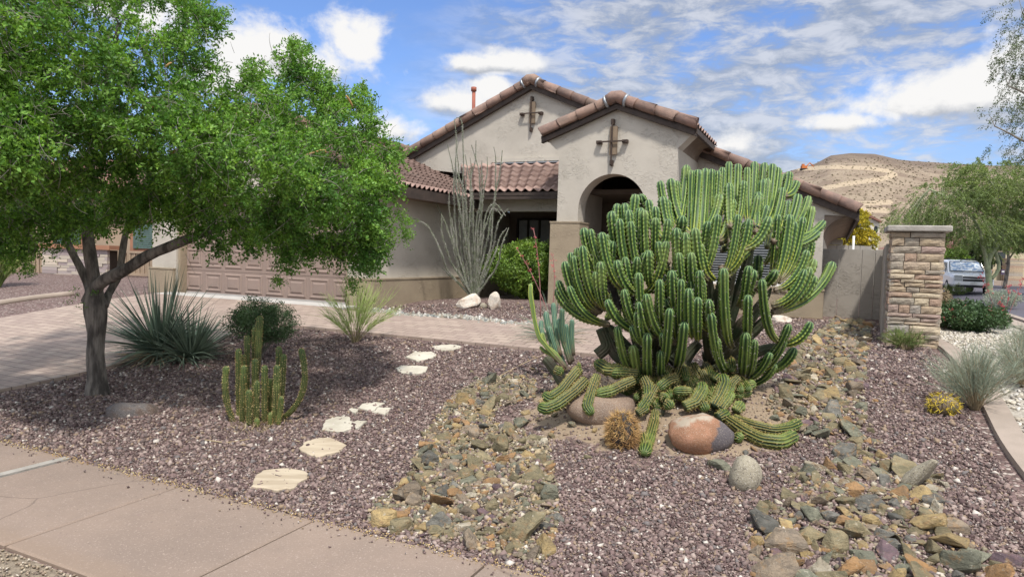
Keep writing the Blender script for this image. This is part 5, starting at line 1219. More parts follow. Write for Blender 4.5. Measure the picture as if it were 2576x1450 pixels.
shrub_at('clipped_bush', 'grey-green rounded bush beside the palo verde trunk', 2532, 778, 85, 50, M['grey'], 260, 22, .05, .02, low=0)
shrub_at('clipped_bush', 'dusty brown bush right against the stone pillar', 2375, 828, 50, 95, M['straw'], 220, 20, .05, .015, low=0)
shrub_at('clipped_bush', 'thin dark bush behind the right side of the stone pillar', 2372, 735, 40, 50, M['myrtle'], 160, 20, .05, .02, low=0)
r2 = on(2520, 830); rf = thing('red_yucca', 'red flowering stalks standing above the shrubs on the right', 'plant', r2)
grass_tuft(rf, r2, 60, .5, .008, M['yucca'])
for (x, y) in ((2498, 778), (2518, 762), (2470, 700), (2540, 720), (2575, 700)):
    c = at(x, y, r2.y+.1); P = bez(r2, (r2+c)/2+Vector((.03, 0, .05)), c, 8); q = MB(); q.tube(P, np.linspace(.007, .004, 8), 5); s_ = q.build('flower_stalk', M['stem_r'], rf)
    cs = np.repeat(P[5:], 5, 0)+RNG.normal(size=(15, 3))*.03; V, Fq = leaf_cloud(cs, .018, 6, .03, .02); bigmesh('blossoms', V, Fq, M['red'], s_)
# left edge feathery plant in front of the neighbour
broom_at('feathery_palm', 'feathery bright green plant at the far left edge before the neighbour porch', -5, 722, 190, 110, 90, M['broom'], M['pv_leaf'], w=.02, sub=16)
# ------------------------------------------------------------------ stone
def rockmat(name, c1, c2, sc=6):
    m = bpy.data.materials.new(name); m.use_nodes = True; t = m.node_tree; N = NT(t); b = t.nodes['Principled BSDF']; tc = N.n('ShaderNodeTexCoord').outputs['Object']
    rnd = N.n('ShaderNodeObjectInfo').outputs['Random']; tc = N.n('ShaderNodeVectorMath', {0: tc, 1: N.n('ShaderNodeCombineXYZ', {0: N.m('MULTIPLY', rnd, 37.0), 1: N.m('MULTIPLY', rnd, 11.0), 2: 0.0}).outputs[0]}, operation='ADD').outputs[0]
    st = N.n('ShaderNodeMapping', {0: tc, 2: (.5, .3, .7), 3: (1, 1, 3.2)}).outputs[0]
    c = N.mix(N.smooth(N.noise(st, 9, 7, .65), .36, .64), c1, c2)
    c = N.mix(N.m('MULTIPLY', N.smooth(N.noise(tc, 13, 6, .7), .52, .66), .75), c, (.30, .185, .09)); c = N.mix(N.m('MULTIPLY', N.smooth(N.noise(st, 17, 6, .75), .56, .66), .7), c, (.10, .095, .075))
    c = N.mix(N.m('MULTIPLY', N.smooth(N.noise(tc, 30, 6, .75), .60, .68), .8), c, (.50, .45, .36))
    nz = N.n('ShaderNodeSeparateXYZ', {0: N.n('ShaderNodeNewGeometry').outputs['Normal']}).outputs[2]; 
    hs = N.n('ShaderNodeHueSaturation', {'Value': N.m('ADD', .75, N.m('MULTIPLY', rnd, .5)), 'Color': c}); t.links.new(hs.outputs[0], b.inputs['Base Color'])
    b.inputs['Roughness'].default_value = .8; b.inputs['Specular IOR Level'].default_value = .25
    hh_ = N.m('ADD', N.m('MULTIPLY', N.noise(st, 16, 8, .7), 1.0), N.m('MULTIPLY', N.noise(tc, 60, 5, .7), .35)); bn = N.n('ShaderNodeBump', {'Strength': 1.0, 'Distance': .03, 'Height': hh_}); t.links.new(bn.outputs[0], b.inputs['Normal']); return m
RM = [rockmat('olive_rock', (.27, .22, .13), (.16, .14, .085)), rockmat('grey_green_rock', (.22, .215, .155), (.13, .13, .095)), rockmat('rust_rock', (.38, .22, .10), (.25, .16, .09)),
      rockmat('ochre_rock', (.44, .32, .15), (.30, .225, .12)), rockmat('slate_rock', (.19, .18, .155), (.12, .115, .10)), rockmat('purple_rock', (.19, .125, .13), (.12, .085, .095)), rockmat('cream_rock', (.55, .49, .38), (.40, .34, .25)), rockmat('brown_rock', (.29, .225, .16), (.18, .145, .11))]
RN = ['olive', 'grey-green', 'rust-brown', 'ochre yellow', 'dark slate grey', 'purple', 'cream', 'mottled brown']
RWT = np.array([.34, .17, .10, .09, .07, .03, .05, .15])
_bm = bmesh.new(); bmesh.ops.create_icosphere(_bm, subdivisions=3, radius=1); ICO_V = np.array([v.co[:] for v in _bm.verts]); ICO_F = np.array([[v.index for v in f.verts] for f in _bm.faces]); _bm.free()
_bm = bmesh.new(); bmesh.ops.create_icosphere(_bm, subdivisions=2, radius=1); IC2_V = np.array([v.co[:] for v in _bm.verts]); IC2_F = np.array([[v.index for v in f.verts] for f in _bm.faces]); _bm.free()
def rock_shape(rx, ry, rz, ncut=9, lo=.45, hi=.85, base=None, rough=.03):
    lo *= .72; hi *= .88; ncut += 3; rx *= 1.25; ry *= 1.25; rz *= 1.35
    V = (ICO_V if base is None else base).copy()
    for _ in range(ncut):
        n = unit(RNG.normal(size=3)*np.array([1, 1, 1.2])); d = RNG.uniform(lo, hi); q = V@n-d; V -= np.outer(np.maximum(q, 0), n)
    V += RNG.normal(size=V.shape)*rough*.4
    a = RNG.uniform(0, 6.28); V = V*np.array([rx, ry, rz]); c, s = math.cos(a), math.sin(a)
    tx = RNG.normal()*.30; V[:, 2] += V[:, 0]*tx
    V[:, :2] = V[:, :2]@np.array([[c, -s], [s, c]]); return V
def hull_rock(rx, ry, rz, npt=13, sub=0):
    bm = bmesh.new(); pts = RNG.normal(size=(npt, 3)); pts = unit(pts)*RNG.uniform(.78, 1.05, (npt, 1)); pts = np.clip(pts*1.15, -.92, .92)
    for p in pts*np.array([rx, ry, rz]): bm.verts.new(p)
    rs = bmesh.ops.convex_hull(bm, input=bm.verts); 
    bmesh.ops.delete(bm, geom=[v for v in bm.verts if not v.link_faces], context='VERTS')
    bmesh.ops.bevel(bm, geom=list(bm.edges), offset=min(rx, rz)*.07, segments=1, affect='EDGES')
    if sub:
        bmesh.ops.triangulate(bm, faces=bm.faces); bmesh.ops.subdivide_edges(bm, edges=bm.edges, cuts=sub, use_grid_fill=True)
    bmesh.ops.triangulate(bm, faces=bm.faces); bm.verts.ensure_lookup_table(); V = np.array([v.co[:] for v in bm.verts]); Fq = np.array([[v.index for v in f.verts] for f in bm.faces]); bm.free()
    if sub: V += (np.sin(V[:, [1, 2, 0]]*9/rx+RNG.uniform(0, 6, 3))*.018+np.sin(V[:, [2, 0, 1]]*23/rx+RNG.uniform(0, 6, 3))*.010+RNG.normal(size=V.shape)*.006)*rx
    a, t_ = RNG.uniform(0, 6.28), RNG.normal(size=2)*.28; c, s = math.cos(a), math.sin(a); V[:, 2] += V[:, 0]*t_[0]+V[:, 1]*t_[1]
    V[:, :2] = V[:, :2]@np.array([[c, -s], [s, c]]); return V, Fq
def rock_obj(name, label, cat_, c, V, m, group=None, Fq=None, smooth=False):
    me = bpy.data.meshes.new(name); me.from_pydata(V.tolist(), [], (ICO_F if Fq is None else Fq).tolist()); me.materials.append(m)
    if smooth: me.polygons.foreach_set('use_smooth', [True]*len(me.polygons))
    o = bpy.data.objects.new(name, me); COL.objects.link(o); o.location = c; tag(o, label, cat_, group); return o
def pip(poly, x, y):
    c = False; j = len(poly)-1
    for i in range(len(poly)):
        if (poly[i][1] > y) != (poly[j][1] > y) and x < (poly[j][0]-poly[i][0])*(y-poly[i][1])/(poly[j][1]-poly[i][1])+poly[i][0]: c = not c
        j = i
    return c
BED1 = [(1140,992),(1200,960),(1290,940),(1350,955),(1345,1000),(1250,1030),(1240,1060),(1330,1090),(1385,1120),(1395,1190),(1412,1290),(1400,1350),(1370,1425),(1250,1400),(1120,1365),(1000,1340),(925,1322),(930,1270),(1010,1215),(1045,1150),(1065,1090)]
BED2 = [(2065,832),(2100,800),(2195,815),(2190,870),(2175,960),(2180,1060),(2225,1130),(2280,1170),(2375,1210),(2380,1290),(2440,1370),(2520,1400),(2576,1470),(2330,1490),(1900,1490),(1885,1430),(1880,1340),(1900,1285),(1985,1235),(1960,1190),(2040,1170),(2100,1150),(2060,1110),(1990,1080),(1935,1060),(1930,1010),(1960,960),(1985,900)]
w1 = [tuple(hit(x, y)[:2]) for x, y in BED1]; w2 = [tuple(hit(x, y)[:2]) for x, y in BED2]
def sdist(poly, x, y):
    A = np.array(poly); B = np.roll(A, -1, 0); p = np.array([x, y]); q = np.clip(((p-A)*(B-A)).sum(1)/((B-A)**2).sum(1), 0, 1); return np.linalg.norm(A+(B-A)*q[:, None]-p, axis=1).min()
CAM2 = np.array([0, 0])
def topx(p):
    d = Vector(p)-Vector((0, 0, CAMZ)); z = d.dot(fwd); return 1288+F*d.dot(rt)/z, 725-F*d.dot(up)/z
placed = []
NAMED = [  # px, py, half-width px, flatness, material, label
 (1160,1008,27,.8,3,'rounded bright ochre stone at the top end of the left rock bed'), (1188,1014,14,.8,2,'small rust ball-like stone beside the bright ochre one'), (1080,1152,32,.75,4,'big dark blue-grey rock on the left side of the left rock bed'), (1132,1168,28,.75,7,'squarish brown rock just right of the big dark blue-grey rock'),
 (1028,1240,38,.8,7,'large brown rock with rusty streaks on the left rim of the left rock bed'), (965,1306,42,.85,3,'large cracked ochre-olive boulder next to the sidewalk edge'), (1003,1300,26,.6,2,'flat orange-brown rock leaning on the ochre-olive boulder'), (1345,1195,42,.5,0,'broad grey-olive slab-like rock on the right rim of the left rock bed'),
 (1380,1245,32,.95,1,'upright blue-green rock on the right rim of the left rock bed'), (1325,1330,58,.75,0,'largest mossy cracked boulder at the bottom of the left rock bed'), (1400,1300,30,.55,4,'split dark wedge rock just right of the largest mossy boulder'), (1185,1245,22,.5,6,'long cream rock in the middle of the left rock bed'), (1200,1330,22,.6,7,'brown rock low in the middle of the left rock bed'),
 (1217,1290,20,.7,5,'purple rock close above the bottom edge of the left rock bed'), (1130,1090,22,.6,0,'pale olive rock high in the left rock bed'), (1140,1112,16,.7,3,'yellow rock high in the left rock bed'), (1330,1146,24,.55,3,'flat orange rock at the upper right of the left rock bed'), (1255,1228,18,.8,5,'plum-coloured rounded rock mid right in the left rock bed'),
 (1310,1060,30,.5,1,'grey rock half buried in the tan soil left of the cactus'), (1350,1100,26,.6,0,'olive rock at the edge of the tan soil'), (1240,945,20,.7,4,'small grey rock at the top of the left rock bed'), (1300,1225,16,.8,6,'small whitish rock mid right in the left rock bed'), (1258,1235,9,1.2,6,'upright white pebble-like rock in the left rock bed'),
 (1808,1168,32,.6,1,'dark green-grey rock left of the speckled granite ball'), (1975,1362,60,.75,7,'huge dark brown wedge rock at the lower left of the right rock bed'), (1920,1318,50,.6,4,'blue-green slate rock behind the huge brown wedge'), (2332,1312,56,.55,3,'big orange-ochre rock on the right side of the right rock bed'), (2385,1362,52,.55,3,'big golden rock at the right rim of the right rock bed'),
 (2405,1412,62,.6,1,'large grey-green rock under the golden one'), (2532,1405,42,.5,5,'smooth brown-purple rock alone on the gravel at the lower right'), (1945,1432,68,.5,7,'broad tan-brown rock cut by the bottom edge of the photograph'), (2065,1438,36,.6,6,'white rock at the bottom edge of the photograph'), (2262,1238,30,.75,2,'reddish orange rock right beside the granite block'),
 (2145,1225,28,.5,2,'flat orange rock left of the granite block'), (2348,1262,34,.7,4,'squared dark grey rock below the granite block'), (2270,1290,30,.7,0,'olive rock between the ochre rock and the granite block'), (2122,1137,36,.9,4,'upright grey rock where the right rock bed narrows'), (2048,1168,36,.35,6,'long pale flat rock right of the speckled granite ball'),
 (2112,1210,28,.6,6,'pale grey rock above the flat orange rock'), (2376,1220,16,.8,6,'small bright white rock touching the granite block'), (2130,1255,34,.55,0,'olive-brown rock under the flat orange rock'), (2200,1310,30,.7,3,'light ochre rock in the middle of the right rock bed'), (2090,1300,28,.8,4,'dark grey rock in the middle left of the right rock bed'),
 (2045,1295,34,.7,1,'grey-green rock speckled white left in the right rock bed'), (2240,1365,32,.6,4,'dark pointed rock low in the right rock bed'), (2170,1395,44,.45,1,'long slate rock slanting low in the right rock bed'), (2500,1440,56,.6,2,'rusty flat rock at the lower right corner of the rock bed'), (2010,1035,24,.7,1,'round grey rock right of the cactus foot'), (2095,1035,28,.75,4,'blocky dark rock right of the cactus foot'), (2260,1150,28,.6,4,'dark rock beside the granite block on its left'), (1570,1330,12,.7,6,'lone pale stone on the gravel')]
for (x, y, hw, fl, mi, lab) in NAMED:
    c = on(x, y+hw*.25); s = c.y/F*hw; V, Fq_ = hull_rock(s*1.05, s*.85, s*fl*1.0, 15, 3); V[:, 2] += s*fl*.30
    V[:, 2] = np.maximum(V[:, 2], -s*.4); rock_obj('river_rock', lab, 'rock', c, V, RM[mi], Fq=Fq_); placed.append((c.x, c.y, s*.85))
cand_r = []
for poly, bed in ((w1, 'left'), (w2, 'right')):
    A = np.array(poly); lo, hi = A.min(0), A.max(0)
    for _ in range(16000 if bed == 'left' else 45000):
        x, y = RNG.uniform(lo, hi)
        if not pip(poly, x, y): continue
        e = sdist(poly, x, y); r = float(np.clip(RNG.lognormal(math.log(.060), .45), .025, .135))
        if bed == 'right' and y < 6: r *= 1.15
        if e < r*.4: continue
        if any((x-a)**2+(y-b)**2 < ((r+c)*.66)**2 for a, b, c in placed): continue
        placed.append((x, y, r)); cand_r.append((x, y, r, bed))
# strays around the beds
for _ in range(130):
    px, py = random.choice([(random.gauss(1420, 70), random.gauss(1075, 40)), (random.uniform(1860, 2250), random.uniform(1130, 1440)), (random.uniform(1180, 1400), random.uniform(930, 1010)), (random.uniform(1930, 2230), random.uniform(830, 1130))])
    c = hit(px, py); r = random.uniform(.025, .06)
    if any((c.x-a)**2+(c.y-b)**2 < ((r+d)*.9)**2 for a, b, d in placed): continue
    placed.append((c.x, c.y, r)); cand_r.append((c.x, c.y, r, 'right' if c.x > 1.8 else 'left'))
cand_r.sort(key=lambda q: -q[2]/q[1])
print('rocks', len(cand_r))
proto = [hull_rock(1.1, RNG.uniform(.65, 1), RNG.uniform(.4, .85), 12) for k in range(16)]
LML = [(1325, 1330, 'largest mossy boulder'), (965, 1306, 'ochre-olive boulder by the sidewalk'), (1080, 1152, 'big dark blue-grey rock'), (1160, 1008, 'bright ochre stone'), (1185, 1245, 'long cream rock'), (1400, 1300, 'split dark wedge rock'), (1330, 1146, 'flat orange rock'), (1130, 1090, 'pale olive rock'), (1217, 1290, 'purple rock'), (1200, 1370, 'left rock bed end at the sidewalk'), (1300, 960, 'top of the left rock bed'), (1028, 1240, 'rusty brown rock on the left rim')]
LMR = [(2326, 1196, 'granite block'), (1879, 1190, 'speckled granite ball'), (1975, 1362, 'huge brown wedge'), (2385, 1362, 'golden rock'), (2065, 1438, 'white rock at the bottom edge'), (1990, 1090, 'trailing torch cactus stems'), (2230, 890, 'stone pillar'), (2130, 820, 'garden wall'), (1990, 970, 'candelabra cactus'), (2145, 1225, 'flat orange rock of the right bed'), (2240, 1365, 'dark pointed rock'), (2200, 1310, 'light ochre rock'), (2122, 1137, 'upright grey rock'), (2095, 1035, 'blocky dark rock'), (2500, 1440, 'rusty flat corner rock'), (2332, 1312, 'big orange-ochre rock'), (2045, 1295, 'white-speckled rock'), (2170, 1395, 'long slate rock')]
NI = 300-len(NAMED); smalls = [MB() for _ in RM]; SV = [[] for _ in RM]; SF = [[] for _ in RM]; cnt = [0]*len(RM)
for i, (x, y, r, bed) in enumerate(cand_r):
    mi = int(RNG.choice(len(RM), p=RWT)); z = float(H(x, y)); k = i % 16
    if i < NI:
        w_, t_ = RNG.uniform(.6, 1), RNG.uniform(.35, .85); V, Fq_ = hull_rock(r*1.15, r*w_*1.1, r*t_*1.15, 12, 1 if r > .07 else 0); V[:, 2] += r*.2
        sz = ('small' if r < .062 else 'middle-sized' if r < .085 else 'large'); shp = 'flat' if t_ < .5 else 'narrow' if w_ < .72 else 'blocky'
        ix, iy = topx((x, y, z)); LM = LML if bed == 'left' else LMR; lm = min(LM, key=lambda q: (q[0]-ix)**2+(1.8*(q[1]-iy))**2); dx_, dy_ = ix-lm[0], 1.8*(iy-lm[1])
        dr = ('right of' if dx_ > 0 else 'left of') if abs(dx_) > abs(dy_) else ('in front of' if dy_ > 0 else 'behind')
        lab = f'{sz} {shp} {RN[mi]} rock {dr} the {lm[2]}'
        rock_obj('river_rock', lab, 'rock', (x, y, z), V, RM[mi], f'{lab} group'[:-6]+'s', Fq_)
    else:
        V = proto[k][0]*r; a = RNG.uniform(0, 6.28); ca, sa = math.cos(a), math.sin(a); V = V.copy(); V[:, :2] = V[:, :2]@np.array([[ca, -sa], [sa, ca]]); V += np.array([x, y, z+r*.2])
        SV[mi].append(V); SF[mi].append(proto[k][1]+cnt[mi]); cnt[mi] += len(V)
allV = []; allF = []; allM = []; n = 0
for mi in range(len(RM)):
    if SV[mi]:
        v = np.concatenate(SV[mi]); f = np.concatenate(SF[mi]); allV.append(v); allF.append(f+n); allM.append(np.full(len(f), mi)); n += len(v)
tag(bigmesh('small_river_rocks', np.concatenate(allV), np.concatenate(allF), RM, mi=np.concatenate(allM)), 'remaining small angular rocks filling the two rock beds', 'rocks', kind='stuff')
CH_P = []
for poly, k_ in ((w1, 2600), (w2, 6500)):
    A = np.array(poly); lo, hi = A.min(0), A.max(0)
    for x, y in RNG.uniform(lo, hi, (k_*2, 2)):
        if pip(poly, x, y): CH_P.append((x, y))
CH_P = np.array(CH_P)
# small grit of the beds: brown chips
# ------------------------------------------------------------------ gravel: nobody could count it
def gravel(name, pts, rad, m, label, sq=.55, cat_='gravel'):
    n = len(pts); base = np.array([(1, 0, 0), (-.5, .8, 0), (-.6, -.75, 0), (.1, .1, 1), (.35, -.5, .75), (0, 0, -1.)]); 
    Fb = np.array([(0, 1, 3), (1, 2, 3), (2, 4, 3), (4, 0, 3), (2, 0, 4), (1, 0, 5), (2, 1, 5), (0, 2, 5)])
    V = np.tile(base, (n, 1, 1))*(1+RNG.normal(size=(n, 6, 3))*.22); V *= rad[:, None, None]*np.stack([np.ones(n), RNG.uniform(.6, 1, n), RNG.uniform(.35, .8, n)*sq/.55], 1)[:, None, :]
    a = RNG.uniform(0, 6.28, n); b = RNG.normal(size=n)*.45; c, s = np.cos(a)[:, None], np.sin(a)[:, None]; cb, sb = np.cos(b)[:, None], np.sin(b)[:, None]
    x, y, z = V[..., 0]*cb-V[..., 2]*sb, V[..., 1], V[..., 0]*sb+V[..., 2]*cb
    V = np.stack([x*c-y*s, x*s+y*c, z], -1)+pts[:, None, :]
    Fq = (Fb[None]+np.arange(n)[:, None, None]*6).reshape(-1, 3)
    return tag(bigmesh(name, V.reshape(-1, 3), Fq, m), label, cat_, kind='stuff')
GRST = [(0, (0.095, 0.062, 0.059)), (0.14, (0.174, 0.119, 0.11)), (0.3, (0.223, 0.159, 0.143)), (0.44, (0.137, 0.104, 0.095)), (0.56, (0.28, 0.209, 0.185)), (0.68, (0.188, 0.138, 0.126)), (0.78, (0.356, 0.279, 0.243)), (0.86, (0.167, 0.146, 0.14)), (0.91, (0.268, 0.197, 0.139)), (0.97, (0.544, 0.49, 0.429))]
M['gravel'] = mat('crushed_rock', (.2, .14, .13), rough=.85, stops=GRST, spec=.25)
M['pea'] = mat('pea_gravel', (.4, .33, .25), rough=.85, stops=[(0, (.33, .26, .18)), (.3, (.42, .35, .26)), (.5, (.25, .19, .14)), (.7, (.50, .44, .36)), (.85, (.20, .15, .12))])
M['pale_st'] = mat('pale_stone', (.5, .45, .38), rough=.85, stops=[(0, (.52, .47, .38)), (.4, (.60, .56, .50)), (.6, (.40, .35, .28)), (.8, (.46, .42, .37))])
M['cob'] = mat('grey_cobbles', (.4, .38, .33), rough=.7, stops=[(0, (.30, .29, .25)), (.3, (.20, .21, .20)), (.5, (.42, .39, .34)), (.7, (.26, .22, .17)), (.9, (.60, .58, .54))])
def in_gravel(x, y):
    u, s = US(x, y); ok = (s > 3.27) & (u > -8.30) & (u < 1.27) & ~((s > 8.33) & (s < 9.97) & (u < -2.55)) & (s < 14.9) & ~((u < uc+.05) & (s > GS-.1)) & ~((u > -4.62) & (u < -3.18) & (s > 9.9))
    so = soil_at(x, y)+.35*np.sin(x*9+1.3)*np.sin(y*8)*.6
    return ok & ((so < .52) | (RNG.random(len(x)) < .10))
NG = 150000
# more stones near the camera: sample by image position so the density follows distance
yy = 3.2*(13.5/3.2)**(RNG.random(NG*2)**.86); xx = RNG.uniform(-.92, .86, NG*2)*yy
k = in_gravel(xx, yy); xx = xx[k][:NG]; yy = yy[k][:NG]
rr = np.clip(RNG.lognormal(math.log(.0100), .48, len(xx)), .004, .034)*np.clip(.85+.06*yy, 1, 1.7)
zz_ = H(xx, yy)+rr*.12+.004
gravel('gravel', np.stack([xx, yy, zz_], 1), rr, M['gravel'], 'purple-brown crushed rock covering the garden beds')
gravel('rock_bed_chips', np.column_stack([CH_P, H(CH_P[:, 0], CH_P[:, 1])+.012]), RNG.uniform(.012, .034, len(CH_P)), mat('rock_chips', (.2, .17, .12), rough=.9, stops=[(0, (.24, .205, .14)), (.25, (.17, .15, .10)), (.4, (.34, .235, .13)), (.55, (.24, .19, .13)), (.7, (.27, .22, .16)), (.85, (.38, .30, .19)), (.94, (.50, .44, .35))]), 'small olive and tan rock chips between the rocks of both beds')
# gravel in the soil patch: sparse small chips
xx = RNG.normal(MC[0]-.1, .9, 5000); yy = RNG.normal(MC[1]-.5, .8, 5000); gravel('soil_chips', np.stack([xx, yy, H(xx, yy)+.003], 1), RNG.uniform(.003, .011, 5000), M['pea'], 'small tan chips lying on the bare soil round the cactus')
# spill along the sidewalk edge and pea gravel in front
xx = RNG.uniform(-9, 1.5, 2200); ss_ = 3.31+RNG.normal(0, .03, 2200); P = np.stack([xx*DU[0]+ss_*DS[0], xx*DU[1]+ss_*DS[1]], 1); gravel('edge_litter', np.column_stack([P, np.full(2200, .034)]), RNG.uniform(.003, .008, 2200), M['gspine'], 'yellow leaf litter and grit along the sidewalk edge', cat_='litter')
xx = RNG.uniform(-6.5, 3, 9000); ss_ = SWO-.02-RNG.random(9000)**1.2*1.1; P = np.stack([xx*DU[0]+ss_*DS[0], xx*DU[1]+ss_*DS[1]], 1); gravel('near_pea_gravel', np.column_stack([P, np.full(9000, .016)]), RNG.uniform(.006, .016, 9000), M['pea'], 'tan pea gravel between sidewalk and street kerb at the lower left')
xx = RNG.uniform(1.56, 3.6, 7000); ss_ = RNG.uniform(4.4, 15, 7000); P = np.stack([xx*DU[0]+ss_*DS[0], xx*DU[1]+ss_*DS[1]], 1); gravel('pale_stones', np.column_stack([P, H(P[:, 0], P[:, 1])+.02]), RNG.uniform(.012, .045, 7000), M['pale_st'], 'pale cream stones in the strip beyond the kerb on the right')
# cobble rim along the walk
xx = RNG.uniform(-7.9, -4.3, 900); ss_ = 10.08+RNG.normal(0, .10, 900)+.12*np.sin(xx*3); P = np.stack([xx*DU[0]+ss_*DS[0], xx*DU[1]+ss_*DS[1]], 1); gravel('cobble_border', np.column_stack([P, H(P[:, 0], P[:, 1])+.02]), RNG.uniform(.02, .055, 900), M['cob'], 'grey and white cobbles edging the bed along the paved walk', sq=.8)
xx = RNG.uniform(-9, .6, 420); ss_ = 3.31-np.abs(RNG.normal(0, .10, 420)); P = np.stack([xx*DU[0]+ss_*DS[0], xx*DU[1]+ss_*DS[1]], 1); gravel('spilled_gravel', np.column_stack([P, np.full(420, .036)]), RNG.uniform(.004, .013, 420), M['gravel'], 'loose gravel spilled onto the edge of the sidewalk')
# fallen twigs and leaves
P0 = []; P1 = []
for _ in range(900):
    x, y = RNG.uniform(-5, 4), RNG.uniform(3.6, 9)
    if not in_gravel(np.array([x]), np.array([y]))[0]: continue
    a = RNG.uniform(0, 6.28); L_ = RNG.uniform(.01, .05); z = float(H(x, y))+.02; P0.append((x, y, z)); P1.append((x+math.cos(a)*L_, y+math.sin(a)*L_, z+RNG.uniform(-.004, .012)))
v, f = thin_strips(np.array(P0), np.array(P1), .006, .003); tag(bigmesh('leaf_litter', v, f, M['dry']), 'dry bits of leaf and twig scattered on the gravel', 'litter', kind='stuff')
for (x, y, lab) in (((515, 560, 630), (1105, 1110, 1103), 'thin crooked pale twig on the gravel in front of the column cactus'), ((1250, 1310, 1385), (950, 915, 885), 'long pale stick leaning over the gravel left of the cactus group'), ((2240, 2310, 2410), (1235, 1270, 1310), 'thin pale stick across the right rock bed')):
    mb = MB(); mb.tube(wiggle(smoothpath([on(a, b, .02) for a, b in zip(x, y)], 12), .01), .005, 6); tag(mb.build('fallen_stick', M['straw']), lab, 'stick')

# ------------------------------------------------------------------ stepping stones
M['flag'] = mat('flagstone', (.50, .42, .31), (.39, .315, .225), 3.4, .85, .35, 18, bdist=.01, stretch=(.6, 3, 1)); M['flag2'] = mat('pale_flagstone', (.56, .52, .43), (.43, .39, .31), 3.4, .85, .35, 18, bdist=.01)
FL = [([(633,1228),(645,1200),(668,1187),(730,1183),(768,1192),(773,1210),(740,1232),(690,1239)], 0, 'largest tan stepping stone nearest the sidewalk'), ([(755,1135),(765,1118),(795,1107),(830,1106),(868,1124),(850,1140),(800,1154),(780,1150)], 0, 'jagged tan stepping stone, second from the sidewalk'),
 ([(805,1085),(820,1060),(850,1052),(878,1053),(888,1072),(884,1083),(855,1091)], 1, 'pale stepping stone with a smaller broken piece beside it'), ([(886,1068),(897,1062),(922,1064),(897,1082)], 1, 'small broken triangular piece right of the pale stepping stone'), ([(875,1035),(885,1031),(901,1033),(894,1045)], 1, 'tiny pale triangular flagstone left of the twin pieces'),
 ([(903,1030),(912,1020),(945,1016),(968,1018),(952,1026),(936,1038)], 1, 'upper pale piece of the broken middle stepping stone'), ([(938,1041),(952,1029),(982,1030),(968,1046)], 1, 'lower right piece of the broken middle stepping stone'), ([(995,932),(1008,923),(1035,924),(1078,926),(1070,937),(1052,944),(1010,941)], 1, 'third stepping stone from the paved walk'),
 ([(1020,899),(1045,889),(1085,888),(1099,894),(1090,902),(1050,911)], 1, 'second stepping stone from the paved walk'), ([(1085,875),(1112,870),(1150,871),(1161,875),(1140,883),(1105,884)], 1, 'thin pale stepping stone nearest the paved walk')]
for poly, mi, lab in FL:
    P = [on(x, y) for x, y in poly]; P = [Vector(tuple(p)) for p in smoothpath(P+[P[0]], 1+4*len(P))[:-1]] if False else P
    Q = []
    for a, b in zip(P, P[1:]+P[:1]):
        for k in range(4): Q.append(a.lerp(b, k/4)+Vector((random.gauss(0, .008), random.gauss(0, .008), 0)))
    c = sum(Q, Vector())/len(Q); z = max(float(H(q.x, q.y)) for q in Q)
    top = [Vector((q.x, q.y, float(H(q.x, q.y))+.020)) for q in Q]; inn = [c.lerp(t_, .95) for t_ in top]; inn = [Vector((p.x, p.y, t_.z+.006)) for p, t_ in zip(inn, top)]; bot = [Vector((q.x, q.y, q.z-.05)) for q in top]
    n = len(Q); mb = MB(); mb.add(inn+top+bot+[Vector((c.x, c.y, float(H(c.x, c.y))+.027))], [(i, (i+1) % n, 3*n) for i in range(n)]+[(i+n, (i+1) % n+n, (i+1) % n, i) for i in range(n)]+[(i+2*n, (i+1) % n+2*n, (i+1) % n+n, i+n) for i in range(n)])
    tag(mb.build('stepping_stone', M['flag2' if mi else 'flag']), lab, 'stepping stone')

# ------------------------------------------------------------------ boulders
def boulder_mat(name, cols, sc=1.4, grain=.5, speck=(.6, .55, .48)):
    m = bpy.data.materials.new(name); m.use_nodes = True; t = m.node_tree; N = NT(t); b = t.nodes['Principled BSDF']; tc = N.n('ShaderNodeTexCoord').outputs['Object']
    n = N.noise(N.n('ShaderNodeMapping', {0: tc, 1: (sc, .7, .2)}).outputs[0], sc*1.6, 5, .6, .4)
    col = N.ramp(n, [(.30+.40*i/max(1, len(cols)-1), c) for i, c in enumerate(cols)])
    g = N.noise(tc, 110, 3, .8); col = N.mix(N.m('MULTIPLY', N.smooth(g, .55, .66), grain), col, speck); col = N.mix(N.m('MULTIPLY', N.smooth(N.noise(tc, 85, 2, .6), .58, .68), grain), col, (.06, .05, .045))
    t.links.new(col, b.inputs['Base Color']); b.inputs['Roughness'].default_value = .85
    bn = N.n('ShaderNodeBump', {'Strength': .6, 'Distance': .02, 'Height': N.m('ADD', N.noise(tc, 70, 5, .7), N.noise(tc, 7, 5, .6))}); t.links.new(bn.outputs[0], b.inputs['Normal']); return m
BM1 = boulder_mat('tan_granite', [(.20, .135, .10), (.27, .19, .135), (.16, .12, .095)], 1.2); BM3 = boulder_mat('speckled_granite', [(.27, .235, .175), (.34, .30, .22), (.22, .19, .14)], 3, .8); BM4 = boulder_mat('quartz_boulder', [(.56, .48, .38), (.66, .60, .52), (.48, .34, .24)], 3, .4); BM5 = boulder_mat('dark_boulder', [(.04, .033, .032), (.10, .065, .048), (.12, .105, .10), (.038, .033, .032)], 3.0, .35)
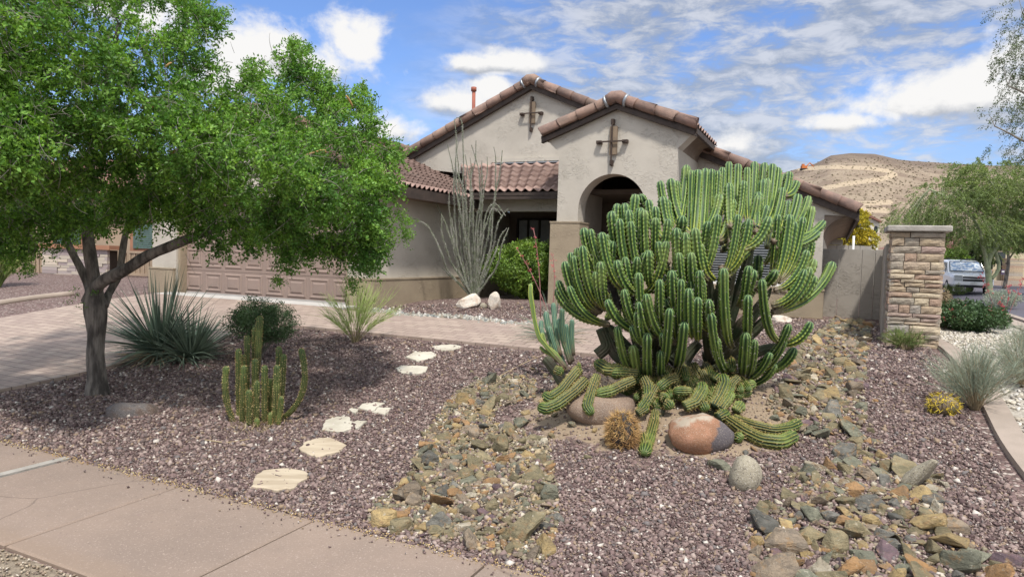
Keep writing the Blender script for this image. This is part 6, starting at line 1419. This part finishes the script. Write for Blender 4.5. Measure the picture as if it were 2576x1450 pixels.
def tri_boulder():
    m = bpy.data.materials.new('three_tone_boulder'); m.use_nodes = True; t = m.node_tree; N = NT(t); b = t.nodes['Principled BSDF']; tc = N.n('ShaderNodeTexCoord').outputs['Object']
    x, y, z = N.n('ShaderNodeSeparateXYZ', {0: tc}).outputs; wn = N.m('MULTIPLY', N.m('SUBTRACT', N.noise(tc, 6, 6, .65), .5), .28)
    d = N.m('ADD', N.m('SUBTRACT', x, N.m('MULTIPLY', z, .25)), wn)
    top = N.m('ADD', N.m('SUBTRACT', z, N.m('MULTIPLY', x, .25)), wn)
    c = N.mix(N.smooth(top, .20, .25), (.27, .135, .075), (.40, .33, .25)); c = N.mix(N.smooth(N.noise(tc, 9, 5, .7), .5, .65), c, (.34, .17, .10))
    c = N.mix(N.smooth(d, .05, .085), c, (.105, .09, .095)); c = N.mix(N.smooth(N.m('ADD', z, wn), -.12, -.17), c, (.14, .12, .12))
    c = N.mix(N.m('MULTIPLY', N.smooth(N.noise(tc, 100, 3, .8), .56, .68), .6), c, (.5, .42, .34))
    t.links.new(c, b.inputs['Base Color']); b.inputs['Roughness'].default_value = .8
    bn = N.n('ShaderNodeBump', {'Strength': .5, 'Distance': .02, 'Height': N.m('ADD', N.noise(tc, 60, 5, .7), N.noise(tc, 6, 5, .6))}); t.links.new(bn.outputs[0], b.inputs['Normal']); return m
def big_boulder(lab, px, py, hw, hh, m, ncut=6, depth_=.8, sink=.35, name='boulder', sm=True, lo=.72, hi=.96, rot=0, dy=0, tilt=0):
    c = on(px, py+hh); c.y += dy+hw/F*c.y*depth_*.5; s = c.y/F; rx, rz = hw*s, hh*s
    V = ICO_V.copy()
    for _ in range(ncut):
        n = unit(RNG.normal(size=3)); d = RNG.uniform(lo, hi); q = V@n-d; V -= np.outer(np.maximum(q, 0), n)*.85
    V += np.sin(V[:, [1, 2, 0]]*5+RNG.uniform(0, 6, 3))*.04+np.sin(V[:, [2, 0, 1]]*11+RNG.uniform(0, 6, 3))*.018+RNG.normal(size=V.shape)*.006
    V = V*np.array([rx, rx*depth_, rz*(1+sink)]); V[:, 2] += V[:, 0]*tilt
    z = float(H(c.x, c.y)); V[:, 2] = V[:, 2]+rz*(1-sink); o = rock_obj(name, lab, 'boulder', (c.x, c.y, z), V, m, smooth=sm); return o
b_ = big_boulder('large tan granite boulder under the left side of the cactus group', 1520, 1038, 92, 34, BM1, 12, sink=.5, dy=.10, lo=.66, hi=.92)
b_ = big_boulder('big orange, cream and dark grey boulder under the right front of the cactus group', 1762, 1086, 88, 43, tri_boulder(), 12, .7, .3, dy=-.05, lo=.66, hi=.9)
big_boulder('dark weathered boulder half buried in the gravel near the tree', 318, 1030, 74, 16, BM5, 9, .75, 1.5)
big_boulder('speckled round granite boulder in front of the cactus', 1879, 1190, 41, 40, BM3, 4, .9, .3); c_ = on(2326, 1238); s_ = c_.y/F*50; V_, F_ = hull_rock(s_*1.12, s_*.85, s_*.98, 11, 4); V_[:, 2] += s_*.45; rock_obj('boulder', 'rough tan granite block at the right rock bed', 'boulder', (c_.x, c_.y+s_*.5, c_.z), V_, BM3, Fq=F_)
big_boulder('whitish quartz boulder left at the foot of the ocotillo', 1178, 757, 32, 17, BM4, 8, .7, .3, lo=.6, hi=.9, sm=False, tilt=.25); big_boulder('upright tan boulder right of the whitish quartz one', 1243, 756, 17, 22, BM4, 8, .8, .3, lo=.6, hi=.9, sm=False); big_boulder('small grey boulder between the whitish and the upright boulder', 1216, 768, 10, 7, BM3, 6, .8, .3)
big_boulder('pale boulder seen through the cactus arms near the window', 1815, 785, 20, 22, BM4, 8, .8, .3, lo=.6, hi=.9, sm=False); big_boulder('low pale boulder at the right foot of the house wall', 1965, 802, 30, 9, BM4, 8, .8, .3, lo=.6, hi=.9, sm=False)

# ------------------------------------------------------------------ stone pillar
pc = on(2290, 872); PYc = pc.y; psf = float(US(pc.x, pc.y)[1]); pu0 = on_s(2240, 640, psf)[0]; pu1 = on_s(2378, 640, psf)[0]; pw = pu1-pu0; ptop = on_s(2300, 567, psf)[1]; pcen = W((pu0+pu1)/2, psf+pw*.42)
pil = thing('stone_pillar', 'stacked stone pillar with smooth concrete cap at the right', 'pillar', (pcen.x, pcen.y, pc.z))
rotz = -TH; RZ = np.array([[math.cos(rotz), -math.sin(rotz), 0], [math.sin(rotz), math.cos(rotz), 0], [0, 0, 1]])
def PB(mb, x0, x1, y0, y1, z0, z1, jit=0):
    v = np.array([(a, b, c) for a in (x0, x1) for b in (y0, y1) for c in (z0, z1)], float)+RNG.normal(size=(8, 3))*jit
    mb.add(v@RZ.T+np.array(pil.location), [(0, 1, 3, 2), (4, 6, 7, 5), (0, 4, 5, 1), (2, 3, 7, 6), (0, 2, 6, 4), (1, 5, 7, 3)])
hw = pw/2*.96; dp = pw*.42; hgt = ptop-pc.z; capz = .085
mb = MB(); PB(mb, -hw+.03, hw-.03, -dp+.03, dp-.03, -.1, hgt-capz); mb.build('core', M['mortar'], pil)
mb = MB(); z = -.02
while z < hgt-capz-.012:
    h = random.choice((.045, .055, .06, .075, .10, .115)); h = min(h, hgt-capz-z-.004)
    if hgt-capz-z-h < .03: h = hgt-capz-z-.004
    for face in range(4):
        L = hw if face % 2 == 0 else dp; D = dp if face % 2 == 0 else hw; x = -L-.005; first = True
        while x < L:
            w_ = random.uniform(.10, .42); 
            if L-(x+w_) < .10: w_ = L-x+.005
            pr_ = random.uniform(.0, .022); a, b = x+.004, x+w_-.004
            nseg = max(2, int((b-a)/.05)); 
            # rough faced block: a small grid pushed in and out
            gx_ = np.linspace(a, b, nseg+1); gz_ = np.array([z+.003, z+h*.35, z+h*.7, z+h-.004]); V = []
            for i_, gxx in enumerate(gx_):
                for j_, gzz in enumerate(gz_):
                    edge = (i_ in (0, nseg)) or (j_ in (0, 3)); o_ = D+(pr_-.008 if edge else pr_+.006)+random.gauss(0, .003); V.append((gxx, -o_, gzz))
            n0 = len(V); idx = lambda i_, j_: i_*4+j_; Fq = [(idx(i_, j_), idx(i_+1, j_), idx(i_+1, j_+1), idx(i_, j_+1)) for i_ in range(nseg) for j_ in range(3)]
            rim = [idx(i_, 0) for i_ in range(nseg+1)]+[idx(nseg, j_) for j_ in (1, 2, 3)]+[idx(i_, 3) for i_ in range(nseg-1, -1, -1)]+[idx(0, j_) for j_ in (2, 1)]
            V += [(V[i_][0], -D+.05, V[i_][2]) for i_ in rim]; n_ = len(rim); Fq += [(rim[i_], n0+i_, n0+(i_+1) % n_, rim[(i_+1) % n_]) for i_ in range(n_)]
            ang = face*math.pi/2; ca, sa = math.cos(ang), math.sin(ang); V = np.array(V); V[:, :2] = V[:, :2]@np.array([[ca, sa], [-sa, ca]])
            mb.add(V@RZ.T+np.array(pil.location), Fq); x += w_
    z += h
mb.build('stone_cladding', M['stone'], pil)
mb = MB(); PB(mb, -hw-.075, hw+.075, -dp-.075, dp+.075, hgt-capz, hgt); o = mb.build('cap', M['cap'], pil)
bv = o.modifiers.new('b', 'BEVEL'); bv.width = .02; bv.segments = 3

# ------------------------------------------------------------------ walls
def stucco_wall(name, label, a, b, ztop, zb, m, th=.2, joints=(), parts=True, caph=0, capm=None):
    a, b = Vector((a[0], a[1], 0)), Vector((b[0], b[1], 0)); t_ = thing(name, label, 'wall', (a.x, a.y, zb)); d = (b-a); L = d.length; d.normalize(); n = Vector((-d.y, d.x, 0))*th
    mb = MB(); js = [0]+list(joints)+[L]
    for j0, j1 in zip(js[:-1], js[1:]):
        p, q = a+d*(j0+.006), a+d*(j1-.006); off = n.normalized()*random.uniform(0, .012)
        mb = MB(); mb.prism([Vector((p.x, p.y, zb))+off, Vector((q.x, q.y, zb))+off, Vector((q.x, q.y, ztop))+off, Vector((p.x, p.y, ztop))+off], n); mb.build('wall_panel', m, t_)
    return t_
def gx2(u, s): p = W(u, s); return (p.x, p.y)
gs_ = MS+.9; ga = on_s(2056, 700, gs_)[0]; gb = on_s(2236, 700, gs_)[0]; gzt = on_s(2150, 627, gs_)[1]
print('gate', ga, gb, gzt)
stucco_wall('garden_wall', 'brown stucco garden wall between the house and the stone pillar', gx2(ga, gs_), gx2(gb, gs_), gzt, Z0-.3, M['gate_stucco'], joints=[(gb-ga)*.30, (gb-ga)*.62, (gb-ga)*.80])
rb = on_s(2232, 700, gs_)[0]; p1_ = W(gb+.05, gs_-.05); p2_ = W((pu0+pu1)/2-.15, psf+pw+.05)
stucco_wall('return_wall', 'narrow dark side wall running from the garden wall to the stone pillar', (p2_.x, p2_.y), (p1_.x, p1_.y), gzt+.0, Z0-.3, M['gate_stucco'], .18)
M['cmu'] = mat('concrete_block', (.30, .275, .24), (.25, .23, .20), 2, .9, .3, 40)
cw = thing('block_wall', 'grey concrete block wall with stepped end behind the garden wall', 'wall', (0, 0, 0)); mb = MB()
bY = 24; b0_ = at(2060, 600, bY); b1_ = at(2155, 603, bY); nb = int((b1_.x-b0_.x)/.41)+1
for r_ in range(13):
    for k_ in range(-4, nb):
        x0 = b0_.x+k_*.41+(.2 if r_ % 2 else 0); zt_ = b1_.z-r_*.205
        if r_ == 0 and k_ > nb-3: continue
        mb.box((x0+.2, bY, zt_-.1), (.398, .2, .193))
mb.box((b0_.x+.0, bY+.0, b1_.z-1.4), (.1, .1, .1)); mb.build('blocks', M['cmu'], cw); mb = MB(); mb.box(((b0_.x+b1_.x)/2-.6, bY+.01, b1_.z-1.5), ((b1_.x-b0_.x)+1.2, .15, 2.55)); mb.build('mortar_core', M['mortar'], cw)
mb = MB(); pp_ = at(2172, 625, bY-1); mb.tube([Vector((pp_.x-.35, pp_.y, .2)), Vector((pp_.x-.35, pp_.y, at(2120, 592, bY-1).z))], .04, 8); tag(mb.build('fence_post', M['white_metal'], smooth=True), 'thin white post standing behind the garden wall', 'post')

# ------------------------------------------------------------------ neighbours
def frame_of(px0, px1, py, Y0, Y1):
    a, b = at(px0, py, Y0), at(px1, py, Y1); return a, b
def facade_box(mb, a, b, z0, z1, u0, u1, o0, o1):
    """box on the line a-b: fraction u0..u1 along it, o0..o1 metres behind"""
    d = Vector((b.x-a.x, b.y-a.y, 0)); n = Vector((-d.y, d.x, 0)).normalized(); p = Vector((a.x, a.y, 0))
    v = [p+d*u+n*o+Vector((0, 0, z)) for u in (u0, u1) for o in (o0, o1) for z in (z0, z1)]
    mb.add(v, [(0, 1, 3, 2), (4, 6, 7, 5), (0, 4, 5, 1), (2, 3, 7, 6), (0, 2, 6, 4), (1, 5, 7, 3)])
a, b = frame_of(-330, 428, 690, 24.5, 21.5); L = (b-a).length; nz = float(H(a.x, a.y))
def fu(px, py):  # fraction along the facade and height for a pixel
    r = px_ray(px, py); d = Vector((b.x-a.x, b.y-a.y)); den = r.x*d.y-r.y*d.x; k = (a.x*d.y-a.y*d.x)/den; p = r*k; return ((p.x-a.x)*d.x+(p.y-a.y)*d.y)/d.length_squared, CAMZ+p.z
nh = thing('neighbour_house', 'tan neighbouring house with porch railing half hidden behind the big tree', 'house', (a.x, a.y, nz))
M['tanwall'] = mat('neighbour_stucco', (.40, .30, .21), (.35, .265, .19), 1.5, .9); M['orange'] = mat('neighbour_trim', (.36, .18, .11), (.32, .16, .10), 3, .85); M['shut'] = mat('green_shutter', (.11, .175, .155), (.08, .13, .12), 8, .7); M['rail'] = mat('railing_paint', (.36, .27, .19), (.30, .22, .16), 6, .8)
mb = MB(); facade_box(mb, a, b, nz-.2, nz+2.9, 0, 1, 1.2, 8); mb.build('wall', M['tanwall'], nh)
mb = MB(); facade_box(mb, a, b, nz+2.9, nz+3.05, -.03, 1.03, .8, 8.4); mb.build('fascia', M['wood'], nh)
mb = MB(); d = Vector((b.x-a.x, b.y-a.y, 0)); n = Vector((-d.y, d.x, 0)).normalized(); A0 = Vector((a.x, a.y, 0))
mb.prism([A0-d*.05+n*.6+Vector((0, 0, nz+3.05)), A0-d*.05+n*8.5+Vector((0, 0, nz+3.05)), A0-d*.05+n*4.5+Vector((0, 0, nz+4.7))], d*1.1); mb.build('roof', M['tile_far'], nh)
for (x0, x1, y0, y1) in ((268, 325, 560, 622), (372, 388, 572, 640), (60, 130, 560, 620)):
    u0, zb = fu(x0, y1); u1, zt = fu(x1, y0); mb = MB(); facade_box(mb, a, b, zb-.12, zt+.1, u0-.012, u1+.012, 1.14, 1.199); w_ = mb.build('window', M['orange'], nh)
    mb = MB(); k = 12
    for i in range(k): z = zb+(zt-zb)*i/k; facade_box(mb, a, b, z, z+(zt-zb)/k*.8, u0, u1, 1.10, 1.138)
    mb.build('shutter_slats', M['shut'], w_)
for (x0, x1, lab) in ((105, 270, 0),):
    u0, zb = fu(x0, 693); u1, zt = fu(x1, 628); mb = MB(); z = zb
    facade_box(mb, a, b, nz-.1, zt-.02, u0+.006, u1-.006, .12, .5); mb.build('pedestal_core', M['mortar'], nh)
    mb = MB()
    while z < zt-.03:
        h = random.uniform(.07, .13); u = u0
        while u < u1: w_ = random.uniform(.025, .06); facade_box(mb, a, b, z+.006, min(z+h, zt), u, min(u+w_, u1)-.0015, random.uniform(.0, .03), .118); u += w_
        z += h
    mb.build('stone_veneer', mat('pale_stone_veneer', (.4, .33, .3), rough=.9, bump=.5, bscale=30, stops=[(0, (.46, .40, .33)), (.3, (.38, .32, .30)), (.5, (.55, .47, .38)), (.75, (.33, .27, .26))]), nh)
    mb = MB(); facade_box(mb, a, b, zt, zt+.14, u0-.01, u1+.01, -.06, .55); mb.build('ledge', M['orange'], nh)
for (x0, x1) in ((-60, 103), (290, 372)):
    u0, zb = fu(x0, 690); u1, zt = fu(x1, 634); mb = MB(); facade_box(mb, a, b, zt-.05, zt+.02, u0, u1, .2, .28); facade_box(mb, a, b, zb, zb+.06, u0, u1, .2, .28); k = max(3, int((u1-u0)*L/.17))
    for i in range(k+1): u = u0+(u1-u0)*i/k; facade_box(mb, a, b, zb+.06, zt-.05, u-.0016, u+.0016, .215, .265)
    mb.build('railing', M['rail'], nh)
# cream two-storey house far behind
def far_house(name, label, x0, x1, yb, yt, Y, wallm, depth_=8, roof=None, wins=(), extra=None):
    a_, b_ = at(x0, yb, Y), at(x1, yt, Y); t_ = thing(name, label, 'house', (a_.x, Y, min(a_.z, 0))); z0 = min(0, a_.z)
    mb = MB(); mb.box(((a_.x+b_.x)/2, Y+depth_/2, (z0+b_.z)/2), (b_.x-a_.x, depth_, b_.z-z0)); mb.build('wall', wallm, t_)
    if roof:
        mb = MB(); mb.prism([at(*q, Y-.3) for q in roof], (0, depth_+.6, 0)); mb.build('roof', M['tile_far'], t_)
    for (wx0, wx1, wy0, wy1, arch) in wins:
        c0, c1 = at(wx0, wy1, Y), at(wx1, wy0, Y); mb = MB(); w2 = (c1.x-c0.x)/2; cx = (c0.x+c1.x)/2; pts = [(c0.x, c0.z), (c1.x, c0.z)]
        pts += [(cx+w2*math.cos(q), c1.z-w2*(1 if arch else 0)+w2*(math.sin(q) if arch else 0)) for q in np.linspace(0, math.pi, 9)] if arch else [(c1.x, c1.z), (c0.x, c1.z)]
        mb.prism([Vector((x, Y-.02, z)) for x, z in pts], (0, .08, 0)); w_ = mb.build('window', M['glass'], t_)
        mb = MB(); mb.box((cx, Y-.06, c0.z-.12), (w2*2.5, .2, .16)); mb.build('sill', M['tanwall'], w_)
    return t_
M['white_st'] = mat('white_stucco', (.66, .62, .54), (.60, .56, .48), .5, .9); M['cream_st'] = mat('cream_stucco', (.52, .45, .31), (.47, .41, .28), .5, .9)
far_house('far_house', 'white house with two arched windows and tile roof behind the yellow tree', 2120, 2213, 680, 560, 62, M['white_st'], 12, [(2118, 531), (2165, 527), (2219, 556), (2219, 560), (2160, 533), (2118, 537)], [(2180, 2190, 568, 584, True), (2198, 2208, 568, 584, True)])
mb = MB(); Yq = 62; mb.prism([at(2120, 560, Yq), at(2213, 560, Yq), at(2213, 557, Yq), at(2160, 531, Yq), at(2120, 533, Yq)], (0, 12, 0)); fh = mb.build('gable_wall', M['white_st'], bpy.data.objects['far_house'])
fh2 = far_house('cream_house', 'cream single-storey house with dark windows across the side street', 2360, 2640, 704, 622, 66, M['cream_st'], 10, [(2345, 624), (2500, 590), (2660, 624)], [(2483, 2500, 634, 676, False), (2507, 2530, 634, 676, False)])
a_ = at(2540, 690, 65.2); zt_ = at(2540, 650, 65.2).z; mb = MB(); z = 0
while z < zt_: h = random.uniform(.14, .24); mb.box((a_.x+.3+random.uniform(-.03, .03), 65.3, z+h/2), (1.5+random.uniform(-.1, .1), .8, h-.02)); z += h
mb.build('stone_pier', M['stone'], fh2)
gt = at(2398, 680, 65.5); mb = MB(); zt_ = at(2410, 650, 65.5).z
for i in range(14): mb.box((gt.x+i*.19, 65.5, zt_/2), (.15, .06, zt_)); 
mb.build('side_gate', mat('rust_gate', (.17, .065, .045), (.13, .05, .035), 5, .7), fh2)
far_house('white_house', 'white building part seen through the palo verde crown', 2395, 2470, 690, 605, 74, M['white_st'], 8)
# small yard sign, boulders across the street
sg = thing('yard_sign', 'small dark yard sign on the gravel across the street', 'sign', at(2523, 694, 55)); s0 = at(2518, 690, 55); s1 = at(2528, 677, 55)
mb = MB(); mb.prism([Vector((s0.x, 55, s0.z)), Vector((s1.x, 55, s0.z)), Vector((s1.x, 55, s1.z)), Vector((s0.x, 55, s1.z))], (0, .03, 0)); mb.build('panel', mat('sign_panel', (.07, .05, .09), (.10, .07, .12), 5, .5), sg)
mb = MB(); mb.box(((s0.x+s1.x)/2, 54.99, (s0.z+s1.z)/2+.03), ((s1.x-s0.x)*.7, .012, (s1.z-s0.z)*.30)); mb.build('message_band', M['white_metal'], sg)
mb = MB(); mb.tube([Vector(((s0.x+s1.x)/2, 55.02, 0)), Vector(((s0.x+s1.x)/2, 55.02, s0.z+.1))], .02, 6); mb.build('stake', M['iron'], sg)
big_boulder('salmon-coloured boulder across the street', 2497, 690, 8, 6, boulder_mat('salmon_boulder', [(.48, .30, .20), (.55, .38, .27)]), 5); big_boulder('pale boulder beside the salmon-coloured one across the street', 2485, 697, 5, 4, BM4, 5)
c = on(2573, 692); barrel('golden_barrel_cactus', 'yellow barrel cactus across the street at the right edge', Vector((c.x, c.y, float(H(c.x, c.y)))), .5, .7, M['cact'], M['yspine'], 4, .12, sw=.02, every=.15)

# ------------------------------------------------------------------ cars
CP = mat('white_car_paint', (.78, .79, .80), rough=.25, spec=.5, coat=.6); CG = M['glass']; CK = mat('black_plastic', (.02, .02, .02), rough=.6); CR = mat('tyre_rubber', (.018, .018, .018), rough=.85); CH = mat('chrome_rim', (.45, .45, .46), rough=.3, metal=.8); CL = mat('headlamp_glass', (.42, .45, .46), (.35, .38, .40), 20, .15); SH = mat('silver_sunshade', (.30, .42, .62), (.80, .84, .88), 7, .4, .5, 20, mask=(.46, .54))
def sect_body(mb, secs):
    """loft between cross sections: each section = (y, [(x,z)...]) mirrored in x"""
    V = []; k = None
    for y, pts in secs:
        full_ = [(-x, z) for x, z in pts]+[(x, z) for x, z in reversed(pts)]; k = len(full_); V += [(x, y, z) for x, z in full_]
    n = len(secs); Fq = [(i*k+j, i*k+(j+1) % k, (i+1)*k+(j+1) % k, (i+1)*k+j) for i in range(n-1) for j in range(k)]+[tuple(range(k))[::-1], tuple((n-1)*k+j for j in range(k))]
    mb.add(V, Fq)
def suv(name, label, cat_, loc, rz, paint, sunshade=True, pick=False):
    """nose towards -y, 2.0 wide, 5.2 long, 1.85 high"""
    t_ = thing(name, label, cat_, (0, 0, 0)); P = []
    def part(nm, mb, m, sm=False, par=None): o = mb.build(nm, m, par or t_, sm); return o
    mb = MB(); lo = .38
    def S(y, w, zt, wt=None, zb=lo): wt = wt or w-.06; return (y, [(w-.10, zb), (w, zb+.12), (w, zt-.18), (wt, zt-.04), (wt-.12, zt)])
    sect_body(mb, [S(-2.60, .86, .98, .80, .42), S(-2.52, .95, 1.05), S(-2.2, 1.0, 1.10), S(-1.25, 1.01, 1.17, .96), S(-1.0, 1.01, 1.18), S(.5, 1.01, 1.18), S(2.3, 1.0, 1.18), S(2.58, .93, 1.16)]); body = part('body', mb, paint)
    bv = body.modifiers.new('b', 'BEVEL'); bv.width = .035; bv.segments = 2
    mb = MB(); y1 = 2.45 if not pick else .5
    def G(y, w, zt, zb=1.12): return (y, [(w, zb), (w, zb+.02), (w-.16*(zt-zb)/.7, zt-.07), (w-.26*(zt-zb)/.7, zt)])
    sect_body(mb, [G(-1.28, .93, 1.17), G(-.48, .93, 1.80), G(.2, .94, 1.86), G(y1-.35, .94, 1.85), G(y1, .92, 1.18)]); cab = part('cabin', mb, paint); bv = cab.modifiers.new('b', 'BEVEL'); bv.width = .03; bv.segments = 2
    # windscreen
    ws = [Vector((-.80, -1.245, 1.215)), Vector((.80, -1.245, 1.215)), Vector((.70, -.585, 1.745)), Vector((-.70, -.585, 1.745))]
    mb = MB(); mb.prism(ws, (0, -.022, .02)); w_ = part('windscreen', mb, SH if sunshade else CG); mb = MB()
    for i, j in ((0, 1), (1, 2), (2, 3), (3, 0)): mb.tube([ws[i]+Vector((0, -.03, .025)), ws[j]+Vector((0, -.03, .025))], .016, 5)
    mb.build('seal', CK, w_)
    for sx in (-1, 1):
        for (ya, yb) in ((-.62, .25), (.33, 1.15), (1.24, 2.05))[:2 if pick else 3]:
            mb = MB(); mb.prism([Vector((sx*.935, ya-(.28 if ya < -.5 else 0), 1.22)), Vector((sx*.935, yb, 1.22)), Vector((sx*.815, yb-.02, 1.70)), Vector((sx*.815, ya+.02, 1.70))], (sx*.02, 0, 0)); part('side_window', mb, CG)
        for yw in (-1.62, 1.55):
            mb = MB(); mb.tube([Vector((sx*.78, yw, .39)), Vector((sx*.79, yw, .39)), Vector((sx*1.0, yw, .39)), Vector((sx*1.01, yw, .39))], [.33, .385, .385, .33], 24); wh = part('wheel', mb, CR, True)
            mb = MB(); mb.tube([Vector((sx*1.0, yw, .39)), Vector((sx*1.025, yw, .39))], [.22, .20], 16); mb.build('rim', CH, wh)
        mb = MB(); mb.box((sx*.70, -2.565, .93), (.36, .10, .15)); part('headlight', mb, CL); mb = MB(); mb.box((sx*.70, -2.575, .77), (.36, .09, .11)); part('turn_signal', mb, CL)
        mb = MB(); mb.box((sx*1.13, -.92, 1.25), (.22, .10, .18)); mb.box((sx*1.01, -.92, 1.20), (.08, .06, .06)); part('mirror', mb, paint)
        mb = MB(); mb.tube([Vector((sx*.62, -.25, 1.86)), Vector((sx*.62, -.2, 1.92)), Vector((sx*.62, 1.6, 1.92)), Vector((sx*.62, 1.7, 1.86))], .022, 6); part('roof_rail', mb, CK)
        mb = MB(); mb.tube([Vector((sx*.62, -2.60, .52)), Vector((sx*.62, -2.66, .52))], .06, 12); part('fog_lamp', mb, CL)
    mb = MB(); mb.box((0, -2.585, .91), (.98, .06, .08)); mb.box((0, -2.585, .75), (.98, .06, .10)); part('grille', mb, CK)
    mb = MB(); mb.box((0, -2.62, .835), (1.02, .05, .055)); part('grille_bar', mb, CH)
    mb = MB(); mb.box((0, -2.60, .58), (1.78, .14, .17)); bu = part('bumper', mb, paint); bv = bu.modifiers.new('b', 'BEVEL'); bv.width = .04; bv.segments = 2
    mb = MB(); mb.box((0, -2.56, .44), (1.6, .12, .10)); part('lower_intake', mb, CK)
    mb = MB(); mb.box((0, -2.685, .60), (.32, .02, .13)); part('number_plate', mb, M['white_metal'])
    mb = MB(); mb.tube([Vector((-.62, .1, 1.93)), Vector((.62, .1, 1.93))], .02, 6); part('roof_crossbar', mb, CK)
    t_.location = loc; t_.rotation_euler = (0, 0, rz); return t_
sc_ = on(2440, 741); sc_ = Vector((sc_.x+1.0, sc_.y+2.4, float(H(sc_.x, sc_.y))+.014))
print('suv', sc_); suv('parked_car', 'white sport utility vehicle with blue and silver sunshade parked on the side street', 'car', sc_, R(-20), CP)
p_ = at(2372, 672, 62); suv('pickup_truck', 'dark pickup truck parked behind the white car', 'truck', Vector((p_.x, p_.y, .85)), R(70), mat('dark_car_paint', (.02, .018, .025), rough=.2, coat=.5), False, True)
mb = MB(); mb.box((p_.x, p_.y, .55), (9, 5, .6)); tag(mb.build('far_driveway', M['kerb']), kind='structure')
# things on the hill: tiny digger
e = hill_hit(2022, 428); ex = thing('excavator', 'tiny orange excavator on the graded track of the hill', 'excavator', e); oc_ = mat('orange_machine', (.45, .14, .04), rough=.6)
mb = MB(); mb.box(e+Vector((0, 0, 1.8)), (3.2, 2.5, 1.8)); mb.box(e+Vector((-.6, 0, 3.1)), (1.4, 1.4, 1.3)); mb.build('body', oc_, ex); mb = MB(); mb.box(e+Vector((0, 0, .5)), (4, 2.8, .9)); mb.build('tracks', CK, ex); mb = MB(); mb.tube([e+Vector((1.2, 0, 2)), e+Vector((3.5, 0, 4.6)), e+Vector((6, 0, 2.5))], .35, 6); mb.build('boom', oc_, ex)
